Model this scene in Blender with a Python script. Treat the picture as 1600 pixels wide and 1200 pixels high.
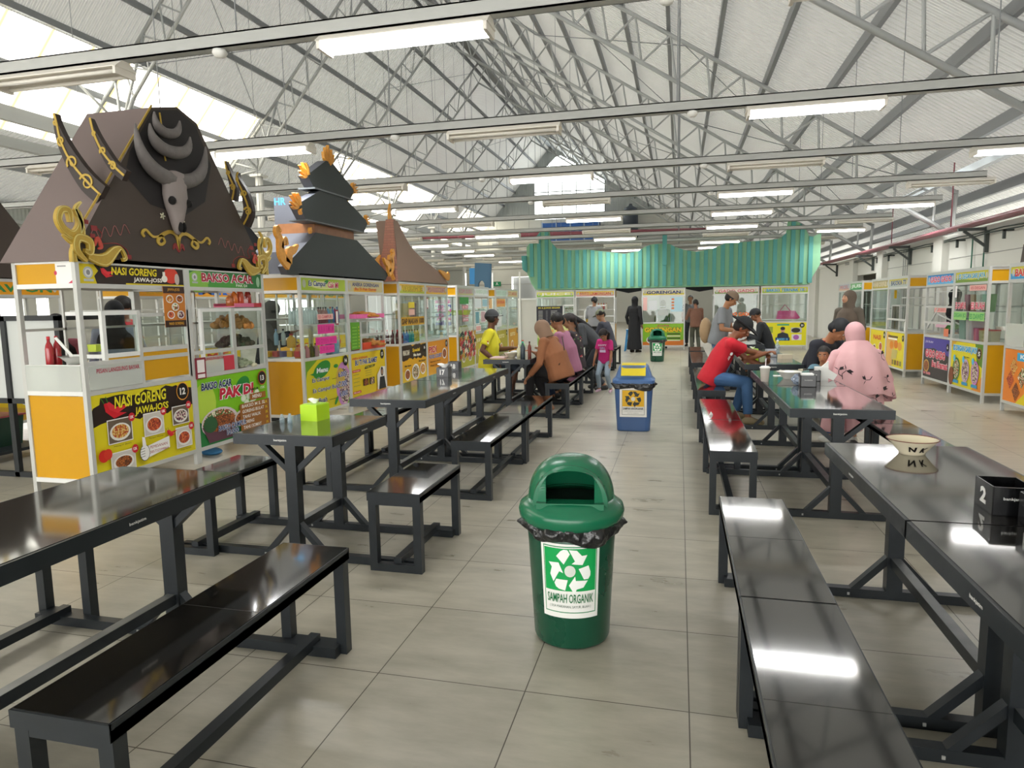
import bpy, math, random
from mathutils import Vector, Matrix
random.seed(7)
for _o in list(bpy.data.objects): bpy.data.objects.remove(_o)
SC = bpy.context.scene
COL = SC.collection
PI = math.pi

# ---------------------------------------------------------------- camera
cam_d = bpy.data.cameras.new('camera'); cam = bpy.data.objects.new('camera', cam_d); COL.objects.link(cam)
CP = Vector((-.053, -2.318, 1.4535)); YAW, PITCH, ROLL = .244503, .1180985, -.0161199
_f = Vector((-math.sin(YAW)*math.cos(PITCH), math.cos(YAW)*math.cos(PITCH), -math.sin(PITCH)))
_r0 = Vector((math.cos(YAW), math.sin(YAW), 0)); _u0 = _r0.cross(_f)
_r = _r0*math.cos(ROLL) + _u0*math.sin(ROLL); _u = -_r0*math.sin(ROLL) + _u0*math.cos(ROLL)
_m = Matrix((_r, _u, -_f)).transposed().to_4x4(); _m.translation = CP
cam.matrix_world = _m
cam_d.sensor_width = 36; cam_d.lens = 1048.25/1600*36; cam_d.clip_start = .05; cam_d.clip_end = 200
SC.camera = cam
# ---------------------------------------------------------------- light: overcast daylight through the open end, the roof lights and the gable window
W = bpy.data.worlds.new('sky'); SC.world = W; W.use_nodes = True
_bg = W.node_tree.nodes['Background']; _bg.inputs[0].default_value = (1, .985, .95, 1); _bg.inputs[1].default_value = 3.6
SC.view_settings.view_transform = 'Standard'; SC.view_settings.look = 'None'
SC.view_settings.gamma = 1; SC.view_settings.use_curve_mapping = False
SC.view_settings.exposure = 0.8
LAMP_W = 12.0        # watts of one lit lamp
TUBE_E = 7.0

# ---------------------------------------------------------------- materials
MATS = {}
def lin(c):
    if isinstance(c, str):
        c = [int(c[i:i+2], 16)/255 for i in (0, 2, 4)]
    return tuple((v/12.92 if v <= .04045 else ((v+.055)/1.055)**2.4) for v in c) + (1,)
def mat(name, col='808080', rough=.5, metal=0, spec=.5, emit=0, noise=0, nscale=8, bump=0, bscale=40, coat=0, rnoise=0, detail=3):
    if name in MATS: return MATS[name]
    m = bpy.data.materials.new(name); m.use_nodes = True; MATS[name] = m
    nt = m.node_tree; n = nt.nodes; b = n['Principled BSDF']
    c = lin(col); b.inputs['Base Color'].default_value = c; b.inputs['Roughness'].default_value = rough
    b.inputs['Metallic'].default_value = metal; b.inputs['Specular IOR Level'].default_value = spec
    if coat: b.inputs['Coat Weight'].default_value = coat; b.inputs['Coat Roughness'].default_value = .08
    if emit: b.inputs['Emission Color'].default_value = c; b.inputs['Emission Strength'].default_value = emit
    if noise or bump or rnoise:
        tc = n.new('ShaderNodeTexCoord')
        tx = n.new('ShaderNodeTexNoise'); tx.inputs['Scale'].default_value = nscale; tx.inputs['Detail'].default_value = detail
        nt.links.new(tc.outputs['Object'], tx.inputs['Vector'])
        if noise:
            r = n.new('ShaderNodeMixRGB'); r.blend_type = 'MIX'
            r.inputs[1].default_value = tuple(v*(1-noise) for v in c[:3])+(1,); r.inputs[2].default_value = tuple(min(1, v*(1+noise)) for v in c[:3])+(1,)
            nt.links.new(tx.outputs['Fac'], r.inputs[0]); nt.links.new(r.outputs[0], b.inputs['Base Color'])
        if rnoise:
            q = n.new('ShaderNodeMapRange'); q.inputs[3].default_value = max(0, rough-rnoise); q.inputs[4].default_value = rough+rnoise
            nt.links.new(tx.outputs['Fac'], q.inputs[0]); nt.links.new(q.outputs[0], b.inputs['Roughness'])
        if bump:
            t2 = n.new('ShaderNodeTexNoise'); t2.inputs['Scale'].default_value = bscale
            nt.links.new(tc.outputs['Object'], t2.inputs['Vector'])
            bp = n.new('ShaderNodeBump'); bp.inputs['Strength'].default_value = bump; bp.inputs['Distance'].default_value = .01
            nt.links.new(t2.outputs['Fac'], bp.inputs['Height']); nt.links.new(bp.outputs[0], b.inputs['Normal'])
    return m
def glass_mat(name, tint, refl=.09, op=0.0, opcol='ffffff'):
    if name in MATS: return MATS[name]
    m = bpy.data.materials.new(name); m.use_nodes = True; MATS[name] = m
    nt = m.node_tree; n = nt.nodes; n.clear()
    o = n.new('ShaderNodeOutputMaterial'); t = n.new('ShaderNodeBsdfTransparent'); t.inputs[0].default_value = lin(tint)
    g = n.new('ShaderNodeBsdfGlossy'); g.inputs['Roughness'].default_value = .02
    lw = n.new('ShaderNodeLayerWeight'); lw.inputs[0].default_value = .5
    pw = n.new('ShaderNodeMath'); pw.operation = 'POWER'; pw.inputs[1].default_value = 4; nt.links.new(lw.outputs['Facing'], pw.inputs[0])
    fr = n.new('ShaderNodeMath'); fr.operation = 'MULTIPLY_ADD'; fr.inputs[1].default_value = .6; fr.inputs[2].default_value = .045; nt.links.new(pw.outputs[0], fr.inputs[0])
    mx = n.new('ShaderNodeMixShader'); nt.links.new(fr.outputs[0], mx.inputs[0]); nt.links.new(t.outputs[0], mx.inputs[1]); nt.links.new(g.outputs[0], mx.inputs[2])
    if op:
        d = n.new('ShaderNodeBsdfDiffuse'); d.inputs[0].default_value = lin(opcol)
        m2 = n.new('ShaderNodeMixShader'); m2.inputs[0].default_value = op
        nt.links.new(mx.outputs[0], m2.inputs[1]); nt.links.new(d.outputs[0], m2.inputs[2]); nt.links.new(m2.outputs[0], o.inputs[0])
    else: nt.links.new(mx.outputs[0], o.inputs[0])
    return m
def food_mat(name, a, b, c, scale=55):
    if name in MATS: return MATS[name]
    m = bpy.data.materials.new(name); m.use_nodes = True; MATS[name] = m
    nt = m.node_tree; n = nt.nodes; p = n['Principled BSDF']; p.inputs['Roughness'].default_value = .45
    tc = n.new('ShaderNodeTexCoord'); v = n.new('ShaderNodeTexVoronoi'); v.inputs['Scale'].default_value = scale
    nt.links.new(tc.outputs['Object'], v.inputs['Vector'])
    r = n.new('ShaderNodeValToRGB'); r.color_ramp.interpolation = 'CONSTANT'
    e = r.color_ramp.elements; e[0].position = 0; e[0].color = lin(a); e[1].position = .45; e[1].color = lin(b)
    e.new(.72).color = lin(c)
    s = n.new('ShaderNodeSeparateColor'); nt.links.new(v.outputs['Color'], s.inputs[0]); nt.links.new(s.outputs[0], r.inputs[0])
    nt.links.new(r.outputs[0], p.inputs['Base Color'])
    return m
def ink(h):      # printed vinyl colour
    return mat('print_'+h, h, .42, spec=.4)

# ---------------------------------------------------------------- mesh builder
class MB:
    def __init__(s): s.v = []; s.f = []; s.m = []; s.ms = []; s.sm = []
    def mi(s, m):
        if m not in s.ms: s.ms.append(m)
        return s.ms.index(m)
    def add(s, vs, fs, m, smooth=False, M=None):
        k = len(s.v)
        for v in vs:
            v = Vector(v)
            s.v.append(tuple(M @ v) if M else tuple(v))
        i = s.mi(m)
        for f in fs: s.f.append([k+a for a in f]); s.m.append(i); s.sm.append(smooth)
    def box(s, x0, x1, y0, y1, z0, z1, m, M=None):
        vs = [(x, y, z) for z in (z0, z1) for y in (y0, y1) for x in (x0, x1)]
        s.add(vs, [(0, 2, 3, 1), (4, 5, 7, 6), (0, 1, 5, 4), (2, 6, 7, 3), (0, 4, 6, 2), (1, 3, 7, 5)], m, M=M)
    def cbox(s, c, d, m, M=None):
        s.box(c[0]-d[0]/2, c[0]+d[0]/2, c[1]-d[1]/2, c[1]+d[1]/2, c[2]-d[2]/2, c[2]+d[2]/2, m, M)
    def bar(s, p, q, w, h, m, up=(0, 0, 1)):
        p = Vector(p); q = Vector(q); d = (q-p); L = d.length; d.normalize(); up = Vector(up)
        if abs(d.dot(up)) > .98: up = Vector((0, 1, 0))
        x = d.cross(up).normalized(); z = x.cross(d)
        vs = []
        for o in (p, q):
            for a, b in ((-1, -1), (1, -1), (1, 1), (-1, 1)): vs.append(o + x*a*w/2 + z*b*h/2)
        s.add(vs, [(0, 1, 2, 3), (7, 6, 5, 4), (0, 4, 5, 1), (1, 5, 6, 2), (2, 6, 7, 3), (3, 7, 4, 0)], m)
    def tube(s, pts, r, m, n=8, cap=True, smooth=True, flat=1.0):
        pts = [Vector(p) for p in pts]; R = r if isinstance(r, (list, tuple)) else [r]*len(pts)
        k0 = []; d0 = None; x = None
        vs = []; fs = []
        for i, p in enumerate(pts):
            d = (pts[min(i+1, len(pts)-1)] - pts[max(i-1, 0)]).normalized()
            if x is None:
                a = Vector((0, 0, 1)) if abs(d.z) < .9 else Vector((1, 0, 0)); x = d.cross(a).normalized()
            x = (x - d*x.dot(d)).normalized(); y = d.cross(x)
            for j in range(n):
                t = 2*PI*j/n; vs.append(p + x*math.cos(t)*R[i] + y*math.sin(t)*R[i]*flat)
        for i in range(len(pts)-1):
            for j in range(n):
                a = i*n+j; b = i*n+(j+1) % n; fs.append((a, b, b+n, a+n))
        if cap: fs.append(tuple(range(n))[::-1]); fs.append(tuple((len(pts)-1)*n+j for j in range(n)))
        s.add(vs, fs, m, smooth)
    def lathe(s, prof, m, n=24, c=(0, 0, 0), smooth=True, sx=1, sy=1, M=None, cap=True):
        vs = []; fs = []
        for r, z in prof:
            for j in range(n):
                t = 2*PI*j/n; vs.append((c[0]+r*math.cos(t)*sx, c[1]+r*math.sin(t)*sy, c[2]+z))
        for i in range(len(prof)-1):
            for j in range(n):
                a = i*n+j; b = i*n+(j+1) % n; fs.append((a, b, b+n, a+n))
        if cap: fs.append(tuple(range(n))[::-1]); fs.append(tuple((len(prof)-1)*n+j for j in range(n)))
        s.add(vs, fs, m, smooth, M)
    def ell(s, c, r, m, n=14, k=8, M=None):
        vs = [(c[0], c[1], c[2]-r[2])]; fs = []
        for i in range(1, k):
            a = -PI/2+PI*i/k
            for j in range(n):
                t = 2*PI*j/n; vs.append((c[0]+r[0]*math.cos(a)*math.cos(t), c[1]+r[1]*math.cos(a)*math.sin(t), c[2]+r[2]*math.sin(a)))
        vs.append((c[0], c[1], c[2]+r[2])); T = len(vs)-1
        for j in range(n):
            fs.append((0, 1+(j+1) % n, 1+j)); fs.append((T, 1+(k-2)*n+j, 1+(k-2)*n+(j+1) % n))
        for i in range(k-2):
            for j in range(n):
                a = 1+i*n+j; b = 1+i*n+(j+1) % n; fs.append((a, b, b+n, a+n))
        s.add(vs, fs, m, True, M)
    def prism(s, poly, ax, a0, a1, m, M=None, m2=None):
        # poly: list of 2-D points; ax: axis of extrusion; remaining axes in order
        n = len(poly); vs = []
        for a in (a0, a1):
            for p in poly:
                q = list(p); q.insert(ax, a); vs.append(q)
        s.add(vs, [tuple(range(n))[::-1], tuple(range(n, 2*n))], m, M=M)
        s.add(vs, [(i, (i+1) % n, n+(i+1) % n, n+i) for i in range(n)], m2 or m, M=M)
    def build(s, name, parent=None, loc=None, rotz=None, smooth=None):
        me = bpy.data.meshes.new(name); me.from_pydata(s.v, [], s.f)
        for m in s.ms: me.materials.append(m)
        me.polygons.foreach_set('material_index', s.m)
        me.polygons.foreach_set('use_smooth', s.sm)
        me.update()
        o = bpy.data.objects.new(name, me); COL.objects.link(o)
        if parent: o.parent = parent
        if loc: o.location = loc
        if rotz is not None: o.rotation_euler = (0, 0, rotz)
        return o
def tag(o, label=None, cat=None, group=None, kind=None):
    if label: o['label'] = label
    if cat: o['category'] = cat
    if group: o['group'] = group
    if kind: o['kind'] = kind
    return o
def thing(name, loc, label, cat, rotz=0, group=None):
    o = bpy.data.objects.new(name, None); COL.objects.link(o); o.empty_display_size = .1
    o.location = loc; o.rotation_euler = (0, 0, rotz)
    return tag(o, label, cat, group)
def copy_tree(o, parent=None):
    c = o.copy(); COL.objects.link(c)
    if parent: c.parent = parent
    for ch in list(o.children): copy_tree(ch, c)
    return c
def dup(o, loc, rotz=None, label=None, group=None):
    c = copy_tree(o); c.location = loc
    if rotz is not None: c.rotation_euler = (0, 0, rotz)
    if label: c['label'] = label
    if group: c['group'] = group
    return c

# ---------------------------------------------------------------- lettering
_TX = {}
def text_geo(t, bold=.0):
    k = (t, bold)
    if k in _TX: return _TX[k]
    cu = bpy.data.curves.new('t', 'FONT'); cu.body = t; cu.size = 1; cu.resolution_u = 2; cu.offset = bold; cu.fill_mode = 'FRONT'
    o = bpy.data.objects.new('t', cu); COL.objects.link(o)
    dg = bpy.context.evaluated_depsgraph_get(); me = bpy.data.meshes.new_from_object(o.evaluated_get(dg))
    vs = [(v.co.x, v.co.y) for v in me.vertices]; fs = [tuple(p.vertices) for p in me.polygons]
    bpy.data.objects.remove(o); bpy.data.curves.remove(cu); bpy.data.meshes.remove(me)
    if not vs: vs = [(0, 0), (1, 1)]
    x0 = min(v[0] for v in vs); x1 = max(v[0] for v in vs); y0 = min(v[1] for v in vs); y1 = max(v[1] for v in vs)
    _TX[k] = ([((a-x0)/(x1-x0), (b-y0)/(y1-y0)) for a, b in vs], fs, (x1-x0), (y1-y0))
    return _TX[k]
class Print:
    """flat printed sheet: local x to the right, y up, facing +normal; each layer lies a fraction of a millimetre higher"""
    def __init__(s, mb, M, z=.0006): s.mb = mb; s.M = M; s.z = z; s.st = .0005
    strip = 0
    def _p(s, pts, m):
        if isinstance(m, str): m = ink(m)
        if s.strip:      # cut into narrow upright strips so that the print can be wrapped round a drum
            z = s.z+s.st; x0 = min(p[0] for p in pts); x1 = max(p[0] for p in pts); k = max(1, math.ceil((x1-x0)/s.strip))
            for i in range(k):
                q = pts
                for side, lim in ((1, x0+(x1-x0)*i/k), (-1, x0+(x1-x0)*(i+1)/k)):
                    o = []
                    for a, b in zip(q, q[1:]+q[:1]):
                        ia = (a[0]-lim)*side >= -1e-9; ib = (b[0]-lim)*side >= -1e-9
                        if ia: o.append(a)
                        if ia != ib: t = (lim-a[0])/(b[0]-a[0]); o.append((lim, a[1]+(b[1]-a[1])*t))
                    q = o
                    if len(q) < 3: break
                if len(q) >= 3:
                    k_, s.strip = s.strip, 0; s.z = z-s.st; s._p(q, m); s.strip = k_
            return
        s.z += s.st; n = len(pts)
        a = sum(pts[i][0]*pts[(i+1) % n][1]-pts[(i+1) % n][0]*pts[i][1] for i in range(n))
        if a < 0: pts = pts[::-1]
        s.mb.add([(x, y, s.z) for x, y in pts], [tuple(range(n))], m, M=s.M)
    def rect(s, x0, y0, x1, y1, m): s._p([(x0, y0), (x1, y0), (x1, y1), (x0, y1)], m)
    def poly(s, pts, m): s._p(pts, m)
    def ell(s, cx, cy, rx, ry, m, n=20, a0=0):
        s._p([(cx+rx*math.cos(2*PI*i/n)*math.cos(a0)-ry*math.sin(2*PI*i/n)*math.sin(a0), cy+rx*math.cos(2*PI*i/n)*math.sin(a0)+ry*math.sin(2*PI*i/n)*math.cos(a0)) for i in range(n)], m)
    def line(s, pts, w, m):
        for (a, b), (c, d) in zip(pts, pts[1:]):
            L = math.hypot(c-a, d-b) or 1; nx = -(d-b)/L*w/2; ny = (c-a)/L*w/2
            s._p([(a+nx, b+ny), (c+nx, d+ny), (c-nx, d-ny), (a-nx, b-ny)], m); s.z -= s.st
        s.z += s.st
    def text(s, t, x0, y0, x1, y1, m, bold=.03, skew=0, outline=None, ow=.05):
        if outline:
            s.text(t, x0-ow*(y1-y0)*.3, y0-ow*(y1-y0), x1+ow*(y1-y0)*.3, y1+ow*(y1-y0), outline, bold+.055, skew)
        if isinstance(m, str): m = ink(m)
        vs, fs, w, h = text_geo(t, bold); s.z += s.st
        s.mb.add([(x0+u*(x1-x0)+skew*v*(y1-y0), y0+v*(y1-y0), s.z) for u, v in vs], fs, m, M=s.M)
def frameM(o, x, y, z):   # local axes -> matrix
    M = Matrix((Vector(x), Vector(y), Vector(z))).transposed().to_4x4(); M.translation = Vector(o); return M

M_alu = mat('aluminium', 'c9cac6', .35, .15, noise=.04, nscale=5)
M_aluw = mat('white_aluminium', 'e8e9e6', .4, .05)
M_yel = mat('yellow_panel', 'd29c18', .3, noise=.05, nscale=2, spec=.45)
M_blk = mat('black_steel', '272c30', .38, .3, noise=.25, nscale=14, spec=.5, rnoise=.08)
M_gran = mat('black_granite_top', '1c1a17', .06, spec=.9, noise=.3, nscale=3, rnoise=.035, coat=.6)
M_white = mat('white_plastic', 'eeeeea', .45)
M_glass = glass_mat('clear_glass', 'f2f8f6')
M_frost = glass_mat('frosted_acrylic', 'eef2ee', op=.5, opcol='e6e9e4')
M_gold = mat('gold_paint', 'b99a3c', .42, .15, noise=.18, nscale=30)
M_goldo = mat('orange_gold_paint', 'd9983a', .45, .1, noise=.25, nscale=40)
M_dark = mat('dark_brown_board', '463c35', .7, noise=.05, nscale=4)
M_mauve = mat('mauve_brown_board', '7a6c69', .75, noise=.04, nscale=3)
# ================================================================ THE HALL
def floor_mat():
    m = bpy.data.materials.new('floor_tiles'); m.use_nodes = True; nt = m.node_tree; n = nt.nodes; L = nt.links.new; b = n['Principled BSDF']
    tc = n.new('ShaderNodeTexCoord'); br = n.new('ShaderNodeTexBrick'); br.offset = 0; br.squash = 1
    br.inputs['Scale'].default_value = 1; br.inputs['Brick Width'].default_value = .6; br.inputs['Row Height'].default_value = .6
    br.inputs['Mortar Size'].default_value = .0022; br.inputs['Mortar Smooth'].default_value = 0; br.inputs['Bias'].default_value = 0
    br.inputs['Color1'].default_value = (.92, .92, .92, 1); br.inputs['Color2'].default_value = (1, 1, 1, 1); br.inputs['Mortar'].default_value = (.16, .14, .12, 1)
    L(tc.outputs['Object'], br.inputs['Vector'])
    mp = n.new('ShaderNodeMapping'); mp.inputs['Scale'].default_value = (1.1, 3.4, 1); L(tc.outputs['Object'], mp.inputs[0])
    n1 = n.new('ShaderNodeTexNoise'); n1.inputs['Scale'].default_value = 2.2; n1.inputs['Detail'].default_value = 6; n1.inputs['Roughness'].default_value = .6; L(mp.outputs[0], n1.inputs['Vector'])
    r = n.new('ShaderNodeValToRGB'); e = r.color_ramp.elements; e[0].position = .3; e[0].color = lin('9f9a8b'); e[1].position = .72; e[1].color = lin('bfb9a9')
    L(n1.outputs['Fac'], r.inputs[0])
    mx = n.new('ShaderNodeMixRGB'); mx.blend_type = 'MULTIPLY'; mx.inputs[0].default_value = 1; L(r.outputs[0], mx.inputs[1]); L(br.outputs['Color'], mx.inputs[2])
    # scattered small stains
    n3 = n.new('ShaderNodeTexNoise'); n3.inputs['Scale'].default_value = 7; n3.inputs['Detail'].default_value = 2; L(tc.outputs['Object'], n3.inputs['Vector'])
    r3 = n.new('ShaderNodeValToRGB'); r3.color_ramp.elements[0].position = .19; r3.color_ramp.elements[0].color = (.45, .4, .34, 1); r3.color_ramp.elements[1].position = .23; r3.color_ramp.elements[1].color = (1, 1, 1, 1)
    L(n3.outputs['Fac'], r3.inputs[0])
    m2 = n.new('ShaderNodeMixRGB'); m2.blend_type = 'MULTIPLY'; m2.inputs[0].default_value = .3; L(mx.outputs[0], m2.inputs[1]); L(r3.outputs[0], m2.inputs[2])
    L(m2.outputs[0], b.inputs['Base Color'])
    q = n.new('ShaderNodeMapRange'); q.inputs[3].default_value = .2; q.inputs[4].default_value = .42; L(n1.outputs['Fac'], q.inputs[0]); L(q.outputs[0], b.inputs['Roughness'])
    b.inputs['Specular IOR Level'].default_value = .5
    return m
def wave_mat(name, col, axis, scale, dist=.03, strength=1.0, col2=None, rough=.5):
    m = bpy.data.materials.new(name); m.use_nodes = True; nt = m.node_tree; n = nt.nodes; L = nt.links.new; b = n['Principled BSDF']
    b.inputs['Roughness'].default_value = rough
    tc = n.new('ShaderNodeTexCoord'); w = n.new('ShaderNodeTexWave'); w.bands_direction = axis; w.inputs['Scale'].default_value = scale
    L(tc.outputs['Object'], w.inputs['Vector'])
    bp = n.new('ShaderNodeBump'); bp.inputs['Strength'].default_value = strength; bp.inputs['Distance'].default_value = dist
    L(w.outputs['Fac'], bp.inputs['Height']); L(bp.outputs[0], b.inputs['Normal'])
    nz = n.new('ShaderNodeTexNoise'); nz.inputs['Scale'].default_value = .8; L(tc.outputs['Object'], nz.inputs['Vector'])
    r = n.new('ShaderNodeMixRGB'); c = lin(col); r.inputs[1].default_value = tuple(v*.9 for v in c[:3])+(1,); r.inputs[2].default_value = c
    L(nz.outputs['Fac'], r.inputs[0]); L(r.outputs[0], b.inputs['Base Color'])
    return m
mb = MB(); mb.add([(-24, -10, 0), (7, -10, 0), (7, 50, 0), (-24, 50, 0)], [(0, 1, 2, 3)], floor_mat()); tag(mb.build('floor'), kind='structure')

XR, ZR = -9.65, 13.35                       # ridge
def zL(x): return 24.23+1.13*x             # left slope underside
def zR(x): return 7.17-.64*x               # right slope underside
Y0, Y1 = -10, 49.5
M_roof = wave_mat('corrugated_roof_sheet', 'd9d8d2', 'Y', 2.4, .12, 1.0)
def translucent(m, k, col):       # thin plastic sheet: part of the daylight falling on it comes through
    nt = m.node_tree; n = nt.nodes; b = n['Principled BSDF']; o = n['Material Output']
    t = n.new('ShaderNodeBsdfTranslucent'); t.inputs[0].default_value = lin(col); x = n.new('ShaderNodeMixShader'); x.inputs[0].default_value = k
    bn = [q for q in n if q.type == 'BUMP']
    if bn: nt.links.new(bn[0].outputs[0], t.inputs['Normal'])
    nt.links.new(b.outputs[0], x.inputs[1]); nt.links.new(t.outputs[0], x.inputs[2]); nt.links.new(x.outputs[0], o.inputs[0])
translucent(M_roof, .1, 'cfd0cc')
M_rsteel = mat('painted_roof_steel', 'b0b3b3', .5, .1)
M_pur = mat('galvanised_purlin', '8f9295', .5, .3)
ceil = MB()
def roofpanel(xa, za, xb, zb, m, ya=Y0, yb=Y1): ceil.add([(xa, ya, za), (xb, ya, zb), (xb, yb, zb), (xa, yb, za)], [(0, 1, 2, 3)], m)
SKA, SKB = -14.35, -16.2
roofpanel(XR, ZR, SKA, zL(SKA), M_roof); roofpanel(SKA, zL(SKA), SKB, zL(SKB), M_roof, 19.2, 24.6); roofpanel(SKA, zL(SKA), SKB, zL(SKB), M_roof, 36.5, 42.5); roofpanel(SKB, zL(SKB), -19.5, zL(SKB)-1.2, M_roof)
roofpanel(XR, ZR, 6.6, zR(6.6), M_roof)
CE = tag(ceil.build('ceiling'), kind='structure')
# translucent roof lights along the left eave
def sky_mat():
    m = bpy.data.materials.new('translucent_roof_sheet'); m.use_nodes = True; nt = m.node_tree; n = nt.nodes; n.clear(); L = nt.links.new
    o = n.new('ShaderNodeOutputMaterial'); t = n.new('ShaderNodeBsdfTranslucent'); tc = n.new('ShaderNodeTexCoord')
    tr = n.new('ShaderNodeBsdfTransparent'); tr.inputs[0].default_value = lin('fffbe8')
    w = n.new('ShaderNodeTexWave'); w.bands_direction = 'Y'; w.inputs['Scale'].default_value = .28; L(tc.outputs['Object'], w.inputs['Vector'])
    r = n.new('ShaderNodeValToRGB'); e = r.color_ramp.elements; e[0].position = .0; e[0].color = lin('b89c58'); e[1].position = .1; e[1].color = lin('fffdf2')
    L(w.outputs['Fac'], r.inputs[0]); L(r.outputs[0], t.inputs[0]); L(r.outputs[0], tr.inputs[0])
    x = n.new('ShaderNodeMixShader'); x.inputs[0].default_value = .6; L(t.outputs[0], x.inputs[1]); L(tr.outputs[0], x.inputs[2]); L(x.outputs[0], o.inputs[0])
    return m
SM = sky_mat()
for k, (a, b) in enumerate(((Y0, 19.2), (24.6, 36.5), (42.5, Y1))):
    mb = MB(); mb.add([(SKA, a, zL(SKA)), (SKB, a, zL(SKB)), (SKB, b, zL(SKB)), (SKA, b, zL(SKA))], [(0, 1, 2, 3)], SM); tag(mb.build('window_%d' % (1, 3, 4)[k]), kind='structure')
# purlins
for i in range(9):
    x = XR-.25-i*.86; mb = MB(); mb.bar((x, Y0, zL(x)-.1), (x, Y1, zL(x)-.1), .07, .16, M_pur); mb.build('purlin', CE)
for i in range(17):
    x = XR+.3+i*1.0; mb = MB(); mb.bar((x, Y0, zR(x)-.1), (x, Y1, zR(x)-.1), .08, .18, M_pur); mb.build('purlin', CE)
mb = MB(); mb.bar((XR, Y0, ZR-.12), (XR, Y1, ZR-.12), .3, .1, M_pur); mb.build('ridge_beam', CE)
# trusses
nR = Vector((.64, 0, 1)).normalized(); nL = Vector((-1.13, 0, 1)).normalized(); TD = .72
TY = [-5.2, 1.0, 7.0, 13.2, 19.2, 24.6, 30.4, 36.5, 42.5]
def truss(y):
    mb = MB()
    def half(xa, xb, zf, nv, seg):
        A = Vector((xa, y, zf(xa)-.25)); B = Vector((xb, y, zf(xb)-.25)); a = A-nv*TD; b = B-nv*TD
        if xa == XR: a = A-Vector((0, 0, TD*1.3))
        mb.tube([A, B], .045, M_rsteel, 6); mb.tube([a, b], .045, M_rsteel, 6)
        for i in range(seg):
            t0 = i/seg; t1 = (i+.5)/seg; t2 = (i+1)/seg
            mb.tube([a.lerp(b, t0), A.lerp(B, t1)], .026, M_rsteel, 5, False); mb.tube([A.lerp(B, t1), a.lerp(b, t2)], .026, M_rsteel, 5, False)
        return B, b
    half(XR, 5.3, zR, nR, 20)
    B, b = half(XR, -14.6, zL, nL, 8)
    # fan of struts onto the column
    c = Vector((-14.5, y, 6.3))
    mb.tube([b, c], .055, M_rsteel, 6); mb.tube([B, Vector((-15.9, y, zL(-15.9)-.2))], .055, M_rsteel, 6)
    for q in ((-13.6, zL(-13.6)-.3), (-15.4, zL(-15.4)-.25), (-14.6, zL(-14.6)-.3), (-15.9, zL(-15.9)-.2)): mb.tube([c, (q[0], y, q[1])], .04, M_rsteel, 5)
    for dy in (-.9, .9): mb.tube([c, (-14.9, y+dy, zL(-14.9)-.2)], .035, M_rsteel, 5)
    # strut at the right wall
    e = Vector((5.25, y, 2.72)); mb.tube([Vector((4.1, y, zR(4.1)-1.1)), e], .05, M_rsteel, 6); mb.tube([Vector((5.3, y, zR(5.3)-.2)), e], .04, M_rsteel, 6)
    return mb.build('truss', CE)
for y in TY: truss(y)
# diagonal tie rods in the roof planes
for i in range(len(TY)-1):
    a, b = TY[i], TY[i+1]
    if i % 2 == 1:
        mb = MB()
        for xa, xb in ((-9, -4.5), (-4.5, 0), (0, 5)):
            mb.tube([(xa, a, zR(xa)-.3), (xb, b, zR(xb)-.3)], .012, M_pur, 4, False); mb.tube([(xb, a, zR(xb)-.3), (xa, b, zR(xa)-.3)], .012, M_pur, 4, False)
        for xa, xb in ((-10, -12), (-12, -14.3)):
            mb.tube([(xa, a, zL(xa)-.3), (xb, b, zL(xb)-.3)], .012, M_pur, 4, False); mb.tube([(xb, a, zL(xb)-.3), (xa, b, zL(xa)-.3)], .012, M_pur, 4, False)
        mb.build('tie_rod', CE)
# columns and eaves beam on the left
M_colp = mat('column_paint', 'dcdcd8', .5)
for k, y in enumerate(TY):
    mb = MB(); mb.lathe([(.13, 0), (.13, 6.1)], M_colp, 16, (-14.5, y, 0)); mb.box(-14.72, -14.28, y-.22, y+.22, 6.05, 6.13, M_colp)
    o = mb.build('steel_column'); o['kind'] = 'structure'
mb = MB(); mb.box(-15.75, -15.6, Y0, Y1, 6.0, 6.35, M_rsteel); mb.box(-16.3, -16.1, Y0, Y1, 5.5, 5.75, M_rsteel)
o = mb.build('trim_1'); o['kind'] = 'structure'
# walls
M_wall = mat('white_wall_paint', 'd2d2ca', .6, noise=.03, nscale=1.2, bump=.05, bscale=20)
M_clad = wave_mat('grey_wall_sheet', 'b9beb9', 'Y', 2.4, .02, .8, rough=.6)
mb = MB(); mb.box(-19.6, -19.5, Y0, Y1, 3.4, 5.0, M_clad)
for z in (3.5, 4.1, 4.6): mb.box(-19.5, -19.35, Y0, Y1, z, z+.1, M_rsteel)
mb.box(-19.6, -19.5, Y0, Y1, 0, 1.1, M_wall)
for a, b in ((-10, -2), (3, 12), (15, 27), (31, 49)): mb.box(-19.6, -19.5, a, b, 1.1, 3.5, M_wall)
for i in range(11): mb.box(-19.62, -19.42, -9+i*5.8, -8.7+i*5.8, 0, 3.5, M_wall)
tag(mb.build('wall_left'), kind='structure')
mb = MB()
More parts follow.
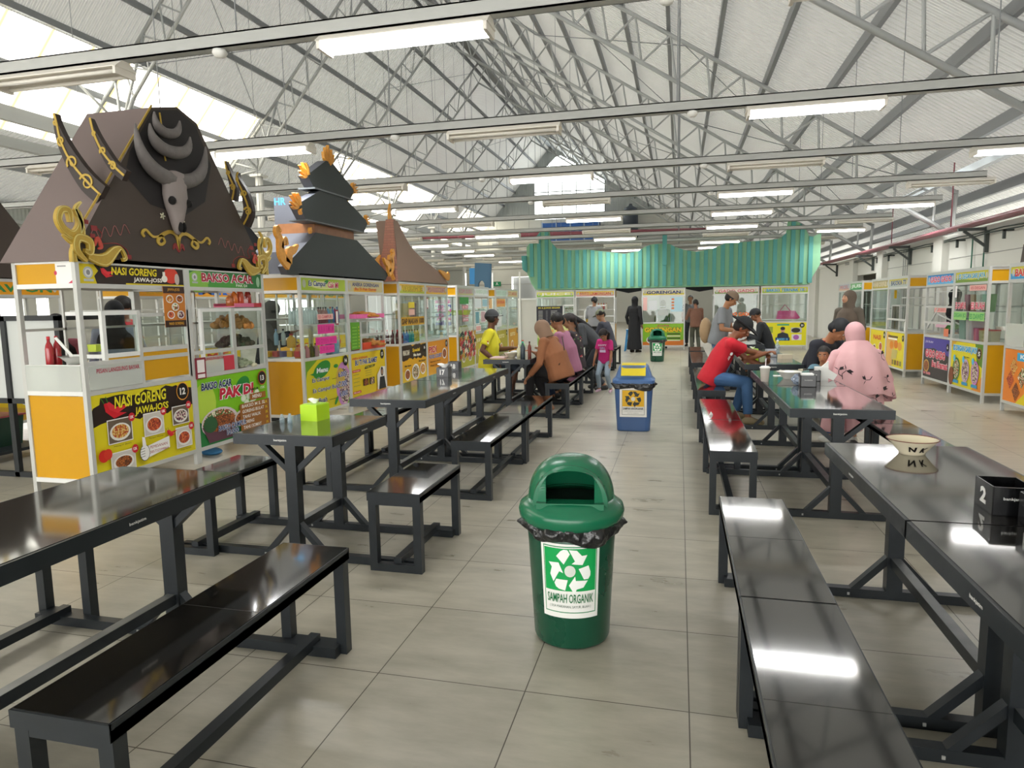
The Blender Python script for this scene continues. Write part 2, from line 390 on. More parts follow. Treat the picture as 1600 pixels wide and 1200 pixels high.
# right wall with a doorway between the pillars
def wseg(y0, y1, z0=0, z1=2.66): mb.box(5.15, 5.35, y0, y1, z0, z1, M_wall)
wseg(Y0, 17.7); wseg(20.2, Y1); wseg(17.7, 20.2, 2.15)
for y in (1.4, 7.4, 13.2, 17.3, 20.3, 26, 32): mb.box(5.02, 5.16, y-.25, y+.25, 0, 2.66, M_wall)
mb.box(5.1, 5.42, Y0, Y1, 2.6, 2.68, M_wall)
tag(mb.build('wall_right'), kind='structure')
mb = MB()
for y0, y1 in ((-3, 1.1), (1.7, 7.1), (7.7, 12.9), (13.5, 17)):
    mb.box(5.143, 5.15, y0, y1, 2.2, 2.212, mat('wall_groove', '8d8d88', .7))
mb.build('trim_2')['kind'] = 'structure'
M_clad2 = mat('translucent_grey_cladding', 'cfd2cd', .6, noise=.1, nscale=2)
mb = MB(); mb.box(6.0, 6.06, Y0, Y1, 2.3, 3.0, M_clad2); mb.bar((5.55, Y0, 3.12), (5.55, Y1, 3.12), .1, .1, M_pur); mb.bar((5.95, Y0, 2.95), (5.95, Y1, 2.95), .1, .05, M_pur)
mb.bar((4.75, Y0, 3.62), (4.75, Y1, 3.62), .12, .12, mat('light_steel_pipe', 'c4c8cc', .18, .6))
tag(mb.build('wall_upper_right'), kind='structure')
# room behind the doorway
mb = MB(); mb.box(5.35, 7, 15, 15.1, 0, 2.7, M_wall); mb.box(5.35, 7, 22.5, 22.6, 0, 2.7, M_wall); mb.box(6.9, 7, 15, 22.6, 0, 2.7, M_wall); mb.box(5.35, 7, 15, 22.6, 2.66, 2.7, M_wall)
tag(mb.build('wall_back_room'), kind='structure')
# far gable wall with pentagon window
mb = MB(); Yf = 49.5
def gx(px): return px
mb.prism([(-24, 0), (-12.9, 0), (-12.9, 3.6), (-10.9, 3.6), (-10.9, 0), (7, 0), (7, 7.9), (-5.45, 7.9), (-11.0, 7.9), (-19, 7.9)], 1, Yf, Yf+.15, M_wall)
WIN = [(-11.0, 7.9), (-5.6, 7.9), (-5.6, 10.6), (-8.9, 12.6), (-9.3, 12.5), (-11.0, 10.9)]
M_gab = wave_mat('gable_sheet', 'aeb4b3', 'X', 2.4, .02, .6, rough=.6)
mb.prism([(-19, 7.9), (-11.0, 7.9), (-11.0, 10.9), (-9.3, 12.5), (-9.2, 13.6), (-19, 7.9)], 1, Yf, Yf+.1, M_gab)
mb.prism([(-5.6, 7.9), (7, 7.9), (-9.2, 13.6), (-9.3, 12.5), (-8.9, 12.6), (-5.6, 10.6)], 1, Yf, Yf+.1, M_gab)
for z in (3.0, 4.2, 5.4, 6.6): mb.box(-19, 7, Yf-.03, Yf, z, z+.04, mat('wall_groove', '8d8d88', .7))
for x in (-8.0, -1.8, 2.6): mb.box(x, x+.3, Yf-.2, Yf, 0, 7.8, M_wall)
mb.box(-14, 6, Yf-1.5, Yf, 6.0, 6.12, M_rsteel)
tag(mb.build('wall_far'), kind='structure')
mb = MB()
for i in range(6): mb.box(-11.0+i*1.08, -10.94+i*1.08, Yf, Yf+.06, 7.9, min(12.6, 10.9+i*1.2 if i < 2 else 12.6-(i-2)*.7), M_rsteel)
mb.box(-11, -5.6, Yf, Yf+.06, 9.9, 9.97, M_rsteel); mb.prism([(-11.0, 7.92), (-5.6, 7.92), (-5.6, 10.6), (-8.9, 12.6), (-9.3, 12.5), (-11.0, 10.9)], 1, Yf+.08, Yf+.1, glass_mat('window_glass', 'f6fafa'))
tag(mb.build('window_2'), kind='structure')
# grey panel set back behind the far doorway
mb = MB(); mb.box(-12.9, -10.9, Yf+.6, Yf+.7, 0, 3.6, mat('grey_recess', '8c8f90', .7)); tag(mb.build('door_1'), kind='structure')
# blue panel water tank and black tank on the gallery
M_tank = mat('blue_tank_panel', '2f63b0', .45, noise=.1); mb = MB(); t = thing('water_tank', (-7.8, Yf-.8, 6.12), 'blue panelled water tank on the ledge below the far gable window', 'tank')
mb.box(-2.35, 1.95, -.4, .4, 0, 1.35, M_tank)
for i in range(5): mb.box(-2.38+i*1.06, -2.3+i*1.06, -.43, .43, 0, 1.4, mat('tank_rib', '9db7d8', .4, .3))
for i in range(4): mb.box(-2.1+i*1.06, -1.5+i*1.06, -.42, -.4, .25, .95, mat('tank_inset', '3f78c8', .4)); mb.box(-1.95+i*1.06, -1.7+i*1.06, -.43, -.42, .5, .75, mat('tank_label', 'a8bfe0', .5))
mb.build('tank_panels', t)
mb = MB(); mb.lathe([(.55, 0), (.55, 1.9), (.45, 2.2), (.15, 2.35), (.1, 2.5)], mat('dark_tank', '3b4450', .4), 16, (-3.6, Yf-.85, 6.12)); tag(mb.build('round_water_tank'), 'dark round water tank on the far gallery right of the blue tank', 'tank')
# exit sign
mb = MB(); mb.box(-14.35, -13.75, Yf-.1, Yf-.02, 2.9, 3.25, mat('exit_green', '1d8c5a', .4)); P = Print(mb, frameM((-14.35, Yf-.1, 2.9), (1, 0, 0), (0, 0, 1), (0, -1, 0))); P.ell(.3, .25, .05, .05, 'f4f4f0'); P.line([(.3, .2), (.22, .1)], .05, 'f4f4f0'); P.line([(.3, .2), (.4, .1)], .05, 'f4f4f0')
tag(mb.build('exit_sign'), 'small green running man exit sign on the far white wall', 'sign')

# ---------------------------------------------------------------- lamp rails and fluorescent lamps
M_rail = mat('white_steel_rail', 'b2b4b1', .45, noise=.05)
M_lhouse = mat('lamp_housing', 'e9e4da', .5)
M_tube = mat('glowing_tube', 'ffffff', .4, emit=TUBE_E)
M_tubeoff = mat('unlit_tube', 'e6e2d8', .3)
def lamp_proto(lit):
    t = thing('fluorescent_lamp', (0, 0, 0), '', 'lamp')
    mb = MB(); mb.prism([(-.035, 0), (-.1, -.05), (-.1, -.058), (.1, -.058), (.1, -.05), (.035, 0)], 0, -.62, .62, M_lhouse); mb.build('housing', t)
    for s in (-1, 1):
        mb = MB(); mb.tube([(-.59, s*.07, -.085), (.59, s*.07, -.085)], .016, M_tube if lit else M_tubeoff, 10); mb.build('tube', t)
    for s in (-1, 1):
        mb = MB(); mb.box(s*.6-.012, s*.6+.012, -.1, .1, -.11, -.05, M_lhouse); mb.build('end_cap', t)
    return t
LP = {True: lamp_proto(True), False: lamp_proto(False)}
rows = [2.2, 4.9, 7.65, 10.15, 12.75, 15.4, 17.8, 20.5, 23.1, 25.7, 28.3, 31, 33.6]
cols = [-10.6, -7.6, -4.8, -1.9, 1.18, 4.15]
LIT = {(0, 3), (1, 2), (1, 4), (2, 1), (2, 3), (2, 5), (3, 2), (3, 4), (4, 1), (4, 3), (4, 4), (4, 5), (5, 2), (5, 4), (6, 1), (6, 3), (6, 5), (7, 1), (7, 4), (8, 1), (8, 4), (8, 3), (9, 2), (9, 4), (10, 1), (10, 3), (11, 2), (11, 4), (12, 3), (1, 0), (3, 0), (5, 0)}
ORD = ['nearest', 'second', 'third', 'fourth', 'fifth', 'sixth', 'seventh', 'eighth', 'ninth', 'tenth', 'eleventh', 'twelfth', 'farthest']
PLC = ['far out over the left aisle', 'over the aisle behind the left stalls', 'above the left row of stalls', 'above the left tables', 'above the right tables', 'above the right row of stalls']
LZ = 3.34; used = set()
for i, y in enumerate(rows):
    z = LZ+(.0 if i < 6 else .03*(i-5)); xr = [4.9, 4.75, 4.7, 4.65][i % 4] if i > 1 else 5.05
    t = thing('lamp_rail', (0, y, z), '%s long grey ceiling rail carrying the tube lamps' % ORD[i], 'rail', group='ceiling rails for the tube lamps')
    mb = MB(); mb.box(-13.5, xr, -.045, .045, 0, .012, M_rail); mb.box(-13.5, xr, -.045, -.037, 0, .1, M_rail); mb.box(-13.5, xr, .037, .045, 0, .1, M_rail); mb.box(-13.5, xr, -.045, .045, .09, .1, M_rail)
    mb.build('channel', t)
    for xx in (-10.2, -6.2, -3.2, -.1, 2.7):
        mb = MB(); zz = (zL(xx) if xx < XR else zR(xx))-z; mb.tube([(xx, 0, .1), (xx, 0, zz)], .006, M_pur, 5, False); mb.build('hanger_rod', t)
    if i < 4:
        for xx in (-2.9, .3):
            mb = MB(); mb.lathe([(.05, 0), (.055, -.02), (.035, -.05), (.0, -.055)], M_white, 14, (xx-.45+.2*i, 0, 0)); mb.build('smoke_detector', t)
    for j, x in enumerate(cols):
        if j == 5 and i > 10: continue
        if i < 1 and j < 1: continue
        lit = (i, j) in LIT
        lab = '%s tube lamp on the %s ceiling rail, %s' % ('lit' if lit else 'unlit', ORD[i], PLC[j])
        if lit not in used: o = LP[lit]; o.location = (x, y, z); o['label'] = lab; used.add(lit)
        else: o = dup(LP[lit], (x, y, z), label=lab)
        o['group'] = 'tube lamps hung under the ceiling rails'
        if lit:
            ld = bpy.data.lights.new('lamp_light', 'AREA'); ld.shape = 'RECTANGLE'; ld.size = 1.16; ld.size_y = .09; ld.energy = LAMP_W; ld.color = (.98, .99, 1)
            lo = bpy.data.objects.new('lamp_light', ld); COL.objects.link(lo); lo.parent = o; lo.location = (0, 0, -.062)
# ---------------------------------------------------------------- pipes, brackets and conduits of the right wall
M_red = mat('maroon_pipe_paint', '8c4a55', .35)
for k, (dx, z, r) in enumerate(((4.93, 2.72, .055), (4.78, 2.7, .04))):
    mb = MB(); mb.tube([(dx, -9, z), (dx, 24, z)], r, M_red, 12); mp_ = tag(mb.build('maroon_pipe'), ('thick' if k == 0 else 'thinner outer')+' maroon pipe running along the top of the right wall', 'pipe')
    if k == 0:
        for y in (9.0, 12.3, 16.0):
            mb = MB(); mb.tube([(dx, y, z), (dx, y, zR(dx)-.05)], .012, M_red, 6); mb.build('hanger_rod', mp_)
mb = MB(); mb.tube([(-14, 33, 5.2), (5, 33, 4.9)], .12, M_red, 10); tag(mb.build('maroon_cross_pipe'), 'maroon pipe crossing the hall near the far wall', 'pipe')
M_brk = mat('dark_green_grey_bracket', '3c423f', .5)
pb = None
for k, y in enumerate((7.2, 11.2, 15.2, 18.3, 22.7)):
    if pb is None:
        pb = thing('pipe_bracket', (5.12, y, 2.6), '', 'bracket'); mb = MB(); mb.box(-.03, .03, -.03, .03, -.38, .06, M_brk); mb.build('wall_plate', pb)
        mb = MB(); mb.box(-.45, 0, -.03, .03, .0, .05, M_brk); mb.build('arm', pb)
        mb = MB(); mb.bar((-.36, 0, 0), (0, 0, -.28), .05, .04, M_brk); mb.build('brace', pb); o = pb
    else: o = dup(pb, (5.12, y, 2.6))
    tag(o, 'dark angle bracket carrying the maroon pipes, %s from the camera' % ORD[k].replace('nearest', 'first').replace('farthest', 'last'), 'bracket', 'pipe brackets on the right wall')
for k, y in enumerate((8.6, 9.3, 10.3, 12.2, 13.5, 16.5, 17.5)):
    mb = MB(); mb.box(5.0, 5.15, y-.02, y+.02, 2.5, 2.53, M_brk); mb.box(5.0, 5.04, y-.02, y+.02, 2.38, 2.53, M_brk); tag(mb.build('cable_bracket'), 'small dark bracket under the cables on the right wall', 'bracket', 'small cable brackets')
for k, z in enumerate((2.53, 2.57)):
    mb = MB(); pts = [(5.05, 5+i*.6, z+.012*math.sin(i*2.1+k)) for i in range(28)]; mb.tube(pts, .012, mat('dark_cable', '2e3c38', .5), 6); tag(mb.build('wall_cable'), 'dark green cable sagging along the right wall, %s of two' % ('lower', 'upper')[k], 'cable')
mb = MB()
for y in (11.25, 11.75): mb.tube([(5.11, y, 2.5), (5.11, y, 1.98)], .012, mat('green_conduit', '2f6b57', .5), 6)
mb.tube([(5.11, 11.2, 1.97), (5.11, 11.8, 1.97)], .012, mat('green_conduit', '2f6b57', .5), 6); tag(mb.build('green_conduit'), 'thin green conduit loop on the right wall behind the stalls', 'conduit')
mb = MB()
for y in (15.3, 15.45, 15.6): mb.tube([(5.1, y, 2.6), (5.1, y, .9)], .01, mat('grey_conduit', '9a9c98', .5), 6)
tag(mb.build('grey_conduits'), 'three thin grey conduits dropping down the right wall', 'conduit')

mb = MB(); mb.box(-7.6, -4.75, 21.2, 21.28, 0, 1.62, M_wall); mb.box(-7.6, -4.75, 21.17, 21.2, 1.6, 1.66, M_aluw)
for x in (-7.6, -6.6, -5.6, -4.8): mb.box(x, x+.05, 21.16, 21.2, 0, 2.6, M_aluw)
tag(mb.build('partition_screen'), 'white panelled partition left of the green roofed stalls', 'partition')

# unseen rear wall, added to hold back sky light from the open end
mb = MB(); mb.prism([(-19.5, 4.6), (5.4, 4.6), (5.4, 3.6), (5.5, zR(5.5)), (XR, ZR), (-19.5, 4.7)], 1, Y0-.1, Y0, M_gab); mb.box(-19.5, -14, Y0-.1, Y0, 0, 4.6, M_wall); tag(mb.build('wall_back_sky_block'), kind='structure')
# ================================================================ PICNIC TABLES (table, two benches and floor beams welded into one)
M_scuff = mat('bare_metal_scuff', 'b9bbb8', .4, .4)
M_lab = mat('white_lettering', 'e2e2de', .5)
TW = .045
def picnic_table(L, lab, loc, mark=True):
    """origin: centre line, near end; runs +y for L"""
    t = thing('picnic_table', loc, lab, 'table', group='black picnic tables in two rows down the hall')
    mb = MB(); mb.box(-.3, .3, .0, L, .722, .75, M_gran)
    mb.box(-.31, .31, -.004, L+.004, .69, .7215, M_blk); mb.box(-.312, -.3, -.006, L+.006, .69, .748, M_blk); mb.box(.3, .312, -.006, L+.006, .69, .748, M_blk)
    mb.box(-.312, .312, -.012, 0, .69, .748, M_blk); mb.box(-.312, .312, L, L+.012, .69, .748, M_blk)
    o = mb.build('table_top', t); top = o
    if mark:
        mb = MB(); P = Print(mb, frameM((-.05, -.0125, .7), (1, 0, 0), (0, 0, 1), (0, -1, 0))); P.text('bankjatim', 0, .01, .08, .026, M_lab, .02)
        P = Print(mb, frameM((.3125, L*.5, .7), (0, 1, 0), (0, 0, 1), (1, 0, 0))); P.text('bankjatim', 0, .01, .075, .024, M_lab, .02)
        P = Print(mb, frameM((-.3125, L*.5+.12, .7), (0, -1, 0), (0, 0, 1), (-1, 0, 0))); P.text('bankjatim', 0, .01, .075, .024, M_lab, .02)
        mb.build('maker_mark', top)
    for y in (.09, L-.07):
        mb = MB(); mb.box(-.035, .035, y-.03, y+.03, .04, .69, M_blk); mb.build('table_post', t)
        for s in (-1, 1):
            mb = MB(); mb.bar((s*.02, y, .52), (s*.2, y, .68), .04, .03, M_blk); mb.build('upper_brace', t)
            mb = MB(); mb.bar((s*.02, y, .21), (s*.185, y, .03), .04, .03, M_blk); mb.build('lower_brace', t)
        mb = MB(); mb.box(-.78, .78, y-.022, y+.022, .001, .045, M_blk); mb.box(-.205, -.195, y-.026, y-.022, .014, .026, M_scuff); mb.build('floor_beam', t)
    mb = MB(); mb.box(-.022, .022, .1, L-.08, .17, .215, M_blk); mb.box(-.021, .021, .13, L-.1, .2151, .2158, mat('worn_steel', '77797a', .35, .5, noise=.4, nscale=9)); mb.build('stretcher', t)
    for s in (-1, 1):
        c = s*.655
        mb = MB(); mb.box(c-.15, c+.15, 0, L, .432, .45, M_gran); mb.box(c-.155, c+.155, -.005, L+.005, .4, .4315, M_blk)
        for q in (-.155, .15): mb.box(c+q, c+q+.005, -.005, L+.005, .4, .448, M_blk)
        mb.box(c-.155, c+.155, -.007, 0, .4, .448, M_blk); mb.box(c-.155, c+.155, L, L+.007, .4, .448, M_blk)
        if L > 1: mb.box(c-.148, c+.148, L*.5-.001, L*.5+.001, .4501, .4504, mat('joint_line', '2c2b29', .6))
        st = mb.build('bench_seat', t)
        for dx in (-.13, .13):
            for y in (.024, L-.024):
                mb = MB(); mb.box(c+dx-.0225, c+dx+.0225, y-.0225, y+.0225, 0, .4, M_blk); mb.build('leg', st)
        for y in (.024, L-.024):
            mb = MB(); mb.box(c-.13, c+.13, y-.022, y+.022, 0, .042, M_blk); mb.build('foot_rail', st)
            mb = MB(); mb.box(c-.14, c+.14, y-.022, y+.022, .375, .4, M_blk); mb.build('seat_rail', st)
        mb = MB(); mb.box(c-.022, c+.022, .03, L-.03, .03, .072, M_blk); mb.build('bench_stretcher', st)
    return t
CL, CR = -2.2, .97
picnic_table(1.22, 'black picnic table nearest on the left, granite top mirroring the brown roofed stall', (CL, -1.07, 0))
picnic_table(.68, 'short black picnic table on the left carrying the lime green tissue box', (CL, .96, 0))
picnic_table(1.24, 'black picnic table on the left third from the camera, empty front top', (CL, 2.36, 0))
picnic_table(1.24, 'black picnic table on the left carrying the grey number 17 box', (CL, 3.62, 0))
picnic_table(1.24, 'black picnic table on the left where the man in yellow and the brown hoodie sit', (CL, 6.02, 0))
picnic_table(1.24, 'black picnic table on the left between the pink shirt and the bending grey hoodie', (CL, 7.29, 0))
picnic_table(1.24, 'black picnic table on the left behind the magenta shirted child', (CL, 9.75, 0))
picnic_table(1.24, 'black picnic table on the left just in front of the man in olive cap', (CL, 11.02, 0))
picnic_table(1.24, 'black picnic table under the man in olive cap and blue shirt', (CL, 12.6, 0))
picnic_table(1.22, 'black picnic table nearest on the right, cut by the picture corner', (CR, -1.23, 0))
picnic_table(1.22, 'black picnic table on the right holding the cream bowl and number 2 box', (CR, 0.0, 0))
picnic_table(1.24, 'black picnic table on the right in front of the woman in pink hijab', (CR, 2.33, 0))
picnic_table(1.24, 'black picnic table on the right holding the iced drink and crumpled plastic', (CR, 3.59, 0))
picnic_table(1.24, 'black picnic table on the right between red shirted man and black jacket', (CR, 5.55, 0))
picnic_table(1.24, 'black picnic table on the right beyond the red shirted man', (CR, 6.81, 0))
picnic_table(1.24, 'black picnic table on the right beside the man in grey T-shirt', (CR, 9.1, 0))
picnic_table(1.24, 'black picnic table on the right in front of the man in black cap', (CR, 10.36, 0))
picnic_table(1.24, 'farthest black picnic table on the right before the green roofed stalls', (CR, 11.9, 0))

# ================================================================ BINS
M_gr = mat('dark_green_plastic', '0f4a35', .28, noise=.12, nscale=5, spec=.5, rnoise=.05)
M_gr2 = mat('green_plastic_lid', '176a4a', .25, noise=.1, nscale=6)
M_bag = mat('black_bin_bag', '17181a', .28, spec=.7, bump=1.0, bscale=28)
def recycle(P, cx, cy, R, m):
    pa = [(-.66, .66), (-.45, .9), (-.3, .98), (-.12, .97), (.0, .78), (-.3, .3)]
    pb = [(-.05, .98), (.33, .95), (.57, .7), (.83, .73), (.6, .28), (.08, .33), (.24, .46)]
    for k in range(3):
        a = -k*2*PI/3
        for q in (pa, pb): P.poly([(cx+R*(x*math.cos(a)-y*math.sin(a)), cy+R*(x*math.sin(a)+y*math.cos(a))) for x, y in q], m)
def wrap(mb, zc, rfun):
    """bends flat print (x along arc, y up) round a drum: done on the vertices"""
def bag_mesh(R, z0, z1, m, n=120, sx=1, sy=1, sq=0):
    mb = MB(); vs = []; fs = []; K = 9; rr = random.Random(3)
    ph = [rr.random()*6 for _ in range(8)]
    for i in range(K):
        t = i/(K-1)
        for j in range(n):
            a = 2*PI*j/n
            w = .012*math.sin(7*a+ph[0]+t*2)+.009*math.sin(13*a+ph[1]-t*3)+.006*math.sin(29*a+ph[2]+5*t)+.004*math.sin(47*a+ph[3]-9*t)
            r = R + .012 + .012*math.sin(PI*t) + w*(.35+.65*math.sin(PI*min(1, t*1.2)))
            zz = z1+(z0-z1)*t - (.012*math.sin(2*a+ph[4])+.012*math.sin(5*a+ph[5]))*t
            ca, sa = math.cos(a), math.sin(a)
            if sq: p = 1/((abs(ca)**sq+abs(sa)**sq)**(1/sq)); ca *= p; sa *= p
            vs.append((r*ca*sx, r*sa*sy, zz))
    for i in range(K-1):
        for j in range(n):
            a = i*n+j; b = i*n+(j+1) % n; fs.append((a, a+n, b+n, b))
    mb.add(vs, fs, m, True); return mb
def green_bin(loc, lab, rot=0, full=True):
    t = thing('litter_bin', loc, lab, 'bin', rot)
    mb = MB(); mb.lathe([(.155, .0), (.172, .008), (.178, .02), (.203, .45), (.212, .55)], M_gr, 48); mb.build('bin_body', t)
    mb = bag_mesh(.212, .482, .545, M_bag); mb.build('bin_bag', t)
    mb = MB(); mb.lathe([(.205, .525), (.226, .53), (.242, .55), (.247, .575), (.24, .598), (.225, .608), (.212, .618), (.2, .63), (.17, .634)], M_gr2, 64, cap=False); mb.build('lid_rim', t)
    # dome, open at the front (front = -y)
    mb = MB(); n = 72; K = 14; vs = []; fs = []
    for i in range(K+1):
        a = i/K*PI/2; r = .2*math.cos(a)**.75; z = .622+.186*math.sin(a)
        for j in range(n): q = 2*PI*j/n; vs.append((r*math.cos(q), r*math.sin(q), z))
    def cut(fv):
        c = [sum(vs[k][i] for k in fv)/4 for i in range(3)]
        return c[1] < -.06 and abs(c[0]) < .15 and c[2] < .612+.168*max(0, 1-(c[0]/.168)**2)**.43
    for i in range(K):
        for j in range(n):
            a = i*n+j; b = i*n+(j+1) % n; q = (a, b, b+n, a+n)
            if not cut(q): fs.append(q)
    mb.add(vs, fs, M_gr2, True); mb.build('dome', t)
    # arched hood with the opening in it
    def resample(p, n):
        L = [0]
        for a, b in zip(p, p[1:]): L.append(L[-1]+math.dist(a, b))
        o = []
        for i in range(n):
            s = L[-1]*i/(n-1); k = 0
            while k < len(L)-2 and L[k+1] < s: k += 1
            f = (s-L[k])/(L[k+1]-L[k] or 1); o.append((p[k][0]+(p[k+1][0]-p[k][0])*f, p[k][1]+(p[k+1][1]-p[k][1])*f))
        return o
    arch = [(.168*math.cos(PI-PI*i/30), .622+.168*math.sin(PI*i/30)**.85) for i in range(31)]
    arch2 = [(.145*math.cos(PI-PI*i/30), .63+.15*math.sin(PI*i/30)**.85) for i in range(31)]
    W2 = .108; inner = [(-W2, .636), (-W2, .735)]+[(W2*math.cos(PI-PI*i/12), .735+.035*math.sin(PI*i/12)) for i in range(1, 12)]+[(W2, .735), (W2, .636)]
    A = resample(arch, 41); A2 = resample(arch2, 41); B = resample(inner, 41)
    mb = MB(); L_ = [[(x*.94, .01, z) for x, z in A], [(x, -.12, z-.004) for x, z in A], [(x, -.138, z-.012) for x, z in A], [(x, -.14, z) for x, z in A2], [(x, -.15, z) for x, z in B], [(x, -.1, z) for x, z in B]]
    vs = [v for l in L_ for v in l]; fs = []
    for r_ in range(5):
        for i in range(40): a = r_*41+i; fs.append((a, a+41, a+42, a+1))
    mb.add(vs, fs, M_gr2, False); mb.box(-.15, .15, -.175, -.1, .612, .637, M_gr2); mb.build('lid_opening', t)
    mb = MB(); mb.lathe([(.17, .42), (.185, .58), (.17, .615)], mat('dark_inside', '10261c', .8), 24); mb.build('liner', t)
    # sticker wrapped on the front
    mb = MB(); P = Print(mb, Matrix.Identity(4), .0)
    P.st = .0004; P.strip = .012
    def q(x0, y0, x1, y1, m, k=12):
        P.z += P.st
        for i in range(k):
            a = x0+(x1-x0)*i/k; b = x0+(x1-x0)*(i+1)/k
            mb.add([(a, y0, P.z), (b, y0, P.z), (b, y1, P.z), (a, y1, P.z)], [(0, 1, 2, 3)], ink(m) if isinstance(m, str) else m)
    q(-.135, 0, .135, .31, 'eeeeea', 24); q(-.122, .022, .122, .3, '2a8a55'); q(-.118, .026, .118, .296, 'eeeeea'); q(-.116, .115, .116, .292, '14a152', 20)
    recycle(P, 0, .2, .09, 'f2f4f0'); P.ell(0, .2, .024, .024, 'd8dcd4')
    P.text('SAMPAH ORGANIK', -.106, .066, .106, .104, '1b6e40', .012); P.text('( SISA MAKANAN, SAYUR, BUAH )', -.095, .042, .095, .056, '55705f', 0)
    nv = []
    for x, y, z in mb.v:
        zz = .15+y*1.05; r = .178+(zz-.02)*(.203-.178)/.43+.0015+z; a = x/.195
        nv.append((r*math.sin(a), -r*math.cos(a), zz))
    mb.v = nv; mb.build('sticker', t)
    return t
gb = green_bin((-.497, .49, 0), 'dark green domed litter bin in the foreground aisle with SAMPAH ORGANIK sticker', rot=.12); gb.scale = (.925, .925, 1)
dup(gb, (-.565, 14.55, 0), .04, 'small looking distant green domed bin in front of the GORENGAN stall')
# blue swing lid bin
M_blu = mat('blue_plastic', '41608f', .35, noise=.08, nscale=4); M_blu2 = mat('blue_plastic_lid', '4c6ea0', .35)
t = thing('swing_bin', (-.545, 5.42, 0), 'blue square swing lid bin with yellow flap and SAMPAH ANORGANIK sticker', 'bin', .02)
def rr_prism(mb, prof, m, e=6):
    n = 40; vs = []; fs = []
    for wx, wy, z in prof:
        for j in range(n):
            a = 2*PI*j/n; ca, sa = math.cos(a), math.sin(a); p = 1/((abs(ca)**e+abs(sa)**e)**(1/e)); vs.append((wx*ca*p, wy*sa*p, z))
    for i in range(len(prof)-1):
        for j in range(n):
            a = i*n+j; b = i*n+(j+1) % n; fs.append((a, b, b+n, a+n))
    fs.append(tuple(range(n))[::-1]); fs.append(tuple((len(prof)-1)*n+j for j in range(n))); mb.add(vs, fs, m, False)
mb = MB(); rr_prism(mb, [(.175, .13, 0), (.185, .14, .01), (.215, .165, .5), (.218, .168, .56)], M_blu); mb.build('bin_body', t)
bag_mesh(.208, .49, .555, M_bag, sx=1.03, sy=.82, sq=6).build('bin_bag', t)
mb = MB(); rr_prism(mb, [(.222, .172, .545), (.235, .185, .55), (.238, .188, .585), (.222, .172, .6), (.205, .155, .615), (.165, .12, .735), (.155, .11, .75)], M_blu2); mb.build('lid', t)
mb = MB(); mb.prism([(-.185, .64), (-.09, .764), (.0, .772), (.09, .764), (.125, .7)], 0, -.135, .135, mat('yellow_flap', 'd8c229', .4, noise=.1)); P = Print(mb, frameM((-.13, -.137, .705), (1, 0, 0), (0, .608, .794), (0, -.794, .608))); P.z = .01; P.text('SAMPAH ANORGANIK', .04, .02, .22, .035, '8d7d1c', .01); mb.build('swing_flap', t)
mb = MB(); _s = math.radians(-3.2); P = Print(mb, frameM((-.15, -.148, .17), (1, 0, 0), (0, -.055, 1), (0, -1, -.055)), .012); P.rect(0, 0, .3, .33, 'eceae4'); P.rect(.025, .025, .275, .31, '777770'); P.rect(.029, .029, .271, .306, 'eceae4'); P.rect(.03, .12, .27, .305, 'e6b31e'); recycle(P, .15, .208, .088, '2e3432'); P.ell(.15, .208, .024, .024, 'dcd8cc')
P.text('SAMPAH ANORGANIK', .035, .085, .265, .11, '3a3c3a', .02); P.text('( PLASTIK, KERTAS, KALENG, KACA )', .05, .06, .25, .072, '8a8c88', 0); P.text('BOTOL, KARDUS', .09, .04, .21, .051, '8a8c88', 0); mb.build('sticker', t)

# ================================================================ THINGS ON THE TABLES
def bottle(name, loc, lab, h, r, body, cap, cat='bottle', group=None, liquid=None):
    t = thing(name, loc, lab, cat, group=group)
    mb = MB(); mb.lathe([(r*.9, 0), (r, h*.03), (r, h*.62), (r*.75, h*.74), (r*.36, h*.84), (r*.36, h*.92)], body, 14); mb.build('bottle_body', t)
    mb = MB(); mb.lathe([(r*.42, h*.9), (r*.42, h)], cap, 12); mb.build('cap', t)
    if liquid: mb = MB(); mb.lathe([(r*1.01, h*.22), (r*1.01, h*.5)], liquid, 14, cap=False); mb.build('bottle_label', t)
    return t
M_clear = glass_mat('clear_plastic', 'e2ecf0', op=.25, opcol='d8e6ee')
# lime tissue box
t = thing('tissue_box', (-2.28, 1.45, .75), 'lime green tissue box on the short left table', 'tissue box', -.12)
mb = MB(); mb.box(-.062, .062, -.065, .065, 0, .1, mat('lime_plastic', 'b6e21c', .35)); mb.box(-.055, .055, -.055, .055, .1, .104, mat('lime_plastic_lid', 'a6d41a', .35)); mb.build('box', t)
def tissue(mb, s, z, m=None):
    m = m or mat('tissue_paper', 'f4f4f2', .8)
    n = 16; vs = []; fs = []; r = random.Random(5)
    for i in range(5):
        for j in range(n):
            a = 2*PI*j/n; rad = (.2+.5*i/4)*s*(1+.35*math.sin(3*a+i)); vs.append((rad*math.cos(a), rad*.55*math.sin(a), z+s*(.15*i+.12*math.sin(2*a+i*.7))))
    for i in range(4):
        for j in range(n): a = i*n+j; b = i*n+(j+1) % n; fs.append((a, b, b+n, a+n))
    mb.add(vs, fs, m, True)
mb = MB(); tissue(mb, .05, .1); mb.build('tissue', t)
for k, (x, y) in enumerate(((-2.42, 1.3), (-2.385, 1.33), (-2.36, 1.29))):
    mb = MB(); mb.lathe([(.014, 0), (.015, .03), (.008, .042), (.008, .055)], M_clear, 12, (x, y, .75)); tag(mb.build('small_vial'), 'tiny clear vial beside the lime tissue box', 'bottle', 'clear vials by the lime tissue box')
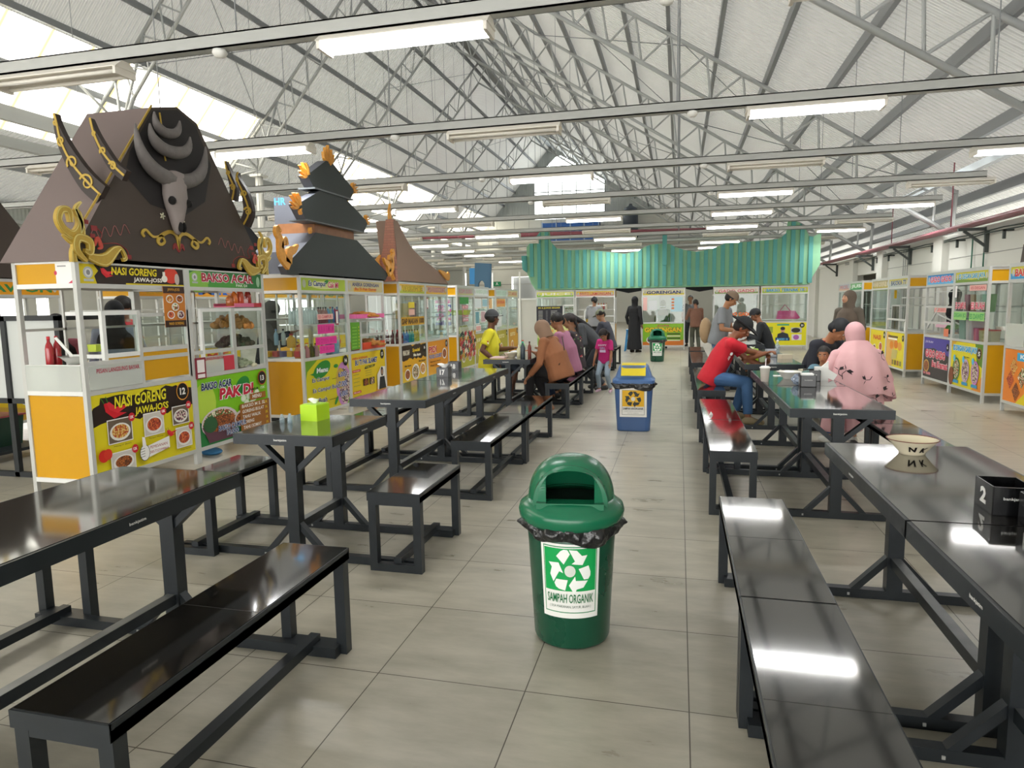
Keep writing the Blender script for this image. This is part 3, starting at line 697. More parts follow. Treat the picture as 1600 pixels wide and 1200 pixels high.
# black table box with numbers
M_bb = mat('black_gloss_box', '131416', .22)
def number_box(loc, rot, txt, lab, menu=False, wht=None):
    t = thing('number_box', loc, lab, 'napkin box', rot)
    mb = MB()
    m = wht or M_bb
    mb.box(-.06, .06, -.075, .075, 0, .004, m); mb.box(-.06, -.056, -.075, .075, 0, .095, m); mb.box(.056, .06, -.075, .075, 0, .095, m); mb.box(-.06, .06, -.075, -.071, 0, .095, m); mb.box(-.06, .06, .071, .075, 0, .095, m)
    mb.build('box', t)
    mb = MB(); P = Print(mb, frameM((-.06, .075, 0), (0, -1, 0), (0, 0, 1), (-1, 0, 0))); P.text(txt[0], .05, .022, .1, .076, M_lab, .05)
    P = Print(mb, frameM((-.06, -.075, 0), (1, 0, 0), (0, 0, 1), (0, -1, 0))); P.text(txt[-1], .03, .05, .09, .062, M_lab, .01) if len(txt[-1]) > 2 else P.text(txt[-1], .035, .022, .085, .076, M_lab, .05)
    mb.build('number', t)
    if menu:
        mb = MB(); mb.prism([(-.05, 0), (-.05, .2), (0, .225), (.05, .2), (.05, 0)], 1, -.02, -.016, m); P = Print(mb, frameM((-.05, -.02, 0), (1, 0, 0), (0, 0, 1), (0, -1, 0))); P.text('bankjatim', .02, .15, .08, .162, M_lab, .01); mb.build('back_board', t)
        mb = MB(); mb.box(-.05, .05, .0, .06, .0, .085, mat('tissue_paper', 'f4f4f2', .8)); tissue(mb, .045, .085); mb.build('tissue', t)
    return t
number_box((1.0, .17, .75), -.04, ['2', 'bankjatim'], 'black box numbered 2 on the right table edge')
number_box((1.05, -.02, .75), -.04, ['1', 'bankjatim'], 'black box numbered 1 with upright board and white tissue, right picture edge', menu=True)
t = number_box((-2.32, 3.98, .75), .1, ['18', '17'], 'dark grey box numbered 17 with white tissue on the left table', wht=mat('slate_box', '4c4d50', .35)); mb = MB(); tissue(mb, .075, .08); mb.build('tissue', t)
t = number_box((-2.42, 4.6, .75), .1, ['18', '18'], 'dark grey box numbered 18 behind the box numbered 17', wht=mat('slate_box', '4c4d50', .35))
t = number_box((.97, 3.56, .75), 0, ['10', 'bankjatim'], 'grey marbled box with napkins near the crumpled plastic cup', wht=mat('slate_box', '4c4d50', .35)); mb = MB(); mb.box(-.045, .045, -.05, .05, .08, .105, mat('tissue_paper', 'f4f4f2', .8)); mb.build('tissue', t)
t = number_box((1.08, 3.98, .75), 0, ['11', 'bankjatim'], 'black number box beside the upright white carton', menu=False)
# cream bowl with NK
def bowl(loc, lab, R, h, col, letters=None, rim=None):
    m = mat('bowl_'+col, col, .25); t = thing('bowl', loc, lab, 'bowl')
    mb = MB(); mb.lathe([(R*.5, 0), (R*.52, h*.12), (R*.78, h*.62), (R*.98, h*.95), (R, h), (R*.96, h*.97), (R*.75, h*.66), (R*.48, h*.2), (.001, h*.17)], m, 40); mb.build('bowl_body', t)
    mb = MB(); mb.tube([(R*math.cos(2*PI*i/36), R*math.sin(2*PI*i/36), h) for i in range(37)], .0022, mat('bowl_rim_'+(rim or '8a4a30'), rim or '8a4a30', .4), 5, False); mb.build('rim', t)
    if letters:
        mb = MB(); P = Print(mb, Matrix.Identity(4), .0); P.text(letters[0], -.04, .018, -.008, .044, ink('1a1512'), .045, .1); P.text(letters[1], .012, .016, .042, .042, ink('1a1512'), .04, .15)
        nv = []
        for x, y, z in mb.v:
            f = .12+(y/h)*.88 ; r = R*(.52+(y/h-.12)*.535)+.002+z; a = x/(R*.78); nv.append((r*math.sin(a), -r*math.cos(a), y))
        mb.v = nv; mb.build('painted_letters', t)
    return t
bowl((.985, 1.03, .75), 'cream enamel bowl painted NK on the empty right table', .105, .068, 'e6dcc0', 'NK', '7a4030')
bowl((-2.24, 6.42, .75), 'cream patterned bowl in front of the man in yellow', .1, .06, 'd9cfb4', None, '3a3a38')
bowl((.92, 4.1, .75), 'large white bowl behind the iced drink', .11, .065, 'e4e2da', None, 'c8c6bc')
# iced drink in a plastic cup
t = thing('iced_drink', (.68, 3.86, .75), 'plastic cup of milky brown iced drink with straw at the table corner', 'drink')
mb = MB(); mb.lathe([(.03, 0), (.036, .062)], mat('brown_drink', 'a8765e', .3), 20); mb.build('drink', t)
mb = MB(); mb.lathe([(.031, 0), (.037, .065), (.042, .12)], glass_mat('cup_plastic', 'f0eeea', op=.5, opcol='e8e4dc'), 20, cap=False); mb.build('cup', t)
mb = MB(); mb.lathe([(.046, .118), (.046, .126), (.04, .128), (.03, .135)], M_white, 20); mb.build('lid', t)
mb = MB(); mb.tube([(0, 0, .03), (.006, 0, .2)], .004, mat('straw', 'e8d8d8', .4), 8); mb.build('straw', t)
# crumpled plastic
def crumple(name, loc, r, m, lab, cat, seed=1, sz=(1, 1, .8)):
    mb = MB(); mb.ell((0, 0, r*sz[2]), (r*sz[0], r*sz[1], r*sz[2]), m, 20, 12); R = random.Random(seed)
    nv = []
    for v in mb.v:
        k = 1+R.uniform(-.22, .18); nv.append((v[0]*k, v[1]*k, max(0, v[2]*k)))
    mb.v = nv; mb.sm = [False]*len(mb.sm); o = mb.build(name, loc=loc); return tag(o, lab, cat)
crumple('crumpled_cup', (.915, 3.62, .75), .052, glass_mat('crumpled_plastic', 'dfe6ee', op=.5, opcol='b8c4d6'), 'crumpled clear and blue plastic wrap beside the napkin box', 'plastic wrap', 3)
crumple('cabbage_bag', (.985, 3.7, .75), .04, mat('grey_green_bag', '6f8f88', .5), 'grey green crumpled bag behind the crumpled plastic', 'bag', 5, (1, 1, 1.4))
mb = MB(); mb.box(-.055, .055, -.02, .02, 0, .12, M_white); mb.prism([(.055, .02), (.055, .1), (.13, .05), (.1, 0)], 1, -.01, .01, M_white); mb.prism([(.0, .12), (.055, .17), (.055, .12)], 1, -.01, .01, M_white); P = Print(mb, frameM((-.055, -.02, 0), (1, 0, 0), (0, 0, 1), (0, -1, 0))); P.rect(.01, .01, .05, .045, 'e8a84a')
tag(mb.build('food_carton', loc=(1.16, 4.0, .75)), 'torn white takeaway carton with an orange label, standing by the child', 'carton')
for k, (x, y, w, d, h, c, lab) in enumerate(((.86, 4.32, .1, .07, .006, 'f0efea', 'flat white napkin near the white bowl'), (1.02, 4.35, .08, .06, .04, 'd8d4c4', 'small beige tub behind the white bowl'), (1.1, 4.5, .08, .05, .05, 'c9c2a8', 'low tan food box on the family table'))):
    mb = MB(); mb.box(-w/2, w/2, -d/2, d/2, 0, h, mat('box_'+c, c, .6)); tag(mb.build('food_box', loc=(x, y, .75), rotz=.3*k), lab, 'box')
# flasks at the left far table
for x, y, h, r, b, c, lab in ((-2.045, 6.28, .22, .032, '3e4a52', '2fae8c', 'tall grey flask with mint green lid on the table by the brown hoodie'), (-1.985, 6.42, .21, .025, '8f4a3c', '5a2a22', 'slim red brown bottle beside the grey flask'), (-2.13, 6.42, .16, .03, 'ddd9b4', 'e8e8e0', 'pale yellow bottle left of the grey flask'), (-2.2, 6.95, .2, .035, '9fe0a0', 'e05a40', 'pale green bottle with red cap at the far side of the left table')):
    bottle('drink_flask', (x, y, .75), lab, h, r, mat('flask_'+b, b, .4), mat('flask_'+c, c, .4))
mb = MB(); mb.box(-.1, .1, -.13, .13, 0, .008, mat('pink_paper', 'dcbcb8', .7)); tag(mb.build('food_wrapper', loc=(-2.38, 6.35, .75)), 'pinkish paper sheet lying before the man in yellow', 'paper')
mb = MB(); mb.ell((0, 0, .03), (.06, .08, .03), mat('white_cloth_heap', 'e6e6e8', .8)); tag(mb.build('napkin_heap', loc=(-2.3, 6.85, .75)), 'white napkin heap on the table by the man in yellow', 'napkin')
# right far table
t = thing('tissue_box', (.85, 6.6, .75), 'lime green tissue box behind the red shirted man\'s arm', 'tissue box'); mb = MB(); mb.box(-.065, .065, -.06, .06, 0, .1, mat('lime_plastic', 'b6e21c', .35)); mb.build('box', t); mb = MB(); tissue(mb, .04, .1); mb.build('tissue', t)
t = number_box((1.07, 6.6, .75), 0, ['9', '9'], 'pale grey number box next to the far lime tissue box', wht=mat('pale_grey_box', 'b8bcc4', .4))
bottle('water_bottle', (1.17, 6.8, .75), 'clear water bottle beside the pale grey box', .2, .03, M_clear, M_white)
mb = MB(); mb.box(-.07, .07, -.05, .05, 0, .05, mat('beige_tub', 'cfc4ac', .6)); tag(mb.build('food_box', loc=(1.2, 6.35, .75), rotz=.4), 'beige paper food box at the far right table corner', 'box')
mb = MB(); mb.prism([(-.012, 0), (.02, .004), (.004, .03)], 1, -.01, .01, M_white); tag(mb.build('paper_scrap', loc=(.23, 3.82, .45)), 'small white paper scrap on the bench reflecting the red shirt', 'paper scrap')
# ================================================================ FOOD STALL CARTS
CW, CD, CH = 1.18, .6, 1.85
FOODS = [food_mat('food_noodle', 'c8892e', 'e3c27a', 'b23a1e', 90), food_mat('food_fried', '8a4a1e', 'b9682a', '5a2a14', 90), food_mat('food_salad', '3f6a2a', 'e8e2c8', 'b0452a', 80), food_mat('food_red', 'b8452a', 'd9743a', '7a2a18', 90), food_mat('food_mix', 'e0d0c0', '7a3a5a', '3a2a24', 70)]
def plate(P, cx, cy, r, k=0, rim='e8e6e0'):
    P.ell(cx, cy, r, r*.8, rim); P.ell(cx, cy, r*.8, r*.62, FOODS[k % 5])
def badge(P, x, y, r, n, ring='e8a040'):
    P.ell(x, y, r*1.12, r*1.18, ring); P.ell(x, y, r, r*1.05, '15120f'); P.text(n, x-r*.5, y-r*.45, x+r*.5, y+r*.45, 'f2f0ea', .04)
def chili(P, x, y, s, m='d0202c'):
    P.poly([(x, y), (x+.1*s, y+.02*s), (x+.4*s, y-.3*s), (x+.85*s, y-.38*s), (x+.35*s, y-.5*s), (x+.05*s, y-.25*s)], m)
    P.poly([(x+.1*s, y), (x+.2*s, y+.05*s), (x+.45*s, y-.15*s), (x+1.05*s, y-.12*s), (x+.5*s, y-.35*s), (x+.2*s, y-.2*s)], 'dc2f3a')
    P.line([(x+.02*s, y), (x-.1*s, y+.2*s)], .03*s, '3f7a2a'); P.line([(x+.15*s, y+.02*s), (x+.08*s, y+.22*s)], .03*s, '3f7a2a')
def leaf(P, x, y, s, a=0, m='2f8a35'):
    P.ell(x, y, s, s*.42, m, 14, a)
def seal(P, x, y, r):
    P.ell(x, y, r, r, 'b8bcc0'); P.ell(x, y, r*.72, r*.72, 'dcdcda'); P.ell(x, y, r*.4, r*.45, '8a8c90'); P.rect(x-r, y-r*1.5, x+r, y-r*1.1, 'b8bcc0')
def splash(P, x0, x1, y0, y1, m, seed=1):
    R = random.Random(seed); n = 14
    top = [(x0+(x1-x0)*i/n, y1+R.uniform(-.12, .05)*(y1-y0)) for i in range(n+1)]
    bot = [(x0+(x1-x0)*i/n, y0+R.uniform(-.05, .14)*(y1-y0)) for i in range(n+1)]
    P.poly(bot+top[::-1], m)
def stall(origin, rot, lab, sign=None, poster=None, w=CW, ends=(True, True), glass=True, shelf=(1.25,), counter=.83, extra=None, ptop=.8, pane_split=False, lowmat=None, endhigh=True, interior=None):
    t = thing('food_stall_cart', origin, lab, 'food stall', rot)
    q = .035
    mb = MB()
    for x in (0, w-q):
        for y in (0, CD-q): mb.box(x, x+q, y, y+q, 0, CH, M_alu)
    for z in (.11, ptop+.005, 1.63, CH-q):
        mb.box(q, w-q, 0, q*.8, z, z+q, M_alu); mb.box(q, w-q, CD-q, CD, z, z+q, M_alu)
        for x in (0, w-q): mb.box(x, x+q*.8, q, CD-q, z, z+q, M_aluw if not x else M_alu)
    if not glass: mb.box(q, w-q, .001, q*.79, counter+.2, counter+.2+q, M_alu)
    mb.build('frame', t)
    mb = MB(); mb.box(q, w-q, .01, .02, 1.665, CH-q, M_white); P = Print(mb, frameM((q, .01, 1.665), (1, 0, 0), (0, 0, 1), (0, -1, 0)))
    (sign or (lambda P, W, H: P.rect(0, 0, W, H, 'e8dfb8')))(P, w-2*q, .15); mb.build('sign_board', t)
    mb = MB(); mb.box(q, w-q, .01, .02, .145, ptop, M_white); P = Print(mb, frameM((q, .01, .145), (1, 0, 0), (0, 0, 1), (0, -1, 0)))
    (poster or (lambda P, W, H: P.rect(0, 0, W, H, 'e3c321')))(P, w-2*q, ptop-.145); mb.build('front_poster', t)
    for x, e in ((.012, ends[0]), (w-.02, ends[1])):
        if e:
            mb = MB(); mb.box(x, x+.008, q, CD-q, .145, ptop, lowmat or M_yel); mb.build('side_panel', t)
            if endhigh: mb = MB(); mb.box(x, x+.008, q, CD-q, 1.665, CH-q, lowmat or M_yel); mb.build('upper_side_panel', t)
    mb = MB(); mb.box(q, w-q, q, CD, counter-.02, counter, mat('steel_counter', 'c9ccca', .3, .6)); mb.build('counter', t)
    mb = MB(); mb.box(0, w, 0, CD, CH, CH+.012, M_alu); mb.build('top_sheet', t)
    if glass:
        xs = [q, w-q] if not pane_split else [q, w*.5, w-q]
        for a, b in zip(xs, xs[1:]):
            mb = MB(); mb.box(a, b, .012, .016, ptop+.04, 1.63, M_glass); mb.build('glass_pane', t)
        for x, e in ((.014, ends[0]), (w-.018, ends[1])):
            if e: mb = MB(); mb.box(x, x+.004, q, CD-q, ptop+.04, 1.63, M_glass); mb.build('glass_pane', t)
        if pane_split: mb = MB(); mb.box(w*.5-.012, w*.5+.012, .005, .025, ptop+.04, 1.63, M_alu); mb.build('mullion', t)
    for z in shelf:
        mb = MB(); mb.box(q, w-q, .02, CD*.62, z-.006, z, M_glass if glass else M_alu); mb.box(q, w-q, .015, .03, z-.014, z, M_alu); mb.build('shelf', t)
    # aluminium lattice of the back
    mb = MB()
    for x in (w*.33, w*.66): mb.box(x, x+.02, CD-.03, CD-.01, counter, 1.63, M_alu)
    mb.box(q, w-q, CD-.03, CD-.01, 1.3, 1.32, M_alu); mb.build('back_frame', t)
    if extra: extra(t)
    return t
def sub(t, name, f):
    mb = MB(); f(mb); return mb.build(name, t)
RL, RR_, RG = PI/2, -PI/2, 0
XL, XRt, YG = -4.45, 3.97, 18.6
# --------------------------------------------------- stall 12
def s12(P, W, H):
    P.rect(0, 0, W, H, '2a1d18'); P.poly([(0, 0), (.16, 0), (.14, .06), (.18, .1), (.14, H), (0, H)], 'd8c41e'); P.rect(W*.4, 0, W, .012, 'd8c41e')
    seal(P, .085, .085, .045); chili(P, .2, .12, .14)
    P.text('NASI GORENG', .3, .075, .78, .138, 'e8d424', .03, .1); P.text('JAWA-JOSS', .52, .016, .84, .062, 'f0ede2', .03, .1)
    P.ell(W-.16, .09, .09, .07, 'd8402a'); P.ell(W-.24, .06, .035, .03, 'f0ede2'); P.rect(W-.26, .06, W-.23, .12, 'f0ede2'); P.ell(W-.09, .06, .03, .05, 'c8b8b0')
def p12(P, W, H):
    P.rect(0, 0, W, H, 'dfcf1e'); splash(P, .0, W, H*.62, H*.97, '2a1c17', 3); P.poly([(0, H), (.1, H), (.08, H*.88), (.02, H*.85), (0, H*.8)], 'dfcf1e')
    P.poly([(W*.78, H), (W, H), (W, H*.9), (W*.86, H*.94)], 'dfcf1e')
    chili(P, .12, H*.88, .26); P.text('NASI GORENG', .22, H*.8, .78, H*.95, 'e8dc2a', .03, .1); P.text('JAWA-JOSS', .42, H*.65, .8, H*.77, 'e8dc2a', .03, .1)
    badge(P, W-.12, H*.87, .07, '12')
    def ph(x, y, w, h, k, price, t):
        P.rect(x, y, x+w, y+h, 'efeeea'); P.rect(x+.008, y+.008, x+w-.008, y+h-.008, ('6a5a4a', 'cfcac0')[k % 2]); P.ell(x+w*.5, y+h*.45, w*.42, h*.36, 'e9e7e2'); P.ell(x+w*.5, y+h*.47, w*.34, h*.28, FOODS[k])
        P.ell(x+w, y+h*.95, .034, .036, 'cc2230'); P.text(price, x+w-.02, y+h*.95-.012, x+w+.02, y+h*.95+.012, 'ffffff', .03); P.text(t, x+w*.2, y-.028, x+w*.9, y-.014, '4a4416', .0)
    ph(.13, H*.37, .25, .2, 0, '12K', 'Nasgor Jawa'); ph(.5, H*.36, .23, .2, 3, '15K', 'Nasgor Mawut'); ph(.83, H*.42, .21, .17, 4, '15K', 'Nasgor Sosis'); ph(.13, .005, .25, .17, 1, '12K', ''); ph(.85, .06, .2, .19, 3, '15K', 'Nasgor Komplit')
    P.ell(.06, H*.26, .05, .05, 'd42a22'); P.ell(.1, H*.27, .04, .045, 'dc3a28'); chili(P, .74, H*.38, .12)
    P.poly([(.5, .06), (.76, .1), (.76, .2), (.5, .16)], 'f4f2ee'); P.text('PEMESANAN', .53, .13, .73, .155, 'a83a3a', 0, .1); P.text('085732599864', .52, .09, .74, .112, 'a83a3a', 0, .1)
    P.ell(.47, .11, .055, .07, '202020'); P.ell(.47, .11, .05, .065, 'f6f4f0'); P.poly([(.45, .16), (.49, .16), (.48, .24), (.45, .25)], 'f6f4f0')
    for i in range(4): P.line([(.425, .08+i*.022), (.47, .083+i*.022)], .004, '303030')
def x12(t):
    # order tray at lower left, showcases and yellow panel at right
    sub(t, 'order_tray', lambda m: (m.box(.035, .56, -.004, 0, .84, 1.03, M_frost), m.box(.035, .56, .0, .2, .84, .846, M_aluw)))
    def tx(m): P = Print(m, frameM((.035, -.0042, .84), (1, 0, 0), (0, 0, 1), (0, -1, 0))); P.text('PESAN LANGSUNG BAYAR', .07, .13, .5, .165, 'b03a52', .02)
    sub(t, 'tray_lettering', tx)
    def fr(m):
        for x in (.2, .56, 1.13): m.box(x, x+.035, .0, .03, 1.06 if x < .5 else .84, 1.45, M_aluw if x < .5 else M_alu)
        for z in (1.08, 1.42): m.box(.21, .58, .001, .029, z, z+.034, M_aluw)
        m.box(.58, 1.14, .001, .029, 1.1, 1.14, M_alu); m.box(.58, 1.14, .001, .029, 1.4, 1.43, M_alu); m.box(.2, 1.15, .0, .3, 1.455, 1.46, M_alu)
        for z in (1.08, 1.42): m.box(.2, .23, .03, .35, z, z+.03, M_aluw)
    sub(t, 'showcase_frame', fr)
    sub(t, 'showcase_glass', lambda m: (m.box(.235, .56, .012, .016, 1.115, 1.42, M_glass), m.box(.6, 1.13, .012, .016, 1.14, 1.4, M_glass)))
    sub(t, 'yellow_panel', lambda m: (m.box(.6, 1.13, .008, .016, .86, 1.1, M_yel), m.box(.235, .56, .008, .016, .98, 1.08, M_yel)))
    def mc(m):
        m.box(.86, 1.12, -.012, -.008, 1.3, 1.66, ink('c87a2a')); P = Print(m, frameM((.86, -.012, 1.3), (1, 0, 0), (0, 0, 1), (0, -1, 0))); P.rect(0, .3, .26, .36, '3a221a'); P.rect(0, 0, .26, .06, '3a221a'); P.text('JAWA-JOSS', .05, .315, .2, .345, 'd8a030', .02)
        for i, (a, b) in enumerate(((.07, .25), (.19, .25), (.13, .18), (.07, .11), (.19, .11))): plate(P, a, b, .045, i)
        P.text('NASI GORENG', .04, .02, .22, .045, 'd8a030', .02)
    sub(t, 'menu_sheet', mc)
    sub(t, 'side_tray', lambda m: (m.box(-.004, 0, .035, .56, .84, 1.04, M_frost), m.box(.0, .02, .035, .56, 1.03, 1.045, M_aluw)))
c12 = stall((XL, 1.84, 0), RL, 'nearest food stall on the left, number 12, NASI GORENG JAWA-JOSS', s12, p12, ends=(True, False), glass=False, shelf=(), extra=x12)
mb = MB(); mb.box(0, .16, -.003, 0, 0, .15, M_white); P = Print(mb, frameM((0, -.003, 0), (1, 0, 0), (0, 0, 1), (0, -1, 0))); P.rect(0, 0, .16, .15, 'f0eeea'); P.rect(.02, .125, .1, .135, '9a9a9a'); P.poly([(.16, 0), (.16, .03), (.11, 0)], 'c83a5a'); P.ell(.0, .08, .014, .016, 'c83a5a')
o = mb.build('notice_sheet', c12, loc=(-.0005+.011, .0, 1.665)); o.rotation_euler = (0, 0, -PI/2); o.location = (.0105, .19, 1.665)
# --------------------------------------------------- stall 13
def s13(P, W, H):
    P.rect(0, 0, W, H, '2e7d3a'); P.ell(.12, .05, .16, .1, '8ac04a'); P.ell(W*.5, .02, .3, .05, '4a9a3a'); seal(P, .08, .09, .038)
    P.text('BAKSO ACAR', .17, .05, W-.14, .135, 'b8203a', .03, 0, 'f0e8e8'); P.text('PAK DI', .68, .012, .86, .038, 'e8f0e0', .02); P.ell(W-.06, .07, .03, .055, '9cc8a0')
def p13(P, W, H):
    P.rect(0, 0, W, H, '7fc41c'); P.poly([(0, 0), (W*.75, 0), (W*.62, H*.3), (W*.3, H*.2), (.1, H*.5), (0, H*.55)], '1f7a3a'); P.ell(.1, H*.62, .16, .2, 'b9d84a'); P.ell(W*.62, H*.8, .12, .08, '2a8a3a', 16, .4)
    for i, (a, b) in enumerate(((.62, .58), (.7, .6), (.78, .56), (.66, .5), (.74, .48), (.82, .63))): P.ell(W*a, H*b, .045, .038, 'd0e6c0'); P.ell(W*a, H*b, .033, .027, 'e6f0d8')
    P.ell(.3, H*.3, .28, .15, 'd8ccd0'); P.ell(.29, H*.3, .25, .13, FOODS[2]); P.poly([(.03, H*.28), (.57, H*.28), (.47, .02), (.12, .02)], '5f3a48'); P.ell(.3, H*.29, .25, .08, FOODS[1]); P.ell(.15, H*.3, .1, .08, '2a5a34'); P.ell(.66, H*.28, .15, .09, 'd0c8c4'); P.ell(.66, H*.27, .13, .075, FOODS[1])
    P.text('BAKSO ACAR', .05, H*.82, .5, H*.93, '22355f', .04, .1, 'e8ecf0'); P.text('PAK DI', .3, H*.64, .84, H*.81, 'c8203a', .045, .12, 'f4f0f0')
    P.text('CAMPUR', W*.68, H*.68, W*.84, H*.72, '20301a', .03, .2); P.text('15K', W*.87, H*.68, W*.95, H*.72, 'd8e8c0', .02)
    P.rect(W*.7, H*.53, W*.95, H*.63, 'a0662a'); P.text('MENU', W*.74, H*.55, W*.88, H*.61, 'f0ece4', .03); P.rect(W*.54, H*.05, W, H*.5, '9a6228')
    for i, s in enumerate(('BAKSO M S. SL', 'GORENG BULAT', 'TAHU WALIK', 'GORENG', 'TAHU SOMAY')):
        y = H*(.43-.085*i); P.text(s, W*.57, y, W*(.57+.028*len(s)), y+.035, 'f0ece4', .02, .1); P.text('1K', W*.93, y, W*.97, y+.03, 'e8c82a', .02)
    badge(P, W-.11, H*.86, .065, '13', 'c03a28'); P.text('BAKSO CAMPUR', .24, H*.17, .68, H*.25, '2a4a80', .03, .08, 'f0f0f4'); P.text('10.000', .36, H*.08, .56, H*.16, '2a4a80', .03, 0, 'f0f0f4')
def x13(t):
    def fr(m):
        for x in (.15, .6, .625, 1.12): m.box(x, x+.03, 0, .03, .84 if x > .2 else .98, 1.46, M_aluw if x < .5 else M_alu)
        for z in (1.43,): m.box(.16, 1.14, .001, .029, z, z+.029, M_aluw)
        m.box(.65, 1.12, .02, .4, 1.05, 1.056, M_glass); m.box(.65, 1.12, .02, .4, 1.25, 1.256, M_glass); m.box(.15, 1.15, .03, .45, 1.46, 1.47, M_alu)
        m.box(.16, .64, .001, .029, .97, 1.0, M_alu)
    sub(t, 'showcase_frame', fr)
    sub(t, 'showcase_glass', lambda m: (m.box(.18, .6, .012, .016, 1.0, 1.43, M_glass), m.box(.65, 1.12, .012, .016, .86, 1.43, M_glass)))
    sub(t, 'order_tray', lambda m: (m.box(.04, .6, .0, .004, .84, 1.0, M_frost), m.box(.44, .6, -.002, 0, .845, .99, ink('c83a4a'))))
    def tx(m): P = Print(m, frameM((.04, -.0032, .84), (1, 0, 0), (0, 0, 1), (0, -1, 0))); P.text('PESAN LANGSUNG/BAYAR', .03, .125, .4, .155, 'c0404a', .02)
    sub(t, 'tray_lettering', tx)
    def mc(m):
        m.box(.02, .16, -.012, -.006, .8, 1.0, ink('8a2a3a')); P = Print(m, frameM((.02, -.012, .8), (1, 0, 0), (0, 0, 1), (0, -1, 0))); P.rect(.02, .06, .12, .18, 'efe9e6'); P.rect(.02, .01, .12, .045, 'efe9e6')
    sub(t, 'payment_notice', mc)
c13 = stall((XL, 1.84+CW, 0), RL, 'left food stall number 13 with the green BAKSO ACAR PAK DI poster', s13, p13, ends=(False, True), glass=False, shelf=(), extra=x13, ptop=.8)
# --------------------------------------------------- stalls 14 and 15
def s14(P, W, H):
    P.rect(0, 0, W, H, 'a8c034'); P.ell(W*.5, .07, .35, .05, 'd8dc90'); P.ell(.08, .08, .04, .05, 'b0b8a0'); leaf(P, W*.55, .11, .06, .3); P.text('Es Campur', .17, .035, .6, .12, '2a3f6a', .03, .15, 'eef0f0'); P.text('Cak Mi', .64, .04, .92, .115, 'd0405a', .03, .15, 'f4eef0')
def p14(P, W, H):
    P.rect(0, 0, W, H, 'd6c81e'); P.poly([(0, H), (.3, H), (.05, H*.8), (0, H*.6)], '6a9a2a'); P.poly([(W, 0), (W, H*.3), (W*.8, 0)], '7aa82a')
    P.ell(W*.85, H*.42, .2, .3, 'c88ac0'); P.ell(W*.88, H*.38, .15, .24, FOODS[4]); P.ell(W*.78, H*.55, .12, .14, 'c8a848')
    P.ell(W*.36, H*.8, .22, .1, '2f8a35', 18, .25); P.poly([(.1, H*.74), (.22, H*.7), (.2, H*.76)], '2f8a35'); P.text('Menu', .26, H*.74, .54, H*.84, 'e8f0e8', .04, .15, '2a4a7a'); leaf(P, W*.68, H*.82, .06, 0); leaf(P, .15, H*.22, .06, .2); leaf(P, W*.66, .08, .07, .8)
    for i, (a, b) in enumerate((('Es Campur', '6.000'), ('Es Campur Buah', '7.000'), ('Es Buah', '6.000'))):
        y = H*(.56-.2*i); P.text(a, .14, y, .14+.048*len(a), y+.065, '3a4468', .02, .1, 'eceae0'); P.line([(.2+.048*len(a), y+.01), (W*.68, y+.01)], .006, '33371f'); P.text(b, W*.72, y+.01, W*.93, y+.085, '3a4a90', .03, 0, 'ecebf0')
    badge(P, W-.1, H*.9, .06, '14', '15120f')
def notes14(t):
    def f(m):
        P = Print(m, frameM((0, .0105, 0), (1, 0, 0), (0, 0, 1), (0, -1, 0)))
        for x0, y0, x1, y1, tx in ((.38, 1.12, .8, 1.24, 'BUBUR SUMSUM'), (.32, .98, .85, 1.08, 'ES OYEN 8000'), (.4, .87, .78, .97, 'JUS BUAH')): P.rect(x0, y0, x1, y1, 'e83a9a'); P.text(tx, x0+.02, y0+.02, x1-.02, y1-.02, 'd02a8a', .02)
        P.rect(.38, 1.3, .78, 1.37, 'e8b8b0'); P.text('ES CAMPUR', .41, 1.315, .74, 1.355, 'c84a5a', .02)
        P.rect(.84, 1.22, .92, 1.42, '8a2a3a'); P.rect(.855, 1.24, .905, 1.4, 'eeeae6')
    sub(t, 'paper_notices', f)
c14 = stall((XL, 4.92, 0), RL, 'left food stall number 14, Es Campur Cak Mi, full of drink bottles', s14, p14, extra=notes14, ends=(True, False))
def s15(P, W, H):
    P.rect(0, 0, W, H, 'c8bc8a'); P.rect(.18, 0, W*.8, .05, 'e0a82a'); P.text('ANEKA GORENGAN', .14, .075, W-.12, .128, '2a3a7a', .03); P.text('Bu Ti Pak Slamet', .22, .02, W-.2, .06, 'c03a3a', .02); P.ell(.06, .07, .035, .05, 'b8b8b0')
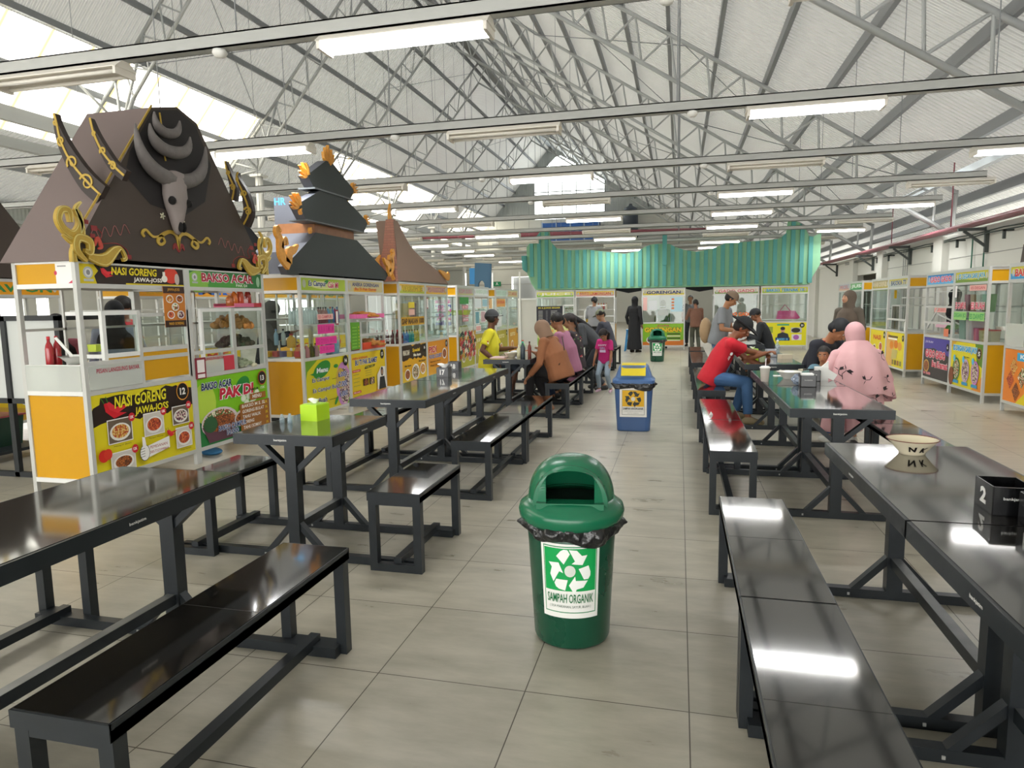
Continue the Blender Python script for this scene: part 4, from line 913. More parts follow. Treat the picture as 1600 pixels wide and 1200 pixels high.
def p15(P, W, H):
    P.rect(0, 0, W, H, 'e0c21e'); P.poly([(W*.6, 0), (W, 0), (W, H*.3), (W*.75, H*.18)], 'e8a52a'); P.text('ANEKA GORENGAN', .04, H*.87, .52, H*.92, 'c03038', .03); P.text('BU TI PAK SLAMET', .12, H*.74, .84, H*.86, '2a3f8a', .04, .05, 'eeeccc'); badge(P, W-.1, H*.9, .06, '15', '15120f')
    P.poly([(.4, H*.63), (.72, H*.65), (.76, H*.7), (.43, H*.69)], '2a2a18'); P.text('Harga 1.000', .44, H*.645, .7, H*.685, 'd8d030', .02)
    for y in (.6, .14): P.rect(.03, H*y, .27, H*(y+.05), 'c83038'); P.text('Gorengan' if y > .3 else 'Minuman', .05, H*(y+.012), .24, H*(y+.04), 'f4e8e0', .02)
    for i in range(4):
        P.rect(.04, H*(.54-.08*i), .22+.03*(i % 2), H*(.555-.08*i), 'a8a040'); P.rect(.42, H*(.58-.05*i), .62, H*(.592-.05*i), 'a8a040') if i < 3 else None
    for i in range(2): P.rect(.34+i*.2, H*.27, .5+i*.2, H*.42, '3a2418'); P.ell(.42+i*.2, H*.34, .055, .05, FOODS[1+i])
    P.poly([(W*.72, H*.1), (W*.72, H*.45), (W*.85, H*.62), (W*.98, H*.6), (W, H*.1)], 'e8e4dc'); P.ell(W*.87, H*.5, .045, .07, '1f2226'); P.ell(W*.87, H*.49, .028, .04, 'b58a6e'); P.poly([(W*.76, H*.1), (W*.8, H*.38), (W*.94, H*.38), (W*.99, H*.1)], '1f2226')
    P.rect(.04, H*.03, .3, H*.05, 'a8a040'); P.rect(.04, H*.07, .26, H*.09, 'a8a040')
def x15(t):
    def f(m):
        m.box(.05, .32, -.004, 0, .86, 1.24, ink('5fa02a')); P = Print(m, frameM((.05, -.004, .86), (1, 0, 0), (0, 0, 1), (0, -1, 0)))
        for i in range(7): P.rect(.03, .03+.045*i, .17, .045+.045*i, '8ac04a'); P.ell(.23, .04+.045*i, .012, .012, 'e0d020')
    sub(t, 'price_list', f)
    def fr(m):
        m.box(.3, 1.15, 0, .03, 1.24, 1.27, M_alu); m.box(.36, .385, 0, .03, .84, 1.27, M_alu); m.box(.385, 1.145, .012, .016, .85, 1.24, M_glass)
    sub(t, 'showcase_frame', fr)
c15 = stall((XL, 4.92+CW, 0), RL, 'left food stall number 15, ANEKA GORENGAN, with pink tray of fritters', s15, p15, ends=(False, True), glass=False, shelf=(), extra=x15)
# --------------------------------------------------- generic posters
def gsign(bg, txt, col, out=None, bg2=None):
    def f(P, W, H):
        P.rect(0, 0, W, H, bg)
        if bg2: P.poly([(0, 0), (W, 0), (W, .05), (W*.5, .03), (0, .07)], bg2)
        P.ell(.06, .08, .03, .045, 'c8c8c0'); P.text(txt, .11, .03, W-.1, .124, col, .035, 0, out); P.ell(W-.06, .08, .028, .045, 'c8c8c0')
    return f
def gposter(bg, bg2, lines, foods, num=None, dark=None):
    def f(P, W, H):
        P.rect(0, 0, W, H, bg); P.poly([(0, 0), (W, 0), (W, H*.32), (W*.5, H*.2), (0, H*.36)], bg2)
        if dark: splash(P, 0, W, H*.62, H, dark, 5)
        for t, x0, y0, x1, y1, c, o in lines: P.text(t, W*x0, H*y0, W*x1, H*y1, c, .04, .05, o)
        for i, (x, y, r, k) in enumerate(foods): plate(P, W*x, H*y, r, k)
        if num: badge(P, W-.1, H*.88, .06, num, '15120f')
    return f
p16 = gposter('e0a81e', 'e6c030', [('MBAK DAH', .05, .75, .3, .88, 'e8e0c8', None), ("Special", .42, .78, .72, .9, 'e8c020', '2a2418'), ('Mie Ayam', .45, .66, .75, .76, 'f2ecd8', '2a2418'), ('Mie Ayam', .1, .44, .35, .5, '4a3010', None), ('Mie Goreng', .66, .5, .95, .56, '4a3010', None)], [(.2, .25, .12, 1), (.52, .28, .17, 2), (.82, .32, .13, 0)], '16', '3a2a1c')
p17 = gposter('e0941e', 'e8a82a', [('PIDI', .06, .68, .42, .86, 'c82a30', 'f2e8d8'), ('FOOD COURT', .06, .52, .66, .63, '2a4a9a', 'e8e4dc'), ('Nasi Ayam Geprek', .1, .4, .6, .45, '7a4a10', None), ('Nasi Lele', .1, .3, .5, .35, '7a4a10', None)], [(.8, .6, .13, 1)], '17')
def notes17(t):
    def f(m):
        P = Print(m, frameM((0, .0105, 0), (1, 0, 0), (0, 0, 1), (0, -1, 0))); P.rect(.06, 1.4, .14, 1.6, '8a2a3a'); P.rect(.07, 1.42, .13, 1.58, 'f0ece8')
        P.text('KOPI', .66, 1.36, .96, 1.46, 'c86a9a', .02); P.text('ES TEH', .68, 1.22, .94, 1.3, 'c86a9a', .02); P.text('MIE', .76, 1.08, .96, 1.16, '6a5a8a', .02); P.text('Susu', .1, .94, .36, 1.02, '8ab0a8', .03)
    sub(t, 'window_lettering', f)
def notes16(t):
    def f(m):
        P = Print(m, frameM((0, .0105, 0), (1, 0, 0), (0, 0, 1), (0, -1, 0))); P.rect(.08, 1.13, 1.1, 1.27, 'd0a02a'); P.text('SIAP MAKAN 1000', .1, 1.15, 1.08, 1.25, '4a2a10', .05)
        for i in range(2): P.rect(.4, 1.3+i*.12, .66, 1.4+i*.12, ('e8b8a8', 'e0c830')[i])
    sub(t, 'window_lettering', f)
stall((XL, 7.86, 0), RL, 'left stall of the third group, yellow poster with three round dishes', gsign('dcb23a', 'WARUNG MIE', 'e0c020', '3a4a2a', 'b8c040'), p16, extra=notes16, ends=(True, False))
stall((XL, 7.86+CW, 0), RL, 'left stall of the third group with orange PIDI FOOD COURT poster', gsign('d8a86a', 'PIDI FOODCOURT', 'b0506a', 'f0e4d0', 'e8b830'), p17, extra=notes17, ends=(False, True))
p18 = gposter('c8b428', 'a8a830', [('KOPI SUSU', .1, .7, .8, .85, 'e84a4a', 'f4f0e0')], [(.3, .3, .12, 2), (.7, .3, .12, 4)], '18')
def x18(t):
    def f(m):
        R = random.Random(4)
        for i in range(15):
            x = .06+i*.074; c = ['b8303a', 'e8e0d0', '2a6a4a', '30303a', 'c89a30', '6a3a2a'][R.randrange(6)]
            for k in range(6): m.box(x, x+.055, -.03, -.02, .34+k*.09+.02*(i % 3), .42+k*.09+.02*(i % 3), mat('sachet_'+['b8303a', 'e8e0d0', '2a6a4a', '30303a', 'c89a30', '6a3a2a'][R.randrange(6)], ['b8303a', 'e8e0d0', '2a6a4a', '30303a', 'c89a30', '6a3a2a'][R.randrange(6)], .35))
            m.box(x+.02, x+.035, -.028, -.022, .34, 1.0, mat('string', 'd8d8d0', .6))
    sub(t, 'hanging_sachets', f)
    def g(m):
        P = Print(m, frameM((0, .0105, 0), (1, 0, 0), (0, 0, 1), (0, -1, 0)))
        P.rect(.2, 1.48, .8, 1.62, '3f9a4a')
        for i in range(4): P.rect(.35, 1.38-.09*i, .75, 1.45-.09*i, ('d05a6a', 'c87a80')[i % 2]); P.text(('ES TEH', 'KOPI', 'ES SUSU', 'JERUK')[i], .38, 1.39-.09*i, .72, 1.44-.09*i, 'f4e8ea', .03)
    sub(t, 'paper_notices', g)
    def h(m):
        P = Print(m, frameM((.014, CD, 0), (0, -1, 0), (0, 0, 1), (-1, 0, 0))); P.z = .01
        for i, s in enumerate(('ES', 'KOPI', 'TEH', 'SUSU', 'JUS', 'MIE')): P.text(s, .12, 1.5-.09*i, .46, 1.56-.09*i, ('c86a9a', '5a6aa8')[i % 2], .03)
    sub(t, 'side_lettering', h)
stall((XL, 10.8, 0), RL, 'left stall hung with strips of coloured sachets', gsign('b8bca8', 'KOPI SUSU', 'c88a9a', None, 'c8c88a'), p18, extra=x18, ends=(True, False))
def x19(t):
    def g(m):
        P = Print(m, frameM((0, .0105, 0), (1, 0, 0), (0, 0, 1), (0, -1, 0)))
        for x0, y0, x1, y1, c in ((.06, 1.38, .6, 1.6, 'dfe8e6'), (.64, 1.4, 1.08, 1.6, '9ac4cc'), (.08, 1.02, .4, 1.32, '6aa0a8'), (.5, 1.05, .9, 1.32, 'c8a8a8'), (.1, .86, .5, 1.0, 'e0a8a0')): P.rect(x0, y0, x1, y1, 'f2f2ee'); P.rect(x0+.02, y0+.02, x1-.02, y1-.02, c)
    sub(t, 'paper_notices', g)
stall((XL, 10.8+CW, 0), RL, 'left stall with pale paper notices, behind the man in yellow', gsign('e8eeea', 'ANEKA JUS', 'd8e8d8', 'b8d0b8'), gposter('b8a83a', 'a09a40', [('JUS BUAH', .1, .7, .8, .85, 'f4f0d0', None)], [(.3, .35, .12, 2), (.7, .35, .12, 3)], '19'), extra=x19, ends=(False, True), lowmat=None)
def x20(t):
    def g(m):
        P = Print(m, frameM((.014, CD, 0), (0, -1, 0), (0, 0, 1), (-1, 0, 0))); P.z = .01
        P.rect(.1, 1.36, .5, 1.6, 'e8c08a'); P.text('JUS', .16, 1.42, .44, 1.54, 'd87a3a', .04)
        P = Print(m, frameM((0, .0105, 0), (1, 0, 0), (0, 0, 1), (0, -1, 0))); P.rect(.1, 1.4, .95, 1.6, 'eaaa5a'); P.text('JUS SEGAR', .15, 1.46, .9, 1.55, 'd8502a', .04); P.rect(.1, .9, .55, 1.2, 'e4e8e4'); P.rect(.62, .98, 1.0, 1.34, 'b8c8c4')
    sub(t, 'paper_notices', g)
stall((XL, 13.8, 0), RL, 'left stall with orange juice notice beyond the man in yellow', gsign('d4ece0', 'SOTO AYAM', 'c8e0d0', 'a8c8b8'), gposter('b0a42e', '8a8a3a', [('SOTO', .2, .7, .7, .85, 'e8e0b0', None)], [(.4, .35, .14, 0)], '20'), extra=x20, ends=(True, False))
stall((XL, 13.8+CW, 0), RL, 'last left stall next to the far corner of green roofed stalls', gsign('e8d89a', 'SOTO LAMONGAN', 'd06a3a', 'f4f0d8'), gposter('d0982a', 'c88a2a', [('SOTO', .2, .7, .7, .85, 'e8e0b0', None)], [(.4, .35, .14, 0)], '21'), ends=(False, True))
# --------------------------------------------------- right side stalls (front faces -x); origin at the far end
def rst(y_near, lab, **k): return stall((XRt, y_near+CW, 0), RR_, lab, **k)
def x1r(t):
    sub(t, 'order_tray', lambda m: (m.box(.04, .5, -.004, 0, .84, 1.12, M_frost),))
    def g(m): P = Print(m, frameM((0, .3, 0), (1, 0, 0), (0, 0, 1), (0, -1, 0))); P.rect(.2, 1.1, 1.1, 1.5, 'd0a83a'); P.text('BAKSO', .3, 1.36, .9, 1.46, 'a0402a', .04); P.text('PAK KIL', .3, 1.2, 1.0, 1.32, 'a0402a', .05)
    sub(t, 'back_banner', g)
def dhit(P, W, H):
    P.rect(0, 0, W, H, 'e8862a'); P.poly([(W*.3, 0), (W, 0), (W, H*.8)], 'e0cc1e'); P.rect(W*.28, H*.8, W*.8, H*.95, '3aa8d8'); P.text('KIKIL', W*.35, H*.84, W*.7, H*.92, 'f0f4f8', .04)
    for a, b, r, k in ((.22, .68, .1, 0), (.42, .5, .11, 2), (.16, .42, .1, 3), (.3, .22, .1, 1), (.62, .3, .12, 4)): P.poly([(W*a-r, H*b), (W*a, H*b-r*1.2), (W*a+r, H*b), (W*a, H*b+r*1.2)], FOODS[k])
r1 = rst(6.3, 'nearest right stall cut by the picture edge, orange poster of diamond food photos', sign=gsign('d8cc2a', 'BAKSO KIKIL', 'd83a3a', 'e8f0e0', '3a9ad0'), poster=dhit, glass=False, shelf=(), extra=x1r, ends=(True, False))
r1b = rst(6.3-CW, 'right stall outside the right picture edge next to the diamond photo stall', sign=gsign('d8cc2a', 'SOTO', 'd83a3a'), poster=dhit, ends=(False, True))
def pdeg(P, W, H):
    P.rect(0, 0, W, H, 'e2d41c'); P.poly([(W*.82, H*.6), (W, H*.5), (W, H), (W*.75, H)], '5f8a2a'); P.poly([(0, H), (.2, H), (0, H*.85)], 'd8a82a'); P.poly([(W*.7, 0), (W, 0), (W, H*.35)], 'e0902a')
    P.text('ES DEGAN SARI JAYA', .06, H*.76, W*.84, H*.92, '2aa0d8', .055, .05, 'e4f2f8'); P.text('Gula Jawa', W*.4, H*.66, W*.6, H*.7, '5a4a10', .02); badge(P, W-.13, H*.8, .07, '5', 'c88a30')
    for i, (x, k) in enumerate(((.2, 2), (.5, 4), (.8, 4))): P.ell(W*x, H*.38, .13, .17, ('3a7a3a', 'c8a8c8', 'c880c0')[i]); P.ell(W*x, H*.38, .1, .14, FOODS[k]); P.rect(W*x-.1, H*.06, W*x+.1, H*.13, '3a9ac8'); P.ell(W*x-.08, H*.62, .04, .05, '5ab8e0')
    P.ell(.06, H*.2, .09, .14, '8a4a2a')
def pgado(P, W, H):
    P.rect(0, 0, W, H, '3a3436'); P.poly([(0, H), (W, H), (W, H*.6), (W*.4, H*.75), (0, H*.7)], '4a3f9a'); P.text('JUS BUAH', .05, H*.85, .4, H*.92, 'dcd8e8', .02); P.text('GADO GADO', .08, H*.5, W*.86, H*.7, 'd8405a', .05, 0, 'f2e4e6'); P.text('Ibu Kramat', W*.35, H*.28, W*.95, H*.45, 'd83a5a', .04, .05, 'f2e4e6'); plate(P, .15, H*.28, .13, 1, 'c8a050'); P.text('Rp 10.000', .04, H*.05, .36, H*.13, 'd8405a', .03, 0, 'f0d8dc'); badge(P, W-.08, H*.82, .05, '6', '15120f')
def xdeg(t):
    def g(m):
        P = Print(m, frameM((0, .0105, 0), (1, 0, 0), (0, 0, 1), (0, -1, 0)))
        P.rect(.55, 1.54, 1.1, 1.62, 'e8b0a8'); P.text('ES DEGAN', .6, 1.56, 1.05, 1.6, 'c8505a', .02); P.text('ES CAMPUR', .08, 1.28, .46, 1.38, 'd8506a', .04, 0, 'f2ecec'); P.text('ES BUAH', .64, 1.28, 1.08, 1.38, 'd8506a', .04, 0, 'f2ecec')
        P.rect(.04, 1.12, .5, 1.24, '9ad07a'); P.text('DEGAN IJO', .06, 1.14, .48, 1.22, '4aa85a', .04); P.rect(.6, 1.12, 1.1, 1.24, '9ad07a'); P.text('ES DAWET', .62, 1.14, 1.08, 1.22, '4aa85a', .04); P.rect(.05, 1.45, .12, 1.62, 'f0ecea')
    sub(t, 'paper_notices', g)
def xgado(t):
    def f(m):
        m.bar((.1, .02, .95), (.55, .02, 1.28), .025, .025, M_alu); m.bar((.55, .0, 1.2), (1.1, .3, .95), .02, .02, M_alu); m.box(.05, 1.14, .0, .03, 1.29, 1.32, M_alu)
        P = Print(m, frameM((0, .0105, 0), (1, 0, 0), (0, 0, 1), (0, -1, 0))); P.rect(.4, 1.22, .9, 1.3, 'e8a8a0'); P.text('GADO GADO', .45, 1.235, .85, 1.28, 'b83a4a', .02); P.poly([(.5, .98), (.9, .98), (1.08, 1.08), (.55, 1.06)], 'd8a8bc'); P.rect(.86, .85, 1.05, .97, 'd87a5a')
    sub(t, 'showcase_frame', f)
rst(8.04, 'right food stall number 5, ES DEGAN SARI JAYA, plastic tubs behind glass', sign=gsign('d8cc2a', 'ES DEGAN SARI JAYA', '2aa0d0', 'e8f0e8', '7a9a3a'), poster=pdeg, extra=xdeg, ends=(False, True))
rst(8.04+CW, 'right food stall with dark purple GADO GADO poster', sign=gsign('2a8ad0', 'GADO GADO', 'e0506a', 'f4e8ee', '5ab0e0'), poster=pgado, extra=xgado, glass=False, shelf=(1.55,), ends=(True, False))
def p7(P, W, H):
    P.rect(0, 0, W, H, 'e0d020'); P.poly([(0, 0), (W*.35, 0), (W*.5, H*.8), (0, H)], 'd8a85a'); P.rect(.1, H*.84, .7, H*.9, '5a4a18'); P.rect(.1, H*.78, .66, H*.83, 'ece8d8')
    for i, (x, y) in enumerate(((.3, .62), (.55, .66), (.75, .62))): P.ell(W*x, H*y, .12, .08, ('e08a2a', 'd8781e', 'e09a3a')[i])
    P.poly([(W*.3, H*.2), (W*.6, H*.25), (W*.65, H*.5), (W*.35, H*.5)], 'c0b46a')
    for i in range(4): P.rect(W*(.36+.14*i), H*.06, W*(.46+.14*i), H*.2, ('8a7a3a', '6a5a2a', 'a06a3a', '8a8a4a')[i])
    badge(P, W-.1, H*.86, .05, '7', '15120f')
rst(11.35, 'right food stall with cut out drink pictures on yellow, steel showcase', sign=gsign('c8b83a', 'BASOKA 77', '3a4a6a', 'd8dce0', 'b0b8b0'), poster=p7, extra=lambda t: sub(t, 'showcase_frame', lambda m: (m.box(.1, .6, .05, .45, 1.3, 1.32, M_alu), m.box(.1, .12, .05, .07, .84, 1.3, M_alu), m.box(.58, .6, .05, .07, .84, 1.3, M_alu), m.box(.12, .58, .06, .064, .86, 1.3, glass_mat('smoked_glass', 'b0b4a8', op=.3, opcol='6a6a5a')), m.box(.7, 1.1, .05, .45, 1.45, 1.47, M_alu))), glass=False, shelf=(), ends=(False, True))
rst(11.35+CW, 'right food stall with brown lettered sign left of the steel showcase stall', sign=gsign('a89a6a', 'NASI CAMPUR', 'c8b890', 'e8e0c8', 'b0a03a'), poster=gposter('e0cc20', 'c89a3a', [('NASI', .2, .7, .7, .85, 'c83a2a', None)], [(.3, .4, .12, 1), (.7, .5, .12, 3)], '8'), ends=(True, False), extra=lambda t: sub(t, 'yellow_banner', lambda m: m.box(.5, .54, .3, .34, 1.45, 1.62, ink('f0c020'))))
rst(14.5, 'right stall behind the standing woman, light green sign', sign=gsign('7ab87a', 'JUS', 'f0f4f0', None, '3a9a5a'), poster=gposter('e0c020', 'c8a03a', [('JUS', .2, .7, .7, .85, 'c83a2a', None)], [(.5, .4, .12, 1)]), ends=(False, True))
rst(14.5+CW, 'farthest right stall with lilac sign behind the standing woman', sign=gsign('b8bcc8', 'PECEL', 'c88a90', None, 'd8b8a0'), poster=gposter('e0c020', 'c8a03a', [('PECEL', .2, .7, .7, .85, 'c83a2a', None)], [(.5, .4, .12, 1)]), ends=(True, False), interior=None)
# --------------------------------------------------- green roofed stalls facing the camera
def gst(x, w, lab, **k): return stall((x, YG, 0), RG, lab, w=w, **k)
def xmenu(t):
    def f(m):
        m.box(.02, .5+.35, -.02, -.01, .78, 1.38, ink('2a2a34')); P = Print(m, frameM((.02, -.02, .78), (1, 0, 0), (0, 0, 1), (0, -1, 0))); P.text('ES & JUICE SEGAR', .06, .51, .76, .57, 'd8c83a', .03)
        for i in range(9):
            P.rect(.06, .44-.045*i, .2, .452-.045*i, 'c8c8c0'); P.rect(.46, .44-.045*i, .66, .452-.045*i, 'c8c8c0'); P.rect(.3, .44-.045*i, .36, .452-.045*i, '8a8a8a')
        P.ell(.66, .06, .04, .04, 'b0603a')
    sub(t, 'menu_board', f)
    def g(m):
        m.box(.86, 1.2, -.01, .02, 1.38, 1.41, M_aluw); m.box(.86, 1.2, -.01, .02, .98, 1.01, M_aluw); m.box(.86, .89, -.01, .02, .8, 1.4, M_aluw)
        for i in range(2): m.box(.92, 1.16, .1, .3, 1.02+.18*i, 1.14+.18*i, FOODS[3-i])
    sub(t, 'showcase_frame', g)
    sub(t, 'front_goods', lambda m: [m.box(.1+.18*i, .2+.18*i, -.03, -.01, .2+.12*j, .28+.12*j, mat('goods_'+c, c, .5)) for i in range(6) for j, c in enumerate(('8ac04a', 'd8c890', '5a8a3a', 'e0b060'))])
g1 = gst(-4.45, 1.23, 'far green roofed stall at the left with dark ES & JUICE menu board', sign=gsign('e8e86a', 'JUICE', 'f4f4e8', None, '8ac04a'), poster=gposter('d0d890', '8ac04a', [], []), extra=xmenu)
gst(-3.2, 1.23, 'far green roofed stall with red and yellow sign behind the man in grey sweater', sign=gsign('e8c82a', 'SOTO LAMONGAN', 'd8503a', 'f0e8c8', 'e0a8a0'), poster=gposter('d8d8d0', 'c8c8c0', [], []), glass=False, extra=lambda t: sub(t, 'bubble_showcase', lambda m: (m.prism([(.3, .85), (.3, 1.2), (.45, 1.38), (.9, 1.38), (.9, .85)], 1, .0, .02, M_glass), m.bar((.3, -.01, .85), (.3, -.01, 1.2), .03, .03, M_aluw), m.bar((.3, -.01, 1.2), (.45, -.01, 1.38), .03, .03, M_aluw), m.bar((.45, -.01, 1.38), (.95, -.01, 1.38), .03, .03, M_aluw), m.box(.32, .9, .1, .12, .86, 1.05, M_yel), m.box(.3, 1.1, 0, .02, .2, .8, mat('brown_cupboard', '5a4034', .6)))))
def pgor(P, W, H):
    P.rect(0, 0, W, H, '8ac02a'); P.poly([(0, 0), (W, 0), (W, H*.25), (0, H*.15)], 'd87a2a'); P.text('Jocha', W*.35, H*.84, W*.65, H*.96, 'b83a4a', .03, .1); P.text('GORENGAN', .05, H*.6, W*.95, H*.83, 'e8c820', .05, 0, '6a4a10')
    for i in range(4): P.rect(W*.6, H*(.5-.1*i), W*.92, H*(.55-.1*i), ('2a3a1a', 'e8e0c8')[i % 2])
    plate(P, .25, H*.25, .14, 1); plate(P, .5, H*.2, .1, 3)
def xgor(t):
    def g(m):
        P = Print(m, frameM((0, .0105, 0), (1, 0, 0), (0, 0, 1), (0, -1, 0)))
        P.rect(.04, 1.2, .16, 1.6, 'e8b8b0'); P.rect(.2, 1.22, .46, 1.5, 'd8dcdc'); P.rect(.86, 1.16, 1.2, 1.6, 'b8dce8')
        for i in range(4): P.rect(.88, 1.5-.09*i, .96, 1.56-.09*i, 'e08a5a')
    sub(t, 'paper_notices', g)
gst(-1.16, 1.28, 'far middle stall under the green roof, GORENGAN poster', sign=gsign('e8e0b8', 'GORENGAN', '2a3a7a', None, 'e0cc3a'), poster=pgor, extra=xgor)
gst(.93, 1.28, 'far green roofed stall GADO GADO behind the man in grey T-shirt', sign=gsign('e8d8c8', 'GADO GADO', 'd87a80', 'f4e8e4', '8aa05a'), poster=gposter('e8e8e4', 'd8d8d0', [('GADO', .1, .6, .9, .9, 'e0602a', None)], [(.5, .3, .1, 1)]), extra=lambda t: sub(t, 'sliding_banner', lambda m: Print(m, frameM((0, .008, 0), (1, 0, 0), (0, 0, 1), (0, -1, 0))).text('GADO GADO', .3, 1.0, 1.1, 1.12, ink('e8702a'), .05)), shelf=(1.2, 1.42))
def p21(P, W, H):
    P.rect(0, 0, W, H, 'e0d81e'); P.poly([(0, H*.9), (.12, H), (0, H)], '2a7a4a'); P.rect(W*.35, H*.87, W*.62, H*.94, '3aa07a')
    P.rect(.05, H*.55, W*.26, H*.82, '8aa03a'); P.rect(.05, H*.25, W*.26, H*.5, 'd8b8a0'); P.rect(W*.66, H*.55, W*.9, H*.78, 'b8b8b8'); P.ell(W*.77, H*.66, .12, .07, '2a2a2a'); P.rect(W*.68, H*.22, W*.9, H*.48, 'e0dcd8'); P.ell(W*.78, H*.35, .08, .07, 'a860b0')
    P.ell(W*.48, H*.68, .06, .08, 'c8987a'); P.ell(W*.48, H*.74, .065, .05, '20242a'); P.poly([(W*.34, H*.2), (W*.37, H*.5), (W*.48, H*.58), (W*.6, H*.5), (W*.64, H*.2)], '2a3038'); P.rect(W*.32, H*.2, W*.64, H*.34, '1f3a6a'); P.text('BAKSO 10', W*.36, H*.22, W*.6, H*.31, '6ac0e8', .04); badge(P, W-.12, H*.88, .06, '21', '15120f')
gst(2.26, 1.3, 'far right green roofed stall with yellow poster of a cook, number 21', sign=gsign('d8d42a', 'BAKSO TERNAK 10', '2a9ad0', 'e8f0e8', 'a8c83a'), poster=p21, shelf=(), counter=.9)

# ================================================================ ORNAMENTAL ROOFS
def spiral(cx, cy, r0, r1, a0, a1, w0, w1, n=22):
    L = []; Rr = []
    for i in range(n+1):
        t = i/n; a = a0+(a1-a0)*t; r = r0+(r1-r0)*t; w = w0+(w1-w0)*t
        L.append((cx+(r+w/2)*math.cos(a), cy+(r+w/2)*math.sin(a))); Rr.append((cx+(r-w/2)*math.cos(a), cy+(r-w/2)*math.sin(a)))
    return L, Rr
def ribbon(mb, L, Rr, M, m, th=.02, z0=0):
    n = len(L); vs = [(x, y, z0) for x, y in L]+[(x, y, z0) for x, y in Rr]+[(x, y, z0+th) for x, y in L]+[(x, y, z0+th) for x, y in Rr]
    fs = []
    for i in range(n-1): fs += [(2*n+i, 2*n+i+1, 3*n+i+1, 3*n+i), (i, i+1, 2*n+i+1, 2*n+i), (n+i, 3*n+i, 3*n+i+1, n+i+1), (i, n+i, n+i+1, i+1)]
    fs += [(0, 2*n, 3*n, n), (n-1, 2*n-1, 4*n-1, 3*n-1)]
    mb.add(vs, fs, m, M=M)
def swirl(mb, M, pts, ws, m, th=.02, z0=0):
    P = [Vector((a, b)) for a, b in pts]
    # catmull-rom
    Q = []; Wd = []
    for i in range(len(P)-1):
        p0 = P[max(i-1, 0)]; p1 = P[i]; p2 = P[i+1]; p3 = P[min(i+2, len(P)-1)]
        for k in range(6):
            t = k/6; Q.append(.5*((2*p1)+(p2-p0)*t+(2*p0-5*p1+4*p2-p3)*t*t+(3*p1-p0-3*p2+p3)*t**3)); Wd.append(ws[i]*(1-t)+ws[i+1]*t)
    Q.append(P[-1]); Wd.append(ws[-1])
    L = []; Rr = []
    for i in range(len(Q)):
        d = (Q[min(i+1, len(Q)-1)]-Q[max(i-1, 0)]).normalized(); nn = Vector((-d.y, d.x)); L.append(tuple(Q[i]+nn*Wd[i]/2)); Rr.append(tuple(Q[i]-nn*Wd[i]/2))
    ribbon(mb, L, Rr, M, m, th, z0)
    if m is M_gold and max(ws) > .035:
        for o in (-.36, .36):
            c = [(Q[i], (Q[min(i+1, len(Q)-1)]-Q[max(i-1, 0)]).normalized(), Wd[i]) for i in range(len(Q))]
            c = [q+Vector((-d.y, d.x))*w*o for q, d, w in c]
            ribbon(mb, [(q.x-.003, q.y+.003) for q in c], [(q.x+.003, q.y-.003) for q in c], M, mat('pale_gold_line', 'd8c878', .4), .002, z0+th)
def ramp_prism(mb, poly, x0, x1, m, mside=None): mb.prism(poly, 0, x0, x1, m, m2=mside)
# ---- roof over stalls 12 and 13: brown ridge with buffalo skull
t = thing('ornamental_roof', (XL, 1.84, CH), 'big dark brown stall roof with buffalo skull and gold scrolls', 'roof')
poly = [(-.02, -.03), (0, 0), (.86, 1.31), (1.2, 1.42), (1.46, 1.34), (2.24, .22), (2.42, -.03)]
mb = MB(); ramp_prism(mb, [(-.04, -.02), (.89, 1.32), (1.21, 1.41), (1.46, 1.33), (2.42, -.02)], -.66, .0, M_dark, M_mauve); mb.build('roof_body', t)
FM = frameM((.0, 0, 0), (0, 1, 0), (0, 0, 1), (1, 0, 0))
mb = MB(); swirl(mb, FM, [(.12, .3), (.9, 1.34)], [.014, .014], M_gold, .01); mb.build('gold_edge', t)
M_horn = mat('horn_grey', '6f6a68', .6, noise=.25, nscale=18, bump=.3, bscale=30); M_bone = mat('bone_grey', '8d8380', .6, noise=.18, nscale=6)
def arc_horn(mb, cx, cz, w, h, r, m):
    pts = []; R_ = []
    for i in range(25):
        s = -1+2*i/24; pts.append((.05+.02*abs(s), cx+w*math.sin(s*PI*.5)*(1 if abs(s) < .8 else 1), cz+h*(abs(s)**2.2))); R_.append(r*(1-abs(s)**2.5)+.006)
    mb.tube(pts, R_, m, 10)
mb = MB(); arc_horn(mb, 1.05, .74, .42, .38, .062, M_horn); mb.build('large_horns', t)
mb = MB(); arc_horn(mb, 1.03, .98, .24, .18, .05, M_horn); mb.build('middle_horns', t)
mb = MB(); arc_horn(mb, 1.0, 1.13, .15, .14, .038, M_horn); mb.build('small_horns', t)
mb = MB(); prof = [(.018, .27), (.042, .31), (.06, .38), (.075, .44), (.115, .52), (.135, .6), (.13, .68), (.15, .74), (.1, .8), (.03, .82)]
vs = []; fs = []; n = 16
for w, z in prof:
    for j in range(n): a = 2*PI*j/n; vs.append((.05+.07*math.cos(a)*min(1, w/.08), 1.05+w*math.sin(a), z))
for i in range(len(prof)-1):
    for j in range(n): a = i*n+j; b = i*n+(j+1) % n; fs.append((a, a+n, b+n, b))
fs += [tuple(range(n)), tuple((len(prof)-1)*n+j for j in range(n))[::-1]]
mb.add(vs, fs, M_bone, True)
for s in (-1, 1): mb.ell((.1, 1.05+s*.1, .55), (.035, .03, .038), mat('socket_black', '151312', .9), 10, 6); mb.ell((.1, 1.05+s*.02, .33), (.03, .01, .045), mat('socket_black', '151312', .9), 8, 6)
mb.build('skull', t)
mb = MB()
for a, b in (((.0, 1.3), (.0, 1.12)), ((.01, 1.0), (.01, .9)), ((.02, .82), (.02, .74))): mb.bar((.012, .98+a[0], a[1]), (.012, .98+b[0]+.02, b[1]), .01, .01, M_gold)
mb.build('gold_rod', t)
